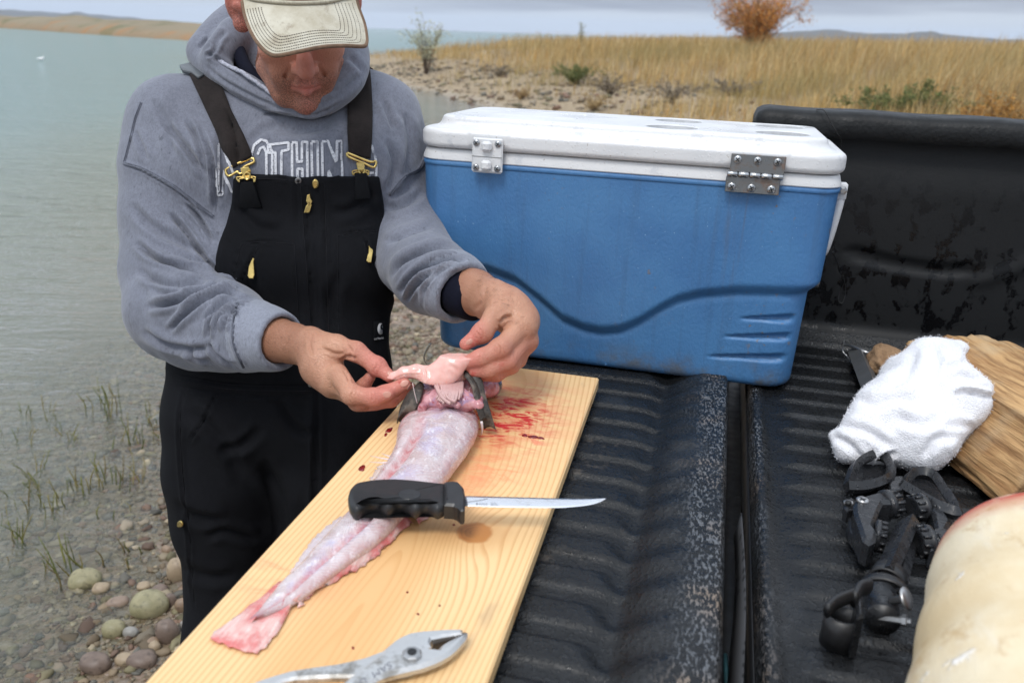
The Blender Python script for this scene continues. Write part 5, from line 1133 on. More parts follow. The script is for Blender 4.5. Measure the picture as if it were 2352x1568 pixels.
# lettering printed across the chest: outlined block capitals, worn
def print_letters():
    b = NB('worn_white_print'); n = b.noise(420, 3, .6); mk = b.rng(n, .33, .47); mk = b.math('MULTIPLY', mk, b.rng(b.noise(28, 3), .30, .45)); m = b.done(b.mix(mk, (.168,.178,.218), (.58,.59,.63)), .9)
    H0, H1 = 327, 446
    def up(x0, x1): return x0, x1
    loops = [
      [(501,333),(512,331),(525,372),(540,410),(540,440),(532,440),(512,392),(512,446),(500,448),(500,400),(501,333)],                                 # N
      [(578,356),(584,335),(600,322),(612,325),(622,340),(626,352),(625,440)], [(592,356),(598,342),(606,338),(612,350),(613,440)], [(578,356),(577,372)],   # O
      [(616,334),(663,328),(663,345),(647,348),(646,440),(634,440),(633,350),(617,352),(616,334)],                                                   # T
      [(671,328),(682,328),(683,372),(694,372),(694,327),(706,327),(707,440),(696,440),(695,388),(684,388),(684,440),(672,440),(671,328)],             # H
      [(716,326),(730,326),(731,440),(718,440),(716,326)],                                                                                           # I
      [(740,326),(754,325),(772,372),(773,325),(785,325),(787,440),(776,440),(755,392),(754,440),(742,440),(740,326)],                                 # N
      [(858,352),(854,337),(843,332),(836,340),(834,440)], [(858,396),(848,398),(848,410),(856,410),(858,440)], [(860,352),(864,380),(862,440)]]           # G
    g = G()
    for lp in loops:
        p = np.array(lp, float); L = np.concatenate([[0], np.cumsum(np.linalg.norm(np.diff(p, axis=0), axis=1))]); t = np.arange(0, L[-1], 2.2); c = np.c_[np.interp(t, L, p[:, 0]), np.interp(t, L, p[:, 1])]
        if len(c) < 3: continue
        d = np.gradient(c, axis=0); nn = np.c_[-d[:, 1], d[:, 0]]; nn /= np.linalg.norm(nn, axis=1)[:, None]+1e-9; rows = []
        for a, q in zip(c, nn):
            r_ = [];
            for k in (-2.9, 0, 2.9):
                h, n_ = shoot(HB, *(a+q*k)); r_.append(None if h is None else h + n_*.0016)
            if any(x is None for x in r_): rows.append(None)
            else: rows.append(np.array(r_))
        run = []
        for r_ in rows + [None]:
            if r_ is not None and (not run or np.linalg.norm(r_[1]-run[-1][1]) < .02): run.append(r_)
            else:
                if len(run) > 2: g.add(*g_grid(np.array(run)))
                run = [r_] if r_ is not None else []
    obj('chest_lettering', g, m, HOODIE)
print_letters()
def seams():
    SE = cloth_material('seam_thread', (.135,.145,.18), .2, 30, 900, .6, .05)
    for pts in ([(284,374),(330,389),(400,427),(450,466),(490,497)], [(325,236),(312,270),(302,310),(292,350),(286,372)], [(980,356),(962,388),(928,408),(895,448)], [(606,262),(657,266),(707,275),(752,266),(790,243)], [(545,694),(536,740),(537,792),(560,844)]):
        for k in (-1.6, 1.6):
            c = spline(np.array(pts, float), 70); d = np.gradient(c, axis=0); nn = np.c_[-d[:, 1], d[:, 0]]; nn /= np.linalg.norm(nn, axis=1)[:, None]+1e-9; w = []
            for q in c + nn*k:
                h, n_ = shoot(HB, *q)
                if h is not None and (not w or np.linalg.norm(h-w[-1]) < .03): w.append(h + n_*.0006)
            if len(w) > 8: w = np.array(w); w[1:-1] = .5*w[1:-1]+.25*(w[:-2]+w[2:]); obj('seam', g_tube(w, .0011, 5), SE, HOODIE)
seams()

# ---- the overalls: trousers and a bib over the sweatshirt
def overalls():
    s = SDF((-.86,1.08,.02), (-.02,1.86,1.36), .0046)
    for a, b, r, r2 in TORSO: s.cap(P(*a), P(*b), r+.008, r2+.008, .05)
    s.cap(P(668,170,1.54), P(668,260,1.53), .092, .10, .05); s.cap(P(560,175,1.55), P(770,165,1.57), .068, .068, .05)
    X, Y, Z = s.all(); shp = s.D.shape; full = np.stack(np.broadcast_arrays(X, Y, Z), -1).reshape(-1, 3)
    near = np.where(np.abs(s.D.ravel()) < .05)[0]; u, v, d = proj(full[near])
    bib = [(536,412),(545,402),(610,397),(660,405),(700,408),(735,404),(790,392),(862,376),(872,420),(880,480),(886,560),(893,640),(906,690),(896,740),(890,800),(892,860),(905,1000),(380,1000),(390,800),(470,700),(492,640),(497,590),(505,556),(520,516),(531,470)]
    q = poly_sd(u, v, np.array(bib, float))*d/F_PX; D = s.D.ravel(); D[near] = np.maximum(D[near], q).astype(np.float32)
    far = np.where(s.D.ravel() <= -.05)[0]; u, v, d = proj(full[far]); q = poly_sd(u, v, np.array(bib, float)); D[far] = np.maximum(D[far], q*d/F_PX); s.D = D.reshape(shp)
    s.cap(P(518,860,1.56), P(772,856,1.57), .095, .098, .03); s.cap(P(512,960,1.575), P(775,960,1.58), .100, .100, .04)
    LF, RF = np.array([-.60,1.33,.09]), np.array([-.30,1.40,.09])
    s.chain([P(512,960,1.575), P(510,1080,1.595), P(520,1190,1.64), P(536,1320,1.69), LF+[0,0,.05]], [.100,.098,.093,.086,.075], .035)
    s.chain([P(775,960,1.585), P(762,1090,1.61), P(745,1320,1.70), RF+[0,0,.05]], [.100,.098,.086,.075], .035)
    V, Q = s.mesh(); V = relax(V, Q, 2, .45); N = vnormals(V, Q)
    st = [([(546,408),(610,403),(700,415),(790,398),(858,384)],2.5,.0018,'c'),([(698,410),(705,520),(712,640),(722,800),(735,1000)],3,.0035,'c'),([(742,412),(746,520),(748,640),(752,800)],3,.0030,'c'),([(676,408),(684,520)],3,.002,'c'),
        ([(553,560),(600,556),(676,560)],2,.0020,'c'),([(676,560),(684,700),(690,800)],2,.0016,'c'),([(553,560),(538,620),(520,660)],2,.0018,'c'),([(592,568),(575,600),(548,660)],3,.0035,'c'),
        ([(775,540),(820,532),(868,530)],2,.0020,'c'),([(775,540),(776,660),(778,780)],2,.0016,'c'),([(838,545),(850,580),(868,620)],3,.0035,'c'),
        ([(410,860),(520,880),(640,885),(720,885)],4,.0035,'c'),([(405,885),(520,905),(640,910),(720,905)],3,.003,'c'),([(425,890),(412,960),(416,1080),(430,1200),(446,1400)],3,.003,'c'),([(500,900),(470,960),(432,1020)],3,.0035,'c'),([(728,900),(726,1060),(722,1260)],6,.006,'c'),
        ([(600,980),(560,1020),(500,1040)],10,.004,'c'),([(400,1150),(440,1185),(520,1200)],11,.0045,'c'),([(470,1230),(520,1220),(590,1240)],9,.0045,'c'),([(430,940),(500,1000),(560,1100)],14,.004,'c'),([(600,1060),(640,1140),(650,1250)],13,.005,'c'),([(560,720),(610,780),(680,800)],9,.004,'c'),([(540,470),(590,520),(650,530)],10,.003,'c'),([(860,440),(810,480),(760,490)],10,.003,'c'),([(640,920),(680,980),(720,1000)],10,.004,'c'),([(560,640),(600,720),(620,800)],12,.004,'c'),([(780,620),(760,700),(770,780)],12,.003,'c'),([(415,1300),(480,1325),(540,1320)],11,.0035,'c')]
    V = sculpt(V, N, st, 1.6); V = V + vnormals(V, Q)*(fbm(V*9, 3, 25)*.0035)[:, None]
    o = obj('bib_overalls', (V, [Q]), BLACK, PERSON); bh = bvh_of(V, Q)
    for f in (LF, RF):
        g = SDF(f+[-.08,-.26,-.10], f+[.15,.12,.12], .006); g.cap(f-[0,0,.03], f+np.array([.05,-.17,-.045]), .05, .043, .03).cap(f+[0,0,.08], f-[0,0,.03], .055, .05, .02); sl = g.D; X, Y, Z = g.all(); g.D = np.maximum(g.D, .004-Z+0*X+0*Y).astype(np.float32); obj('boot', (lambda m: (m[0], [m[1]]))(g.mesh()), simple('boot_rubber', (.02,.018,.015), .6), PERSON)
    # both cloth surfaces together carry the straps and metalwork
    hv = HOODIE.data; W_ = ORG[HOODIE.name] if HOODIE.name in ORG else 0
    co = np.zeros(len(hv.vertices)*3, np.float32); hv.vertices.foreach_get('co', co); co = co.reshape(-1, 3) + ORG[PERSON.name]; ff = [tuple(p.vertices) for p in hv.polygons]
    both = BVHTree.FromPolygons([tuple(p) for p in np.concatenate([co, V])], ff + [tuple(int(i)+len(co) for i in f) for f in Q])
    back = [FW*.10-UP*.03, FW*.06-UP*.004, FW*.025+UP*.004]
    obj('strap', ribbon(both, [(430,164),(437,180),(470,248),(504,318),(536,387)], [(489,160),(505,190),(531,248),(557,306),(580,360)], .0045, .0035, extra=back), STRAPM, o)
    obj('strap', ribbon(both, [(803,172),(800,210),(799,270),(799,330),(800,356)], [(848,158),(853,190),(855,260),(853,320),(850,366)], .0045, .0035, extra=back), STRAPM, o)
    obj('slider', stick(both, [[(413,156),(440,150),(448,146),(455,165),(470,178),(455,184),(440,172),(420,168)]], .006, .004, .001, center=(450,178)), simple('grey_slider', (.09,.10,.11), .45, bump=.1), o)
    def ringp(c, a, b, rot=0, n=20): t = np.linspace(0, 2*np.pi, n, endpoint=False); x, y = a*np.cos(t), b*np.sin(t); cc, ss = math.cos(rot), math.sin(rot); return [(c[0]+i*cc-j*ss, c[1]+i*ss+j*cc) for i, j in zip(x, y)]
    def wire(pts, r, off=.006, closed=True, flat=1.0):
        w = []; c0 = np.array(pts).mean(0); p0, n0 = shoot(both, *c0)
        for u_, v_ in pts:
            rr = FW + RT*((u_-CU)/F_PX) - UP*((v_-CV)/F_PX); t = (p0+n0*off-C0).dot(n0)/rr.dot(n0); w.append(C0+rr*t)
        w = np.array(w); w = spline(w, len(w)*3, closed)
        if closed: w = np.concatenate([w, w[:2]])
        return g_tube(w, r, 8, False, flat)
    for side_, loop_, bar, plate, keeper, tab in (
        ('l', [(519,396),(524,386),(576,364),(583,368),(581,374),(560,384),(556,398),(548,398),(545,394),(527,405)], None, [(553,386),(571,383),(577,392),(575,404),(558,406)], [(545,412),(546,407),(583,406),(586,411),(584,418),(580,409),(551,411),(550,418)], [(553,418),(580,416),(587,430),(603,476),(551,478)]),
        ('r', [(798,352),(804,354),(850,372),(862,370),(864,376),(860,384),(852,383),(838,376),(828,372),(800,360)], None, [(818,374),(836,372),(838,384),(836,391),(822,392)], [(810,398),(813,392),(844,392),(847,398),(845,402),(840,396),(816,397),(813,402)], [(815,398),(841,398),(853,456),(816,458)])):
        bk = obj('buckle', wire(loop_, .0022), BRASS, o)
        g = stick(both, [plate], .003, .006, .0008); g.add(*wire(keeper, .0014, .005)); g.add(*wire(ringp((np.mean(plate, 0)[0]+1, np.mean(plate, 0)[1]+10), 6.5, 8), .0017, .006))
        obj('buckle_plate', g, BRASS, o, smooth=False); obj('tab', stick(both, [tab], .004, .002, .0012), BLACK2, o)
    obj('snap', stick(both, [ringp((685,415), 7.5, 7.5)], .002, .0015, .0006), STEEL, o, smooth=False); obj('snap_socket', stick(both, [ringp((685,415), 3.5, 3.5)], .003, .002, .0008), DARKM, o, smooth=False)
    obj('button', stick(both, [ringp((724.5,422.5), 7.2, 11.0)], .0035, .002, .0018), BRASS, o, smooth=False)
    g = stick(both, [[(705,448),(711,446),(714,456),(717,462),(714,470),(706,468),(703,462)], [(702,474),(708,466),(716,470),(713,482),(709,489),(698,488)], [(707,462),(713,462),(712,474),(706,474)]], .004, .002, .0009); obj('zipper_pull', g, BRASS, o, smooth=False)
    obj('zipper_pull', stick(both, [[(581,592),(585,594),(583,604),(585,632),(582,640),(573,640),(569,634),(572,612),(577,600)]], .0028, .003, .0008), BRASS, o, smooth=False)
    obj('zipper_pull', stick(both, [[(846,562),(850,558),(857,575),(855,585),(852,604),(846,604),(841,600),(846,578)]], .0028, .003, .0008), BRASS, o, smooth=False)
    obj('rivet', stick(both, [ringp((415,1202), 6.5, 8.0)], .003, .002, .0015), BRASS, o, smooth=False); obj('snap', stick(both, [ringp((715,882), 6, 6)], .003, .002, .0012), STEEL, o, smooth=False); obj('rivet', stick(both, [ringp((741,884), 6, 6)], .003, .002, .0015), BRASS, o, smooth=False)
    # maker's patch: black square, pale rounded C mark with its name under it
    obj('patch', stick(both, [[(858,738),(883,735),(884,778),(858,782)]], .0015, .0012, .0004), BLACK2, o)
    PALE = simple('patch_grey', (.42,.43,.45), .8, bump=0); PW = simple('patch_white', (.75,.75,.75), .8, bump=0); blob = ringp((874,755), 7.0, 13.0); blob = [(x, y) for x, y in blob if x < 879.4]
    obj('patch_mark', stick(both, [blob], .0008, .0028, 0, center=(870,758)), PALE, o); obj('patch_mark', stick(both, [[(874,748),(876,744),(880,743),(880,746),(877.5,747),(876.5,750),(878,754),(880,754),(880,757),(876,757),(873.5,753)]], .0005, .0037, 0, center=(870,758)), BLACK2, o)
    tc = bpy.data.curves.new('patch_name', 'FONT'); tc.body = 'carhartt'; tc.size = 1.0; tc.extrude = 0; to = bpy.data.objects.new('tmp_text', tc); COL.objects.link(to); bpy.context.view_layer.update(); me = bpy.data.meshes.new_from_object(to.evaluated_get(bpy.context.evaluated_depsgraph_get())); bpy.data.objects.remove(to)
    tv = np.array([v.co[:] for v in me.vertices]); tf = [list(p.vertices) for p in me.polygons]; bpy.data.meshes.remove(me); w = tv[:, 0].max(); p0, n0 = shoot(both, 870, 758); pts = []
    for x, y, z in tv:
        u_ = 859 + x/w*22; v_ = 780.5 - x/w*2.8 - y*7.5; rr = FW + RT*((u_-CU)/F_PX) - UP*((v_-CV)/F_PX); t = (p0+n0*.0032-C0).dot(n0)/rr.dot(n0); pts.append(C0+rr*t)
    obj('patch_lettering', (np.array(pts), tf), PW, o, smooth=False)
    TH = simple('dark_stitching', (.0095,.0095,.012), .85, bump=0, spec=.2)
    for pts in ([(554,561),(600,556),(676,561)],[(676,561),(684,700),(690,800)],[(554,561),(540,615),(520,660)],[(775,541),(820,533),(866,531)],[(775,541),(776,660),(778,780)],[(592,568),(574,602),(548,655)],[(838,545),(852,585),(868,620)],[(690,420),(697,520),(706,640),(716,800)],[(746,425),(749,520),(752,640),(756,790)],[(410,862),(520,882),(640,887),(715,887)],[(412,872),(520,892),(640,897),(715,897)],[(425,900),(414,960),(418,1080),(432,1200),(446,1380)],[(500,905),(468,962),(434,1018)],[(548,416),(610,411),(660,414)],[(740,412),(800,400),(855,388)]):
        c = spline(np.array(pts, float), 50); w = []
        for q in c:
            h, n_ = shoot(bh, *q)
            if h is not None and (not w or np.linalg.norm(h-w[-1]) < .05): w.append(h + n_*.0004)
        if len(w) > 6: w = np.array(w); w[1:-1] = .5*w[1:-1]+.25*(w[:-2]+w[2:]); obj('seam', g_tube(w, .0007, 5), TH, o)
    return both
CLOTH = overalls()

# ---- the cap
def cap():
    TAN = cloth_material('tan_twill', (.46,.42,.33), .10, 14, 900, .3, .05); b = NB('brim_twill'); n = b.noise(22, 5, .65); c = b.mix(b.rng(n, .35, .68), (.56,.53,.44), (.43,.39,.30)); st = b.math('MULTIPLY', b.rng(b.noise(30, 5, .7), .55, .72), .6); c = b.mix(st, c, (.22,.17,.12)); tw_ = b.noise(1, 2, .5, b.map((900, 900, 300), rot=(.4,.5,.2))); BR = b.done(c, .85, 0, b.bump(tw_, .35, .0007), .2)
    BIND = cloth_material('brown_binding', (.19,.125,.085), .25, 40, 900, .4, .05); THR = simple('dark_thread', (.06,.05,.045), .9, bump=0)
    s = SDF(Hc-.16, Hc+np.array([.17,.17,.22]), .003); X, Y, Z = s.all(); l = [(X-Hc[0])*A[0]+(Y-Hc[1])*A[1]+(Z-Hc[2])*A[2] for A in (HE, HF, HU)]
    s.ell(hp(0,-.010,.052), (.085,.104,.098), HA, 0); band = (l[2] - (.062 + .10*np.clip(-l[1]-.02, -.2, .0)*0)) ; cut = .060 - l[2]; s.D = np.maximum(s.D, cut).astype(np.float32);
    V, Q = s.mesh(); V = relax(V, Q, 2, .4); ct = obj('cap', (V, [Q]), TAN, PERSON)
    # brim: outline seen in the photograph, on a plane tipped down from the forehead, arched across
    o0 = hp(0,.096,.068); nb = nrm(np.cross(HE, FA)); 
    if nb.dot(C0-o0) < 0: nb = -nb
    def on(u, v):
        r = FW + RT*((u-CU)/F_PX) - UP*((v-CV)/F_PX); t = (o0-C0).dot(nb)/r.dot(nb); p = C0+r*t; x = (p-o0).dot(HE)
        return C0 + r*(t*(1 + .0))*1.0 + (r/np.linalg.norm(r))*(4.2*x*x - .012)
    back = spline([(558,-6),(592,4),(650,10),(707,11),(760,7),(816,-8)], 40); fr = spline([(557,4),(563,36),(577,74),(596,104),(617,123),(640,128),(691,118),(740,108.5),(790,105.5),(833,107),(841.5,99),(841,80),(836,54),(823,18),(817,-4)], 140)
    # parametrise front by angle so that rows run from the forehead to the rim
    idx = np.linspace(0, 139, 40).astype(int); frp = fr[idx]; rows = []
    for t in np.linspace(0, 1, 22):
        rows.append([on(*(back[j]*(1-t)+frp[j]*t)) for j in range(40)])
    A = np.array(rows); br = obj('brim', g_sheet(A, .0032), BR, ct); L = lambda pts: np.array([on(*q) for q in pts]) - FW*.0022
    obj('binding', g_tube(np.array([on(*q) for q in fr]), .0031, 8), BIND, br)
    for k, t in enumerate((.12,.21,.30,.39,.48,.57)):
        # stitch rows follow the rim, each one further in
        c = np.array([672+ .12*20, 8]); q = fr[6:-6]; inn = c + (q-c)*(1-t*.62) ; inn = inn[(inn[:, 1] > 2)]
        g = G(); p = L(inn); seg = np.linalg.norm(np.diff(p, axis=0), axis=1); cum = np.concatenate([[0], np.cumsum(seg)]); m = int(cum[-1]/.0034)
        for i in range(m):
            a = (i+.12)/m*cum[-1]; bb = (i+.80)/m*cum[-1]; pa = np.array([np.interp(a, cum, p[:, j]) for j in range(3)]); pb = np.array([np.interp(bb, cum, p[:, j]) for j in range(3)]); g.add(*g_tube([pa, pb], .00042, 4))
        tag(obj('stitching', g, THR, br), kind='stuff')
    obj('crown_band', g_tube(np.array([on(u_, v_) for u_, v_ in back]) - FW*.0035 + UP*.001, .0030, 8), TAN, ct)
    # short hair at the temple and nape
    T = G(); g2 = np.random.default_rng(9)
    for i in range(900):
        a = g2.uniform(.2, math.pi-.2)*1.0; sx = -1 if i % 2 else 1; y = -.10 + .13*g2.uniform(); z = g2.uniform(-.035, .062) if y < -.02 else g2.uniform(.0, .062); rr = math.sqrt(max(0, 1-((y+.012)/.098)**2)); p = hp(sx*.0765*rr*math.sqrt(max(.05,1-((z-.035)/.092)**2)), y, z); q = p + HE*sx*.003 - HU*.007 - HF*.003; T.add(*g_tube([p, q], [.0005,.0002], 3, False))
    tag(obj('hair', T, simple('short_dark_hair', (.025,.018,.014), .6, bump=0), PERSON), kind='stuff')
cap()
# ================================================================== THE FISH
def fish_material():
    b = NB('skinned_fish_flesh'); t = b.attr('tint'); q = b.sep(t); x, y, z = b.sep()      # tint: x = along the body, y = across, z = redness
    ch = b.math('ADD', b.math('MULTIPLY', q[0], 104.0), b.math('MULTIPLY', b.math('ABSOLUTE', b.math('SUBTRACT', q[1], .55)), -17.0)); ch = b.math('ADD', ch, b.math('MULTIPLY', b.noise(45, 3), 2.4)); tri = b.math('ABSOLUTE', b.math('SUBTRACT', b.math('FRACT', ch), .5)); line = b.rng(tri, .12, .0)
    n = b.noise(38, 5, .62); col = b.mix(b.rng(n, .3, .7), (.52,.405,.395), (.64,.565,.57)); lil = b.math('MULTIPLY', b.rng(b.noise(30, 4, .6, b.map(loc=(2,5,1))), .36, .58), b.rng(b.math('ABSOLUTE', b.math('SUBTRACT', q[1], .55)), .34, .05)); col = b.mix(b.math('MULTIPLY', lil, .52), col, (.42,.385,.58))
    col = b.mix(b.math('MULTIPLY', b.math('MULTIPLY', line, b.rng(b.noise(26, 3, .5, b.map(loc=(3,3,3))), .38, .60)), .62), col, (.44,.20,.22)); wh = b.rng(b.noise(130, 3, .65, b.map((1,.45,1))), .57, .66); col = b.mix(b.math('MULTIPLY', wh, .42), col, (.90,.88,.89))  # the white flecks are wet glints painted into the flesh colour
    red = b.math('MULTIPLY', q[2], b.rng(b.noise(60, 5, .7), .36, .62)); col = b.mix(b.math('MULTIPLY', red, .95), col, (.42,.03,.035)); col = b.mix(b.math('MULTIPLY', q[2], .35), col, (.66,.26,.25))
    sp = b.math('MULTIPLY', b.rng(b.noise(55, 4, .7, b.map((1.4,.6,1), loc=(9,1,0))), .66, .72), .7); col = b.mix(sp, col, (.45,.05,.06))
    h = b.math('ADD', b.math('MULTIPLY', tri, .25), b.math('ADD', b.noise(60, 4, .6), b.math('MULTIPLY', b.noise(260, 3), .35)))
    N = b.bump(h, .75, .0030); return b.done(col, b.rng(n, .3, .7, .16, .34), 0, N, .5, Subsurface_Weight=.14, Subsurface_Radius=(.010,.006,.005), Subsurface_Scale=.3, Coat_Weight=.5, Coat_Roughness=.10, Coat_Normal=b.bump(b.noise(1, 5, .65, b.map((150, 70, 120), rot=(0,0,.7))), .55, .0028))
FLESH = fish_material()
def gill_material():
    b = NB('gill_flesh'); n = b.noise(55, 5, .65); col = b.mix(b.rng(n, .3, .7), (.36,.11,.12), (.60,.31,.33)); col = b.mix(b.rng(b.noise(35, 4, .6, b.map(loc=(1,2,3))), .55, .68), col, (.36,.25,.40)); col = b.mix(b.rng(b.noise(80, 4, .6), .60, .72), col, (.30,.03,.04))
    return b.done(col, .22, 0, b.bump(b.noise(140, 4), .5, .002), .5, Subsurface_Weight=.3, Subsurface_Radius=(.012,.005,.004), Subsurface_Scale=.3, Coat_Weight=.4, Coat_Roughness=.1)
GILL = gill_material()
def mottled_material():
    b = NB('mottled_fish_skin'); n = b.voro(330); n2 = b.noise(45, 4, .6); col = b.mix(b.rng(n, .1, .5), (.010,.009,.008), (.045,.037,.030)); col = b.mix(b.rng(n2, .54, .68), col, (.13,.105,.085)); 
    return b.done(col, .5, 0, b.bump(n2, .5, .002), .4)
MOTTLE = mottled_material()
PINKM = (lambda b: b.done(b.mix(b.rng(b.noise(45, 5, .6), .3, .7), (.70,.36,.31), (.76,.46,.40)), .25, 0, b.bump(b.noise(120, 4), .3, .0015), .45, Subsurface_Weight=.4, Subsurface_Radius=(.016,.007,.005), Subsurface_Scale=.3, Coat_Weight=.3, Coat_Roughness=.15))(NB('pink_organ'))
FINM = (lambda b: b.done(b.mix(b.rng(b.noise(30, 5, .65), .36, .62), b.mix(b.rng(b.noise(1, 3, .6, b.map((300, 40, 40), rot=(0,0,.65))), .4, .65), (.68,.42,.38), (.74,.56,.51)), (.60,.17,.16)), .3, 0, b.bump(b.noise(1, 3, .6, b.map((420, 30, 40), rot=(0,0,.65))), .8, .002), .4, Subsurface_Weight=.3, Subsurface_Radius=(.01,.004,.003), Subsurface_Scale=.3))(NB('pink_fin'))
PALEFIN = (lambda b: b.done(b.mix(b.noise(80, 4), (.74,.55,.52), (.84,.72,.70)), .3, 0, b.bump(b.noise(200, 3), .5, .001), .4, Subsurface_Weight=.3, Subsurface_Scale=.2))(NB('pale_fin'))
def T3(u, v, z): x, y = tp(u, v, z); return np.array([x, y, z])
FISH = root('fish', np.r_[tp(860,1150,BZ), BZ], 'T', label='skinned catfish lying belly up along the pine plank', cat='fish')
# stations along the body: (left u,v) (right u,v) height of the back above the board
ST = [((566,1432),(588,1424),.007),((598,1398),(640,1405),.010),((634,1352),(690,1377),.014),((690,1296),(742,1338),.020),((748,1232),(806,1290),.026),((800,1178),(872,1240),.032),((838,1132),(938,1172),.038),((868,1092),(1000,1128),.044),((892,1058),(1046,1072),.049),((908,1022),(1080,1024),.053),((912,990),(1098,985),.052),((922,968),(1098,962),.045),((942,952),(1086,942),.026)]
def fish():
    L = np.array([tp(a[0], a[1], BZ+h*.38) for a, b, h in ST]); R = np.array([tp(b[0], b[1], BZ+h*.38) for a, b, h in ST]); Hh = np.array([s[2] for s in ST])*.82
    n = 110; t = np.linspace(0, 1, n); L, R = spline(L, n), spline(R, n); Hh = np.interp(np.linspace(0, 1, n), np.linspace(0, 1, len(ST)), Hh); m = 44; rows = []; cols = []
    for i in range(n):
        c = (L[i]+R[i])/2; w = (R[i]-L[i])/2; h = Hh[i]; a = np.linspace(-np.pi, np.pi, m, endpoint=False); cx = np.sin(a); cz = np.cos(a)
        e = np.sign(cx)*np.abs(cx)**.85; zz = np.where(cz > 0, .38 + .62*np.abs(cz)**.9, .38 - .38*np.abs(cz)**.8)
        s = e                                                   # across, -1..1 : ridge of the back to one side, a furrow along the belly line
        g = sstep(.02, .25, t[i])*sstep(1.0, .9, t[i]); top = (cz > 0)
        furrow = -.34*np.exp(-((s+.42)/.10)**2)*sstep(.40, .52, t[i])*sstep(.86, .74, t[i]) - .40*np.exp(-((s-.28)/.11)**2)*sstep(.04, .1, t[i])*sstep(.52, .40, t[i]); bul = .10*np.exp(-((s-.25)/.28)**2)*sstep(.45, .6, t[i]) - .06*np.exp(-((s+.02)/.12)**2)*sstep(.6,.8,t[i])
        zz = zz + np.where(top, (furrow+bul)*g, 0)
        p = np.c_[c[0] + w[0]*e, c[1] + w[1]*e, np.full(m, BZ+.0006) + h*zz]; rows.append(p)
        red = np.clip(1.0*np.exp(-((s+.42)/.12)**2)*sstep(.40,.52,t[i])*sstep(.9,.7,t[i]) + .85*np.exp(-((s-.28)/.12)**2)*sstep(.04,.1,t[i])*sstep(.52,.4,t[i]) + .9*sstep(.80,.97,t[i]) + .5*sstep(.10,.0,t[i]) + .25*np.exp(-((np.abs(s)-.95)/.2)**2), 0, 1)
        cols.append(np.c_[np.full(m, t[i]), (s+1)/2, red])
    V = np.array(rows); C = np.concatenate(cols); nz = fbm(V.reshape(-1, 3)*55, 3, 41)*.0022*np.minimum(1, Hh.repeat(m)/.03); V = V.reshape(-1, 3); V[:, 2] += np.where(V[:, 2] > BZ+.004, nz, 0)
    f = ring_faces(n, m)[:, ::-1]; body = obj('body', (V, [f, np.arange(m)[None], (np.arange(m)+(n-1)*m)[None, ::-1]]), FLESH, FISH, colors=C)
    # tail fin: a fan of rays between its root and the ragged rim
    rootc = np.array([tp(*q, BZ+.006) for q in spline([(656,1336),(618,1382),(580,1428),(590,1425),(640,1404),(676,1380)], 40)]); rim = np.array([tp(*q, BZ+.003) for q in spline([(640,1334),(572,1392),(486,1456),(505,1472),(540,1484),(574,1497),(602,1488),(628,1460),(655,1418),(676,1376)], 40)])
    A = []
    for k in np.linspace(0, 1, 12): q = rootc*(1-k) + rim*k; wob = np.sin(np.arange(40)*1.9)*.0006*k + .004*(1-k)**2; A.append(np.c_[q, BZ+.0022 + wob + .0015*np.sin(k*3)])
    A = np.array(A); A[-1, :, :2] += (rng.normal(0, .0012, (40, 2))); obj('tail_fin', g_sheet(A, .0012), FINM, FISH)
    # long fin along the right flank, frayed; small spiny fins on the left
    def fringe(inner, outer, nm, mt, n=46, jag=.003, zi=.008):
        I = np.array([tp(*q, BZ+zi) for q in spline(inner, n)]); O = np.array([tp(*q, BZ+.002) for q in spline(outer, n)]); g = np.random.default_rng(len(inner)*7+int(inner[0][0])); A = []
        for k in np.linspace(0, 1, 6): q = I*(1-k)+O*k; A.append(np.c_[q, BZ + zi*(1-k) + .0015 + .0008*np.sin(np.arange(n)*2.2)*k])
        A = np.array(A); A[-1, :, :2] += g.normal(0, jag, (n, 2)); A[-2, :, :2] += g.normal(0, jag*.3, (n, 2)); return obj(nm, g_sheet(A, .0009), mt, FISH)
    fringe([(672,1380),(712,1352),(790,1300),(860,1252),(930,1185)], [(690,1386),(722,1358),(806,1312),(878,1262),(948,1196)], 'anal_fin', FINM, jag=.0022)
    fringe([(1000,1130),(975,1160),(950,1180)], [(1022,1122),(1000,1168),(962,1202)], 'anal_fin', FINM, 24, .002)
    fringe([(704,1300),(762,1238),(816,1192)], [(668,1312),(716,1240),(778,1186)], 'dorsal_fin', PALEFIN, 30, .0007)
    fringe([(862,1098),(884,1066)], [(846,1112),(868,1072)], 'pelvic_fin', PALEFIN, 16, .0016, .016)
    for (a, b, c) in (((900,1056),(878,1052),(850,1046)),((900,1060),(876,1062),(848,1060)),((902,1064),(882,1070),(862,1072)),((906,1050),(890,1046),(876,1040)),((868,1100),(850,1108),(830,1112)),((866,1106),(850,1116),(836,1122))):
        p = [T3(*a, BZ+.024), T3(*b, BZ+.026), T3(*c, BZ+.016)]; obj('fin_spine', g_tube(spline(p, 8), np.linspace(.0022,.0004,8), 6, flat=.5), PALEFIN, FISH)
    # opened throat: gill arches, shoulder muscle, bone
    s = SDF((-.42,1.00,BZ), (-.10,1.28,BZ+.115), .0018)
    for (u, v, z, r, k) in ((985,900,.030,.016,.01),(1008,882,.040,.016,.01),(1060,880,.045,.017,.01),(1090,905,.030,.017,.01),(1075,872,.045,.014,.008),(975,925,.030,.013,.008),(1020,915,.036,.022,.012),(1062,922,.036,.020,.012),(1108,884,.024,.022,.012),(1122,892,.016,.016,.01),(950,935,.022,.010,.006),(965,905,.034,.011,.006),(1045,868,.05,.013,.008),(1000,868,.045,.013,.008),(1098,858,.05,.012,.008)):
        s.ell(np.r_[tp(u, v, BZ+z+.008), BZ+z+.008], (r, r*.95, r*.8), None, k)
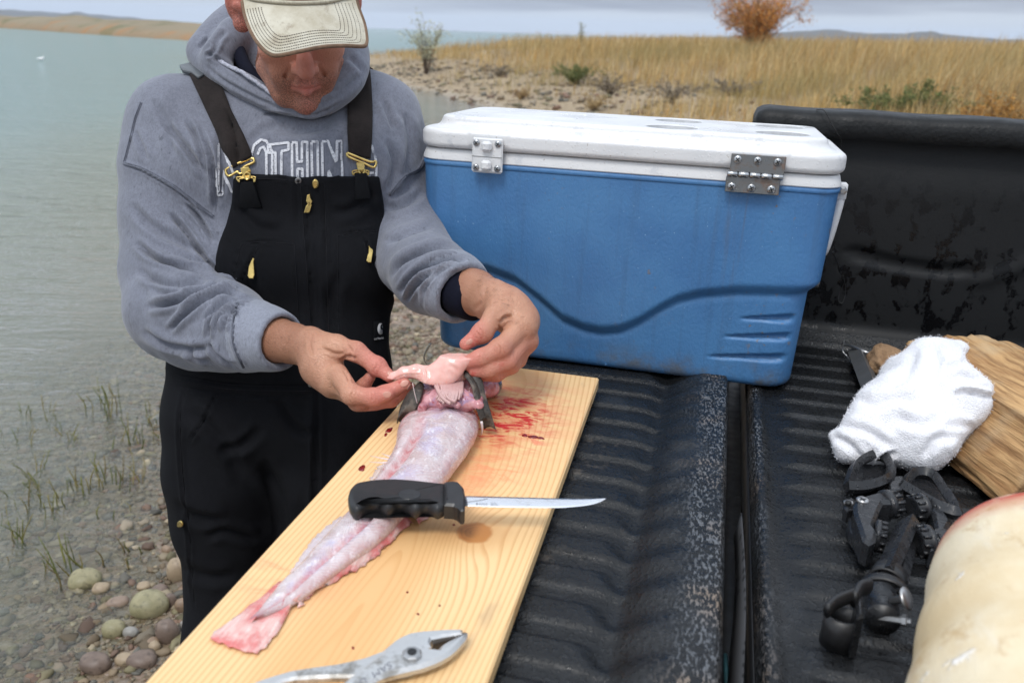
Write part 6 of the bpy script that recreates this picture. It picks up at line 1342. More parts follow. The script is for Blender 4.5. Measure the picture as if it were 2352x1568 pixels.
    for q in (([(968,940),(990,905),(1000,880)],.040,.006),([(1048,905),(1060,885),(1062,868)],.056,.0055),([(1100,930),(1094,900),(1082,875)],.045,.007),([(1010,930),(1030,925),(1050,930)],.050,.005)): s.chain([np.r_[tp(u, v, BZ+q[1]), BZ+q[1]] for u, v in q[0]], q[2], .006)
    s.ell(np.r_[tp(1075,893,BZ+.052), BZ+.056], (.011,.009,.012), None, .005, 'sub'); s.ell(np.r_[tp(1018,895,BZ+.05), BZ+.058], (.010,.012,.010), None, .005, 'sub')
    V, Q = s.mesh(); V = relax(V, Q, 1, .4); V = V + vnormals(V, Q)*(fbm(V*120, 3, 8)*.0018)[:, None]; obj('throat', (V, [Q]), GILL, FISH)
    g = np.random.default_rng(12)
    for k in range(15):                                           # gill filaments hanging in a fan
        a = np.array([1014+k*3.4, 868+abs(k-7)*.8]); e = np.array([1012+k*3.2-10*(1-k/14), 915+10*math.sin(k/14*np.pi)+g.normal(0, 2)]); mdl = (a+e)/2 + np.array([6-k*.3, 3])
        obj('gill_filament', g_tube(spline([T3(*a, BZ+.062), T3(*mdl, BZ+.064), T3(*e, BZ+.058)], 10), np.linspace(.0026,.0016,10), 7), FILM, FISH)
    for pth in ([(1000,885),(1010,905),(1022,918),(1034,926)], [(1008,880),(1020,898),(1030,915),(1046,922)], [(1002,872),(1006,890),(1012,908)]): obj('pale_tube', g_tube(spline([T3(*q, BZ+.063) for q in pth], 16), np.linspace(.0026,.0020,16), 8), FILM, FISH)
    # mottled gill cover and pectoral fins to either side
    def flap(L_, R_, zs, nm, lab=None, n=30, ridges=7, mt=MOTTLE):
        a = spline([T3(u, v, BZ+z) for (u, v), z in zip(L_, zs)], n); b_ = spline([T3(u, v, BZ+z) for (u, v), z in zip(R_, zs)], n); A = []
        for k in np.linspace(0, 1, 15): q = a*(1-k)+b_*k; q = q + np.array([0,0,1.0])*(.0045*math.sin(k*np.pi) + .0007*math.sin(k*ridges*2*np.pi)); A.append(q)
        return obj(nm, g_sheet(np.array(A), .0018), mt, FISH)
    flap([(962,880),(940,900),(922,930),(914,960),(912,972)], [(974,888),(966,915),(955,940),(938,955),(922,975)], [.055,.05,.035,.02,.008], 'gill_cover'); 
    flap([(1058,852),(1078,872),(1088,905),(1096,945),(1112,985)], [(1082,850),(1106,872),(1114,905),(1126,945),(1140,988)], [.075,.066,.05,.035,.010], 'pectoral_fin')
    flap([(1066,862),(1084,890),(1092,930),(1104,970)], [(1076,860),(1096,885),(1106,925),(1118,965)], [.073,.060,.046,.024], 'pectoral_fin', ridges=5)
    s = SDF((-.34,1.06,BZ-.002), (-.05,1.34,BZ+.09), .0026); s.ell(np.r_[tp(1098,880,BZ+.02), BZ+.020], (.036,.034,.020), None, .01).ell(np.r_[tp(1122,892,BZ+.012), BZ+.014], (.017,.019,.0135), None, .012).cap(np.r_[tp(1000,880,BZ+.02), BZ+.020], np.r_[tp(1085,875,BZ+.02), BZ+.020], .020, .020, .02)
    V, Q = s.mesh(); V[:, 2] = np.maximum(V[:, 2], BZ+.0005); obj('head', (V, [Q]), HEADM, FISH)
    obj('fish_line', g_tube(spline([T3(948,880,BZ+.10), T3(952,902,BZ+.08), T3(958,925,BZ+.05)], 8), .0005, 4), PALEFIN, FISH)
    g = G(); 
    for p in ([(1106,968),(1108,985),(1106,998)],): g.add(*g_tube(spline([T3(*q, BZ+.03-.012*i) for i, q in enumerate(p)], 8), np.linspace(.002,.0006,8), 5))
    obj('mucus_thread', g, PALEFIN, FISH)
FILM = (lambda b: b.done(b.mix(b.noise(70, 4), (.45,.24,.23), (.58,.40,.37)), .25, 0, b.bump(b.noise(300, 3), .4, .001), .45, Coat_Weight=.3))(NB('gill_filament_pink'))
HEADM = (lambda b: b.done(b.mix(b.rng(b.noise(38, 4, .6), .42, .6), b.mix(b.noise(90, 4), (.10,.085,.10), (.30,.27,.36)), (.055,.045,.035)), .25, 0, b.bump(b.noise(120, 4), .4, .0015), .5, Coat_Weight=.4))(NB('fish_head_skin'))
fish()
def flesh_flap():
    """the pink organ stretched between the two hands, still joined to the throat below"""
    s = SDF(np.minimum.reduce([P(860,780,1.26), P(1180,920,1.12), P(1180,780,1.26), P(860,920,1.12)]), np.maximum.reduce([P(860,780,1.26), P(1180,920,1.12), P(1180,780,1.26), P(860,920,1.12)]), .0015); f = (FW*.75-UP*.3, .55)
    s.chain([P(883,882,1.196), P(905,866,1.196), P(930,856,1.194), P(955,852,1.193), P(975,856,1.192)], [.0035,.0065,.0080,.0085,.0080], .006)
    s.chain([P(978,862,1.190), P(1000,866,1.187), P(1024,850,1.185), P(1044,828,1.186), P(1068,810,1.188), P(1095,802,1.192)], [.0105,.0165,.0175,.0165,.0140,.0080], .010, 'add', f)
    s.chain([P(1095,804,1.192), P(1118,796,1.200), P(1140,786,1.207), P(1152,780,1.212)], [.0065,.0045,.004,.003], .005)
    s.chain([P(895,876,1.200), P(930,870,1.200), P(968,868,1.198)], [.003,.0055,.0050], .003)
    s.cap(P(985,872,1.195), P(1012,892,1.205), .010, .013, .008); s.cap(P(1040,850,1.195), P(1058,880,1.21), .012, .014, .01); s.cap(P(968,872,1.197), P(990,895,1.215), .006, .010, .006)
    V, Q = s.mesh(); V = relax(V, Q, 2, .4); N = vnormals(V, Q)
    V = sculpt(V, N, [([(890,880),(925,862),(970,860)],1.8,.0013,'c'),([(974,846),(978,860),(976,878)],2.2,.0016,'c'),([(1030,838),(1046,846),(1050,858)],4,.0010,'c'),([(1062,808),(1076,818),(1100,815)],3,.0010,'c'),([(905,872),(940,864),(972,866)],1.6,.0010,'c')]); V = V + vnormals(V, Q)*(fbm(V*70, 3, 9)*.0012)[:, None]
    obj('organ', (w2t(V), [Q]), PINKM, FISH)
flesh_flap()

# ================================================================== TOOLS
def uv_poly(pts, z): return np.array([tp(u, v, z) for u, v in pts])
def ccw(p): a = .5*np.sum(p[:, 0]*np.roll(p[:, 1], -1) - np.roll(p[:, 0], -1)*p[:, 1]); return p if a > 0 else p[::-1]
def text_mesh(body, size_fn):
    tc = bpy.data.curves.new('t', 'FONT'); tc.body = body; tc.size = 1.0; to = bpy.data.objects.new('tmp_text', tc); COL.objects.link(to); bpy.context.view_layer.update(); me = bpy.data.meshes.new_from_object(to.evaluated_get(bpy.context.evaluated_depsgraph_get())); bpy.data.objects.remove(to)
    tv = np.array([v.co[:] for v in me.vertices]); tf = [list(p.vertices) for p in me.polygons]; bpy.data.meshes.remove(me); w = tv[:, 0].max(); return np.array([size_fn(x/w, y) for x, y, z in tv]), tf
Z4 = lambda pts: [(287.1+.4883*x, 1033.6+.4883*y) for x, y in pts]
def knife():
    KZ = BZ+.0330; hp_ = ccw(uv_poly(spline(Z4([(1050,258),(1050,225),(1066,198),(1092,182),(1130,175),(1180,168),(1230,165),(1290,165),(1380,172),(1450,180),(1506,186)]),36), KZ)) if False else None
    top = spline(Z4([(1052,270),(1049,240),(1060,208),(1088,185),(1130,175),(1180,168),(1240,165),(1300,166),(1380,173),(1450,181),(1508,187)]), 40)
    bot = spline(Z4([(1508,291),(1494,298),(1478,305),(1460,304),(1442,295),(1424,287),(1404,287),(1384,298),(1364,302),(1344,295),(1322,282),(1302,275),(1280,278),(1258,290),(1236,294),(1212,288),(1190,278),(1166,277),(1142,284),(1122,296),(1100,309),(1080,308),(1062,298),(1055,284)]), 60)
    kn = root('knife', np.r_[tp(930,1160,KZ), KZ], 'T', label='fillet knife with black grooved handle lying across the fish tail', cat='knife')
    HB_ = (lambda b: b.done(b.mix(b.noise(30, 4), (.010,.010,.011), (.022,.022,.023)), b.rng(b.noise(50, 3), .3, .7, .34, .5), 0, b.bump(b.math('ADD', b.math('MULTIPLY', b.math('MULTIPLY', b.math('SINE', b.math('MULTIPLY', b.math('ADD', b.sep()[0], b.sep()[1]), 1900.0)), b.math('SINE', b.math('MULTIPLY', b.math('SUBTRACT', b.sep()[0], b.sep()[1]), 1900.0))), b.math('MULTIPLY', b.rng(b.sep()[1], -.006, .004), 1.2)), b.math('MULTIPLY', b.noise(300, 3), .4)), .4, .0008), .45))(NB('black_grip'))
    P2 = ccw(uv_poly(np.concatenate([top, bot]), KZ)); rings = []
    for off, z in ((-.0075,-.0055),(-.0035,-.0065),(0,-.001),(0,.003),(-.0012,.0068),(-.0035,.0092),(-.0065,.0104),(-.0095,.0108)):
        q = P2 if off == 0 else poly_offset(P2, off*.75); rings.append(np.c_[q, np.full(len(q), KZ+z)])
    V = np.concatenate(rings); n = len(P2); obj('handle', (V, [ring_faces(len(rings), n), np.arange(n)[None, ::-1], (np.arange(n)+(len(rings)-1)*n)[None]]), HB_, kn, sharp=60)
    gp_ = ccw(uv_poly(Z4([(1500,187),(1540,183),(1568,186),(1582,200),(1593,215),(1597,240),(1600,265),(1599,295),(1597,318),(1588,323),(1578,321),(1565,308),(1545,299),(1500,296)]), KZ)); V, Fs = g_prism(gp_, KZ-.0065, KZ+.0112, .0025); obj('guard', (V, Fs), BLACKP, kn, smooth=False)
    V, Fs = g_prism(ccw(uv_poly(Z4([(1509,205),(1513,205),(1516,275),(1512,275)]), KZ)), KZ, KZ+.0125); obj('groove', (V, Fs), DARKM, kn, smooth=False)
    blade = spline(Z4([(1594,217),(1750,221),(2000,228),(2150,231.5),(2262,228.5)]), 30); lowr = spline(Z4([(2262,229.5),(2230,245),(2180,258),(2100,267),(2030,270.5),(1900,270),(1750,266.5),(1597,262)]), 40); zb = KZ+.001
    a = uv_poly(blade, zb); c = uv_poly(lowr[::-1], zb); k = 40; a = spline(a, k); c = spline(c, k); rows = []
    for t, th in ((0,.0017),(.15,.0016),(.5,.0012),(.85,.0005),(1.0,.0001)): rows.append(np.c_[a*(1-t)+c*t, np.full(k, zb)])
    SM_ = (lambda b: b.done(b.mix(b.rng(b.noise(28, 5, .7), .52, .7), (.80,.81,.84), (.62,.60,.60)), b.rng(b.noise(1, 3, .6, b.map((20, 500, 1))), .3, .7, .20, .36), .92, b.bump(b.noise(1, 3, .6, b.map((40, 1500, 1))), .08, .0003)))(NB('blade_steel'))
    bl = obj('blade', g_sheet(np.array(rows), np.array([[.0017],[.0016],[.0012],[.0006],[.0002]])*np.ones((1, k))), SM_, kn)
    INK = simple('etched_grey', (.20,.20,.22), .5, .3, bump=0); o_ = Z4([(1663,256),(1704,258),(1663,244)])
    def lay(u0, v0, du, dv, hu, hv): return lambda x, y: np.r_[tp(287.1+.4883*(u0+du*x+hu*y), 1033.6+.4883*(v0+dv*x+hv*y), zb+.0011), zb+.0012]
    V, f = text_mesh('CUTCO', lay(1664,257,40,1,2,-15)); obj('etching', (V, f), INK, bl, smooth=False)
    d = [(1652,250),(1656,244),(1660,250),(1656,258)]; V, Fs = g_prism(ccw(uv_poly(Z4(d), zb+.0011)), zb+.0010, zb+.0013); obj('etching', (V, Fs), INK, bl, smooth=False)
    for j, t_ in enumerate(('1721 KL', 'Olean, NY', 'Made in U.S.A.')): V, f = text_mesh(t_, lay(1719,248+j*6.5,26+6*j,1,1,-7)); obj('etching', (V, f), INK, bl, smooth=False)
    sp = spline(Z4([(1600,243),(1640,238),(1680,232),(1706,226)]), 12); obj('etching', g_tube(np.c_[uv_poly(sp, zb+.0011), np.full(12, zb+.0011)], .00025, 4), INK, bl)
    # oval emblem moulded on the grip
    t = np.linspace(0, 2*np.pi, 28, endpoint=False); ov = [(1338+52*math.cos(x), 208+24*math.sin(x)) for x in t]; V, Fs = g_prism(ccw(uv_poly(Z4(ov), KZ+.0108)), KZ+.0100, KZ+.0113, .0004); em = obj('emblem', (V, Fs), BLACKP, kn, smooth=False)
    def lay2(u0, v0, du, dv, hu, hv): return lambda x, y: np.r_[tp(287.1+.4883*(u0+du*x+hu*y), 1033.6+.4883*(v0+dv*x+hv*y), KZ+.0115), KZ+.0117]
    GI = simple('worn_emblem_grey', (.05,.05,.052), .4, bump=0); V, f = text_mesh('Fisherman\'s', lay2(1304,203,66,3,1,-13)); obj('lettering', (V, f), GI, em, smooth=False); V, f = text_mesh('SOLUTION', lay2(1308,221,66,3,1,-16)); obj('lettering', (V, f), GI, em, smooth=False)
knife()
def pliers():
    PZ = BZ+.006; pm = (lambda b: b.done(b.mix(b.rng(b.noise(40, 5, .7), .50, .68), (.58,.58,.575), (.30,.285,.26)), b.rng(b.noise(30, 4), .3, .7, .30, .52), .85, b.bump(b.math('ADD', b.noise(220, 4), b.math('MULTIPLY', b.noise(60, 3), .8)), .3, .0010)))(NB('dull_chrome'))
    pl = root('pliers', np.r_[tp(700,1530,BZ), BZ], 'T', label='dull chrome slip joint pliers lying open on the plank', cat='pliers')
    A = Z4([(590,1098),(615,1083),(640,1075),(700,1055),(780,1032),(880,1016),(1000,1000),(1070,985),(1130,970),(1210,940),(1240,915),(1270,890),(1300,872),(1340,855),(1400,846),(1450,842),(1520,838),(1588,837),(1590,862),(1545,868),(1500,872),(1442,884),(1436,900),(1442,918),(1412,926),(1405,940),(1430,960),(1400,1010),(1330,1045),(1230,1060),(1100,1064),(1000,1062),(900,1066),(800,1072),(740,1085),(700,1100),(640,1130)])
    B = Z4([(1030,1105),(1060,1080),(1100,1050),(1150,1015),(1190,985),(1225,958),(1260,938),(1310,922),(1350,918),(1390,925),(1410,938),(1440,946),(1475,950),(1484,934),(1512,915),(1562,890),(1600,868),(1612,870),(1610,886),(1600,905),(1560,950),(1530,976),(1490,1000),(1450,1018),(1400,1036),(1340,1050),(1290,1062),(1240,1075),(1200,1090),(1160,1112),(1100,1150),(1060,1180)])
    V, Fs = g_prism(ccw(uv_poly(A, PZ)), BZ+.0006, PZ+.0005, .0022); obj('handle_half', (V, Fs), pm, pl, sharp=25)
    V, Fs = g_prism(ccw(uv_poly(B, PZ+.003)), PZ+.0010, PZ+.0082, .0030); hb = obj('handle_half', (V, Fs), pm, pl, sharp=25)
    V, Fs = g_prism(ccw(uv_poly(Z4([(1445,893),(1545,872),(1588,852),(1590,866),(1550,888),(1500,906),(1446,920)]), PZ)), BZ+.001, PZ-.0012); obj('jaw_gap', (V, Fs), simple('jaw_dark', (.06,.05,.04), .6), pl, smooth=False)
    for k in range(9):
        x = 1448+k*11.5; y = 892-k*2.6; V, Fs = g_prism(ccw(uv_poly(Z4([(x,y),(x+8,y-2),(x+8.5,y+17-k*.8),(x+2,y+20-k*.8)]), PZ+.002)), PZ-.002, PZ+.0022, .0003); obj('tooth', (V, Fs), simple('tooth_steel', (.10,.085,.07), .45, .7) if k == 0 else bpy.data.materials['tooth_steel'], pl, smooth=False)
    c = np.r_[tp(*Z4([(1350,960)])[0], PZ+.009), 0]; g = G(); g.add(*g_lathe([(.0086,PZ+0.0080),(.0086,PZ+0.0105),(.0074,PZ+0.0116),(.002,PZ+0.0120)], 8, (0,0,1), (c[0], c[1], 0))); bt = obj('bolt', g, STEEL, pl, smooth=False); obj('bolt_slot', g_lathe([(.0040,PZ+0.0120),(.0040,PZ+0.0126),(.0032,PZ+0.0127)], 14, (0,0,1), (c[0], c[1], 0)), DARKM, bt, smooth=False)
    INK = bpy.data.materials['etched_grey']
    def lay(u0, v0, du, dv, hu, hv): return lambda x, y: np.r_[tp(287.1+.4883*(u0+du*x+hu*y), 1033.6+.4883*(v0+dv*x+hv*y), PZ+0.0083), PZ+0.0085]
    V, f = text_mesh('SAM  U S', lay(1248,990,-185,112,18,40)); obj('engraving', (V, f[:]), INK, hb, smooth=False)
pliers()
# ================================================================== THINGS LYING IN THE TRUCK BED
Z2 = lambda pts: [(1665.2+.5424*x, 717.8+.5424*y) for x, y in pts]
def on_y(u, v, y):
    r = FW + RT*((u-CU)/F_PX) - UP*((v-CV)/F_PX); t = (y-(C0-TO).dot(EY))/r.dot(EY); q = C0 + r*t - TO; return np.array([q.dot(EX), y, q.dot(EZ)])
def towel():
    out = [(1898,997),(1904,986),(1928,976),(1940,950),(1955,922),(1962,905),(1980,884),(2008,852),(2040,817),(2058,812),(2078,799),(2094,780),(2112,769),(2140,765),(2180,768),(2212,779),(2227,792),(2229,803),(2220,816),(2224,828),(2246,848),(2270,866),(2284,880),(2288,892),(2281,905),(2287,918),(2284,940),(2268,962),(2240,988),(2214,1016),(2198,1042),(2172,1066),(2148,1080),(2126,1086),(2090,1080),(2060,1072),(2036,1066),(2012,1074),(1990,1072),(1962,1066),(1938,1066),(1918,1056),(1910,1036),(1903,1016)]
    pts = [P(u, v, d) for u in (1880,2300) for v in (750,1100) for d in (1.04,1.46)]; s = SDF(np.minimum.reduce(pts)-.01, np.maximum.reduce(pts)+.01, .0032)
    s.cap(P(2130,870,1.30), P(2175,935,1.235), .072, .078, .03).cap(P(2175,935,1.235), P(2060,985,1.22), .078, .070, .03).cap(P(2060,985,1.22), P(1985,1020,1.20), .070, .046, .03).cap(P(2060,985,1.22), P(2130,1025,1.17), .062, .052, .03)
    s.cap(P(1985,1010,1.20), P(1912,1000,1.21), .042, .015, .02).cap(P(2130,860,1.31), P(2208,800,1.34), .055, .020, .02).cap(P(1985,1020,1.20), P(1935,1050,1.19), .042, .018, .02).cap(P(2200,920,1.235), P(2270,890,1.25), .055, .027, .02)
    X, Y, Z = s.all(); shp = s.D.shape; full = np.stack(np.broadcast_arrays(X, Y, Z), -1).reshape(-1, 3); near = np.where(s.D.ravel() < .03)[0]; u, v, d = proj(full[near]); q = poly_sd(u, v, np.array(out, float))*d/F_PX + .002
    D = s.D.ravel(); a, b = D[near], q; k = .016; h = np.clip(.5-.5*(a-b)/k, 0, 1); D[near] = (a*(1-h)+b*h+k*h*(1-h)).astype(np.float32); s.D = D.reshape(shp)
    V, Q = s.mesh(); V = relax(V, Q, 2, .4); N = vnormals(V, Q)
    V = sculpt(V, N, [([(2286,914),(2250,905),(2215,900),(2190,905)],5,.009,'l'),([(2270,866),(2230,868),(2200,860)],6,.006,'c'),([(2226,826),(2200,838),(2170,850)],7,.007,'c'),([(2100,790),(2080,860),(2030,900)],12,.006,'c'),([(1960,915),(2010,930),(2060,915),(2110,930)],11,.007,'c'),([(2060,960),(2120,975),(2170,960)],11,.006,'c'),([(1930,980),(1990,990),(2050,1030)],9,.006,'c'),([(2200,1000),(2150,1010),(2120,1050)],10,.006,'c'),([(2010,1074),(2030,1050),(2060,1040)],6,.007,'c'),([(2140,790),(2150,840),(2130,880)],12,.005,'c'),([(1990,890),(2030,880),(2060,890)],8,.004,'c'),([(2240,985),(2200,975),(2160,985)],8,.005,'c'),([(1910,1000),(1950,1020),(1985,1060)],8,.005,'c')])
    N = vnormals(V, Q); V = V + N*(fbm(V*16, 3, 51)*.0045 + fbm(V*300, 2, 52)*.0006)[:, None]
    b = NB('white_terry'); n = b.noise(430, 3, .7); vv = b.voro(520); col = b.mix(b.rng(n, .3, .7), (.86,.86,.88), (.76,.76,.80)); tm = b.done(col, .95, 0, b.bump(b.math('ADD', n, b.math('MULTIPLY', vv, .8)), .8, .0018), .1, Sheen_Weight=.3)
    tw_ = obj('towel', (V, [Q]), tm, label='white terry towel draped over a split log in the truck bed', cat='towel')
    g = np.random.default_rng(33); N = vnormals(V, Q); idx = g.choice(len(V), 26000); p = V[idx]+g.normal(0, .0012, (26000,3)); n_ = N[idx]+g.normal(0, .7, (26000,3)); n_ /= np.linalg.norm(n_, axis=1)[:, None]; t = np.cross(n_, g.normal(0, 1, (26000,3))); t /= np.linalg.norm(t, axis=1)[:, None]
    L = g.uniform(.0006, .0015, 26000)[:, None]; VV = np.stack([p-t*.0006, p+t*.0006, p+n_*L], 1).reshape(-1, 3); F_ = (np.arange(26000)*3)[:, None]+np.arange(3)[None]
    tag(obj('terry_loops', (VV, [F_]), simple('terry_thread', (.78,.78,.81), .95, bump=0), tw_, smooth=False), kind='stuff')
towel()
def wood_log():
    b = NB('split_wood'); t = b.attr('tint'); q = b.sep(t)   # x across, y along, z end-grain
    gr = b.noise(1, 6, .68, b.comb(b.math('MULTIPLY', q[0], 26.0), b.math('MULTIPLY', q[1], 1.3), 0.0), .35); g2 = b.noise(1, 4, .6, b.comb(b.math('MULTIPLY', q[0], 90.0), b.math('MULTIPLY', q[1], 2.0), 3.0), .25)
    col = b.mix(b.rng(gr, .32, .66), (.28,.145,.060), (.54,.335,.155)); col = b.mix(b.rng(g2, .36, .52, .6, 0), col, (.16,.08,.034)); col = b.mix(b.rng(b.noise(13, 4), .45, .7, 0, .6), col, (.46,.35,.22))
    ring = b.math('FRACT', b.math('MULTIPLY', b.vmath('LENGTH', b.vmath('SUBTRACT', b.O, (.22,-.18,.02))), 120.0)); en = b.mix(b.rng(ring, .3, .8), (.085,.045,.024), (.17,.095,.05)); col = b.mix(q[2], col, en)
    h = b.math('ADD', b.math('MULTIPLY', gr, 1.0), b.math('MULTIPLY', g2, .6)); m = b.done(col, .75, 0, b.bump(h, .9, .006), .25)
    A = np.r_[tp(2085,905,.06), 0.0]; B = np.r_[tp(2330,1105,.05), 0.0]; ax = nrm(B-A); n_ = np.array([-ax[1], ax[0], 0]);
    if n_[0] < 0: n_ = -n_
    A = A - ax*.10 + n_*.085; B = B + n_*.085
    prof = np.array([(-.075,.002),(-.082,.02),(-.070,.055),(-.045,.098),(-.035,.108),(.02,.116),(.08,.118),(.135,.112),(.15,.09),(.155,.03),(.14,.002),(.05,.001)]); pr = spline(prof, 96, True)*.5 + np.array([np.array([np.interp(t*len(prof), range(len(prof)+1), np.r_[prof[:, k], prof[0, k]]) for k in (0, 1)]) for t in np.linspace(0, 1, 96, endpoint=False)])*.5
    L = np.linalg.norm(B-A); rows = []; cols = []; ts = np.linspace(0, 1, 70)
    for i, t in enumerate(ts):
        sc = 1.0; c = A + ax*(L*t); q = pr.copy(); arc = np.linspace(0, 8, 96)
        rr = fbm(np.c_[arc*2.2, np.full(96, t*3.0), np.zeros(96)], 4, 61)*.008 + fbm(np.c_[arc*9, np.full(96, t*2.0), np.zeros(96)], 3, 62)*.0035
        d = q - np.array([.03,.05]); q = q + d/np.linalg.norm(d, axis=1)[:, None]*rr[:, None]; q[:, 1] = np.maximum(q[:, 1], .001)
        rows.append(c + n_*q[:, 0:1] + np.array([0,0,1.0])*q[:, 1:2] + ax*(fbm(np.c_[q*40, np.full(96, t)], 2, 3)*.006*(t in (0, 1)))[:, None] if t in (0, 1) else c + n_*q[:, 0:1] + np.array([0,0,1.0])*q[:, 1:2]); cols.append(np.c_[arc*.12, np.full(96, t*L*4), np.zeros(96)])
    # end faces as rings to a centre
    for k in (.7, .35, .02): c = rows[69].mean(0); rows.append(c + (rows[69]-c)*k + ax*(fbm(np.c_[np.arange(96)*.3*k, np.full(96, k*7), np.zeros(96)], 2, 5)*.004)[:, None]); cols.append(np.c_[np.linspace(0, 1, 96), np.full(96, 2.0), np.ones(96)])
    cols[69][:, 2] = .6; V = np.concatenate(rows); f = ring_faces(len(rows), 96); 
    v0 = V[f[:, 0]]; cen = (A+B)/2 + np.array([0,0,.05])+n_*.03; nn = np.cross(V[f[:, 1]]-v0, V[f[:, 3]]-v0); 
    if (nn*(v0-cen)).sum() < 0: f = f[:, ::-1]
    obj('firewood_log', (V, [f, np.arange(96)[None]]), m, frame='T', colors=np.concatenate(cols), label='split firewood log with brown grain under the white towel', cat='log')
    I, Fi = ico(3); J = I*np.array([.035,.022,.018]); J = J*(1+.35*fbm(I*2.2, 3, 71)[:, None]); c = on_y(2272,822,1.52); 
    BK = (lambda b: b.done(b.mix(b.rng(b.noise(60, 5, .65), .35, .65), (.09,.055,.035), (.24,.16,.10)), .9, 0, b.bump(b.noise(90, 5, .7), .9, .006)))(NB('rough_bark')); p0 = J + np.r_[c[:2], max(c[2], .03)]; obj('bark_chunk', (p0, [Fi]), BK, frame='T', label='brown bark chunk behind the towel on the firewood', cat='bark')
    J = I*np.array([.03,.05,.028])*(1+.3*fbm(I*2.5, 3, 73)[:, None]); c = tp(2036,826,.035); obj('wood_chunk', (J + np.r_[c, .030], [Fi]), (lambda b: b.done(b.mix(b.noise(60, 5, .65), (.22,.12,.06), (.42,.27,.15)), .85, 0, b.bump(b.noise(1, 5, .7, b.map((160, 30, 160))), .9, .006)))(NB('torn_wood')), frame='T', label='torn wood chunk poking out left of the towel near the steel bar', cat='wood')
wood_log()
def float_buoy():
    b = NB('scuffed_cream_float'); x, y, z = b.sep(); n = b.noise(9, 5, .6); col = b.mix(b.rng(n, .32, .68), (.64,.50,.30), (.74,.64,.46)); a = b.noise(1, 5, .65, b.map((60, 14, 14), rot=(0,0,.1))); col = b.mix(b.rng(a, .52, .70, 0, .6), col, (.72,.64,.50)); col = b.mix(b.math('MULTIPLY', b.rng(b.noise(1, 5, .7, b.map((40, 18, 18), loc=(3,1,2))), .54, .70), .6), col, (.46,.29,.12))
    fl = b.rng(b.noise(24, 4, .7, b.map((1,1.6,1), loc=(1,8,0))), .62, .68); col = b.mix(b.math('MULTIPLY', fl, .9), col, (.83,.80,.76)); col = b.mix(b.math('MULTIPLY', b.rng(b.voro(10), .06, .03), .9), col, (.10,.075,.06)); col = b.mix(b.math('MULTIPLY', b.rng(b.noise(30, 4, .6, b.map(loc=(5,5,0))), .66, .74), .6), col, (.60,.25,.10))
    e = b.sep(b.attr('tint'))[0]; col = b.mix(b.math('MULTIPLY', e, b.rng(b.noise(22, 5, .7), .30, .56)), col, (.50,.09,.055))
    h = b.math('ADD', b.math('MULTIPLY', a, .6), b.math('ADD', n, b.math('MULTIPLY', fl, .7))); m = b.done(col, .55, 0, b.bump(h, .55, .004), .3)
    R = .095; e0 = np.r_[tp(2084,1562,.045), 0]; e1 = np.r_[tp(2152,1235,.045), 0]; ax = nrm(e1-e0); n_ = np.array([ax[1], -ax[0], 0]); q0 = e0 + n_*(R*.88+.010) + np.array([0,0,R]); yend = tp(2310,1143,.17)[1]; s0 = q0 + ax*((yend-q0[1])/ax[1] - .476); pr = [(.02,0),(R*.8,.002),(R*.95,.01),(R,.03)] + [(R*(1+.012*math.sin(k*.9)), .03+k*.0132) for k in range(1, 30)] + [(R*.998,.440),(R*.985,.456),(R*.945,.468),(R*.87,.475),(R*.70,.478),(R*.55,.478),(R*.50,.472),(R*.2,.470),(.003,.470)]
    V, Fs = g_lathe(pr, 80, ax, s0); n_ = 80; e = np.repeat(np.clip((np.array([p[1] for p in pr])-.425)/.03, 0, 1), n_); V = V + (V - (s0 + ((V-s0) @ ax)[:, None]*ax))*(fbm(V*12, 3, 81)*.004 + fbm(V*45, 2, 82)*.002)[:, None]
    V[:, 2] = np.maximum(V[:, 2], .001); obj('float', (V, Fs), m, frame='T', colors=np.repeat(e[:, None], 3, 1), label='weathered cream cylindrical float with a reddish worn end', cat='float')
float_buoy()
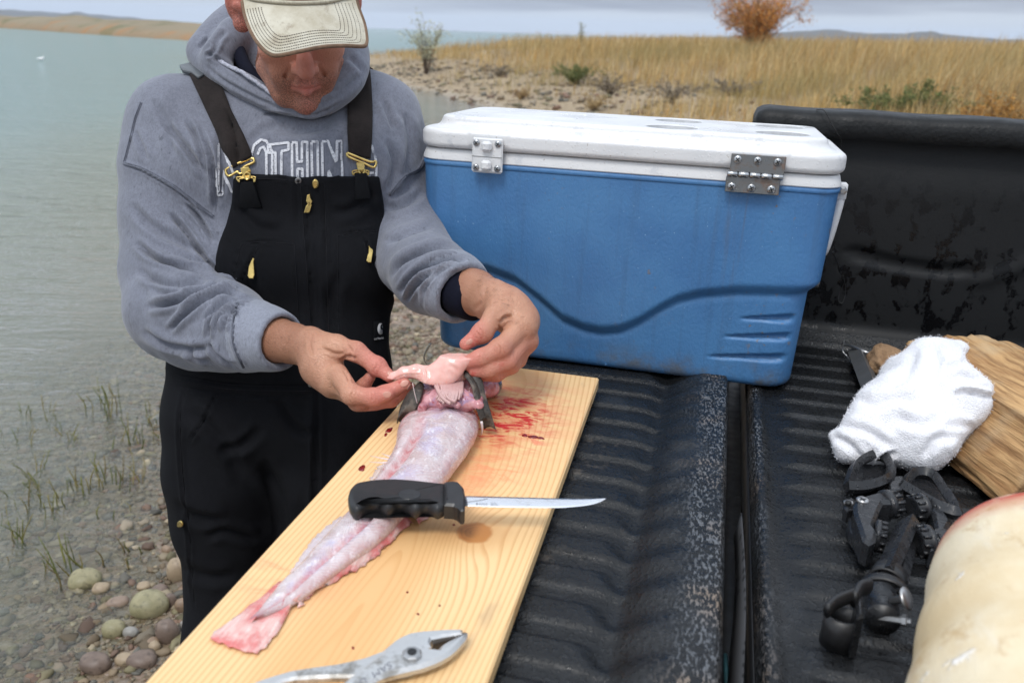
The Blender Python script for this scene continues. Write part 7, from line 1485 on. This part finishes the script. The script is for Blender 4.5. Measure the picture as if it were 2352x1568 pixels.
def rod_holder():
    rt = root('clamp_bracket', np.r_[tp(2040,1330,.02), .001], 'T', label='black plastic clamp bracket with ribbed knobs lying below the towel', cat='clamp')
    BP = (lambda b: b.done(b.mix(b.noise(30, 4), (.010,.0105,.012), (.024,.025,.028)), b.rng(b.noise(80, 4, .65), .42, .58, .42, .20), 0, b.bump(b.rng(b.noise(160, 2), .55, .68), .35, .0012), .5))(NB('wet_black_plastic')); RB = simple('black_rubber_strap', (.012,.012,.013), .45, var=.2, sc=60, bump=.3, bs=200)
    def slab(pts, z0, z1, bev=.0015, nm='arm', mt=None, par=rt, zm=None): V, Fs = g_prism(ccw(uv_poly(Z2(pts), zm if zm is not None else z1)), z0, z1, bev); return obj(nm, (V, Fs), mt or BP, par, sharp=30)
    def bar(pts, r, z, nm, flat=.7, par=rt, mt=None, n=8): p = [np.r_[tp(*q, z_), z_] for q, z_ in zip(Z2(pts), np.broadcast_to(z, (len(pts),)))]; return obj(nm, g_tube(spline(p, 6*len(p)) if len(p) > 2 else p, r, n, flat=flat), mt or BP, par, sharp=(35 if n == 4 else None))
    # two open triangular brackets with a web, running in under the towel
    for tri in ([(518,738),(560,640),(650,600),(700,640),(690,700),(600,735),(518,738)], [(755,735),(800,680),(880,690),(935,760),(985,845),(900,820),(820,775),(755,735)]):
        br = bar(tri, .0062, [.030,.034,.034,.034,.032,.030,.030][:len(tri)] if len(tri) == 7 else [.03]*len(tri), 'bracket', 1.5, n=4); V, Fs = g_prism(ccw(uv_poly(Z2(tri[:-1]), .02)), .010, .014); obj('web', (V, Fs), BP, br, smooth=False)
    slab([(690,690),(755,690),(762,745),(700,750)], .006, .030, nm='bridge')
    # left arm with screw, pivot hole and two ribbed knobs
    a = slab([(546,808),(556,786),(590,770),(640,757),(672,757),(712,768),(722,790),(706,800),(672,800),(660,822),(640,870),(632,898),(648,920),(640,960),(612,975),(586,958),(575,925),(560,880),(548,842)], .012, .042, .004)
    slab([(506,792),(530,775),(556,790),(548,826),(520,834),(506,820)], .012, .030, .003, 'lug'); slab([(528,850),(560,930),(584,965),(566,972),(532,920),(522,870)], .004, .020, .002, 'lug')
    def disc(c, r, z, nm, mt, h=.003, par=rt, n=18): x, y = tp(*Z2([c])[0], z); return obj(nm, g_lathe([(r, z-h), (r, z), (r*.8, z+h*.5), (r*.1, z+h*.7)], n, (0,0,1), (x, y, 0)), mt, par)
    sc = disc((583,791), .0075, .0435, 'screw', STEEL, par=a); x, y = tp(*Z2([(583,791)])[0], .045)
    for k in (.5, 2.07): obj('slot', g_box((-.0045, -.0007, 0), (.0045, .0007, .0006)) if False else (lambda c, s: (np.array([[x+c*i-s*j, y+s*i+c*j, .0458] for i, j in ((-.0045,-.0008),(.0045,-.0008),(.0045,.0008),(-.0045,.0008))]), [np.array([[0,1,2,3]])]))(math.cos(k), math.sin(k)), DARKM, sc, smooth=False)
    disc((523,803), .0062, .032, 'pivot_ring', STEEL, par=a); disc((523,803), .0040, .0335, 'pivot_hole', DARKM, par=a)
    def knob(c0, c1, r, z):
        A, B = np.r_[tp(*Z2([c0])[0], z), z], np.r_[tp(*Z2([c1])[0], z), z]; ax = nrm(B-A); L = np.linalg.norm(B-A); k = obj('knob', g_lathe([(r*.75,0),(r,.002),(r,L*.45),(r*.86,L*.5),(r*.86,L-.001),(r*.6,L),(r*.15,L-.002)], 28, ax, A), BP, rt); u_ = nrm(np.cross(ax, [0,0,1])); w = np.cross(ax, u_); g = G()
        for i in range(11): t = i/11*2*np.pi; d = u_*math.cos(t)+w*math.sin(t); g.add(*g_tube([A+ax*L*.46+d*r*.88, A+ax*(L-.0005)+d*r*.88], r*.13, 5))
        obj('ribs', g, BP, k)
    knob((668,812),(728,806),.0175,.030); knob((628,940),(682,952),.0185,.028); knob((842,822),(790,826),.0175,.026); knob((870,968),(812,968),.0190,.026); knob((905,960),(935,1010),.016,.024)
    slab([(828,800),(862,806),(880,850),(900,940),(930,930),(960,880),(930,830),(880,800)], .006, .030, .004, 'arm'); slab([(860,940),(900,930),(905,990),(870,1000)], .006, .030, .003, 'arm')
    # twin square rails and the clamp at their foot
    bar([(790,878),(690,1100)], .0088, [.036,.040], 'rail', 1.0, n=4); bar([(757,892),(668,1090)], .0070, [.032,.036], 'rail', 1.0, n=4); bar([(792,915),(742,1130)], .0085, [.018,.020], 'rail', 1.0, n=4)
    def band(center, rx, rz, ax_uv, w, th, z, nm, a0=0, a1=360):
        c = np.r_[tp(*Z2([center])[0], z), z]; d = np.r_[tp(*Z2([ax_uv])[0], z), z] - c; ax = nrm(d); u_ = nrm(np.cross(ax, [0,0,1])); rows = [];
        for t in np.radians(np.linspace(a0, a1, 44)): p = c + u_*rx*math.cos(t) + np.array([0,0,1.0])*rz*math.sin(t); rows.append([p-ax*w/2, p, p+ax*w/2])
        return obj(nm, g_sheet(np.array(rows), th), RB, rt)
    band((690,1118), .0155, .013, (660,1180), .020, .003, .030, 'clamp_ring'); band((676,1180), .0215, .016, (662,1300), .011, .003, .036, 'strap_band', -30, 210)
    # open cup to the left and the barrel below the clamp
    def cup(c, r, z0, z1, nm, th=.0035): x, y = tp(*Z2([c])[0], z1); t = np.radians(np.linspace(-10, 350, 60)); return obj(nm, g_sheet(np.array([[np.array([x+r*math.cos(k)*1.0, y+r*.85*math.sin(k), z]) for z in (z0, (z0+z1)/2, z1)] for k in t])[::-1], th), RB, rt)
    cup((502,1278), .0160, .002, .036, 'cup', .0028); bar([(655,1190),(662,1240),(668,1300)], .0165, [.018,.017,.017], 'barrel', 1.0, n=20)
    slab([(552,1200),(584,1190),(590,1280),(560,1290)], .004, .050, .003, 'spacer'); bar([(545,1215),(570,1170),(610,1158)], .0045, [.050,.052,.050], 'strap', 2.2, mt=RB); bar([(432,1262),(470,1225),(545,1195)], .004, [.050,.052,.052], 'strap', 2.2, mt=RB)
    c = np.r_[tp(*Z2([(757,1212)])[0], .040), .040]; obj('thumb_screw', g_lathe([(.004,-.014),(.004,0),(.0110,.001),(.0118,.0030),(.009,.0050),(.002,.0056)], 26, nrm(np.array([.75,-.35,.55])), c), STEEL, rt); c = np.r_[tp(*Z2([(742,1300)])[0], .022), .022]; obj('bolt', g_lathe([(.004,-.02),(.004,.002),(.006,.002),(.006,.006),(.003,.0065),(.003,.010),(.001,.010)], 6, nrm(np.array([.85,-.3,.25])), c), STEEL, rt, smooth=False)
rod_holder()
def small_things():
    BARM = (lambda b: b.done(b.mix(b.noise(40, 4), (.12,.125,.13), (.20,.205,.21)), .45, .6, b.bump(b.noise(120, 3), .3, .001)))(NB('grey_painted_steel'))
    A, B = np.r_[tp(1970,792,.035), .022], np.r_[tp(2052,985,.035), .020]; br = obj('steel_bar', g_tube([A, A+(B-A)*.01, B], [.0150,.0165,.0165], 4), BARM, frame='T', smooth=False, label='grey square steel bar with a wire pin through its end', cat='steel bar')
    obj('pin', g_tube(spline([np.r_[tp(1936,790,.03), .03], np.r_[tp(1960,797,.035), .036], np.r_[tp(1990,808,.035), .034], np.r_[tp(2008,812,.03), .030]], 14), .0032, 8), STEEL, br)
    obj('pin_clip', g_tube(spline([np.r_[tp(1938,786,.03), .036], np.r_[tp(1936,800,.03), .026], np.r_[tp(1946,816,.02), .018], np.r_[tp(1958,826,.02), .014]], 16), .0018, 6), STEEL, br)
    WM = simple('thin_black_wire', (.02,.02,.02), .5, bump=0)
    obj('wire', g_tube(spline([on_y(*q) for q in ((1876,252,1.75),(1892,253,1.715),(1902,268,1.71),(1912,288,1.712),(1922,305,1.716),(1932,322,1.73),(1930,345,1.74))], 30), .0011, 5), WM, frame='T', label='thin black wire hooked over the top rail of the truck bed', cat='wire')
    obj('wire', g_tube(spline([on_y(*q) for q in ((1912,578,1.60),(1922,600,1.63),(1930,625,1.67),(1940,650,1.70),(1942,672,1.71),(1935,695,1.71),(1926,690,1.71),(1930,668,1.71),(1940,648,1.70),(1936,632,1.69))], 46), .0009, 5), WM, frame='T', label='loop of thin wire hanging below the cooler handle', cat='wire')
    CO = simple('frayed_cord', (.85,.80,.70), .9, bump=.3, bs=400); p = [P(*q) for q in ((988,790,1.63),(982,800,1.66),(976,812,1.70),(974,824,1.74),(980,836,1.78))]; obj('cord', g_tube(spline(p, 20), np.linspace(.0028,.0018,20), 7), CO, label='short pale frayed cord dangling below the left end of the cooler', cat='cord')
small_things()
# ---- the damp air over the lake
def haze():
    V, Fq = g_box((-5400, -40, -4.2), (5400, 5600, 78)); b = NB('haze_air'); nt = b.nt; nt.nodes.remove(b.b); v = nt.nodes.new('ShaderNodeVolumePrincipled')
    v.inputs['Color'].default_value = (.74,.84,1.0,1); v.inputs['Density'].default_value = HAZE; v.inputs['Anisotropy'].default_value = .2; nt.links.new(v.outputs[0], b.out.inputs['Volume'])
    tag(obj('haze', (V, [Fq]), b.m, origin=(0,0,-4.2), smooth=False), kind='stuff')
HAZE = .00017
haze()
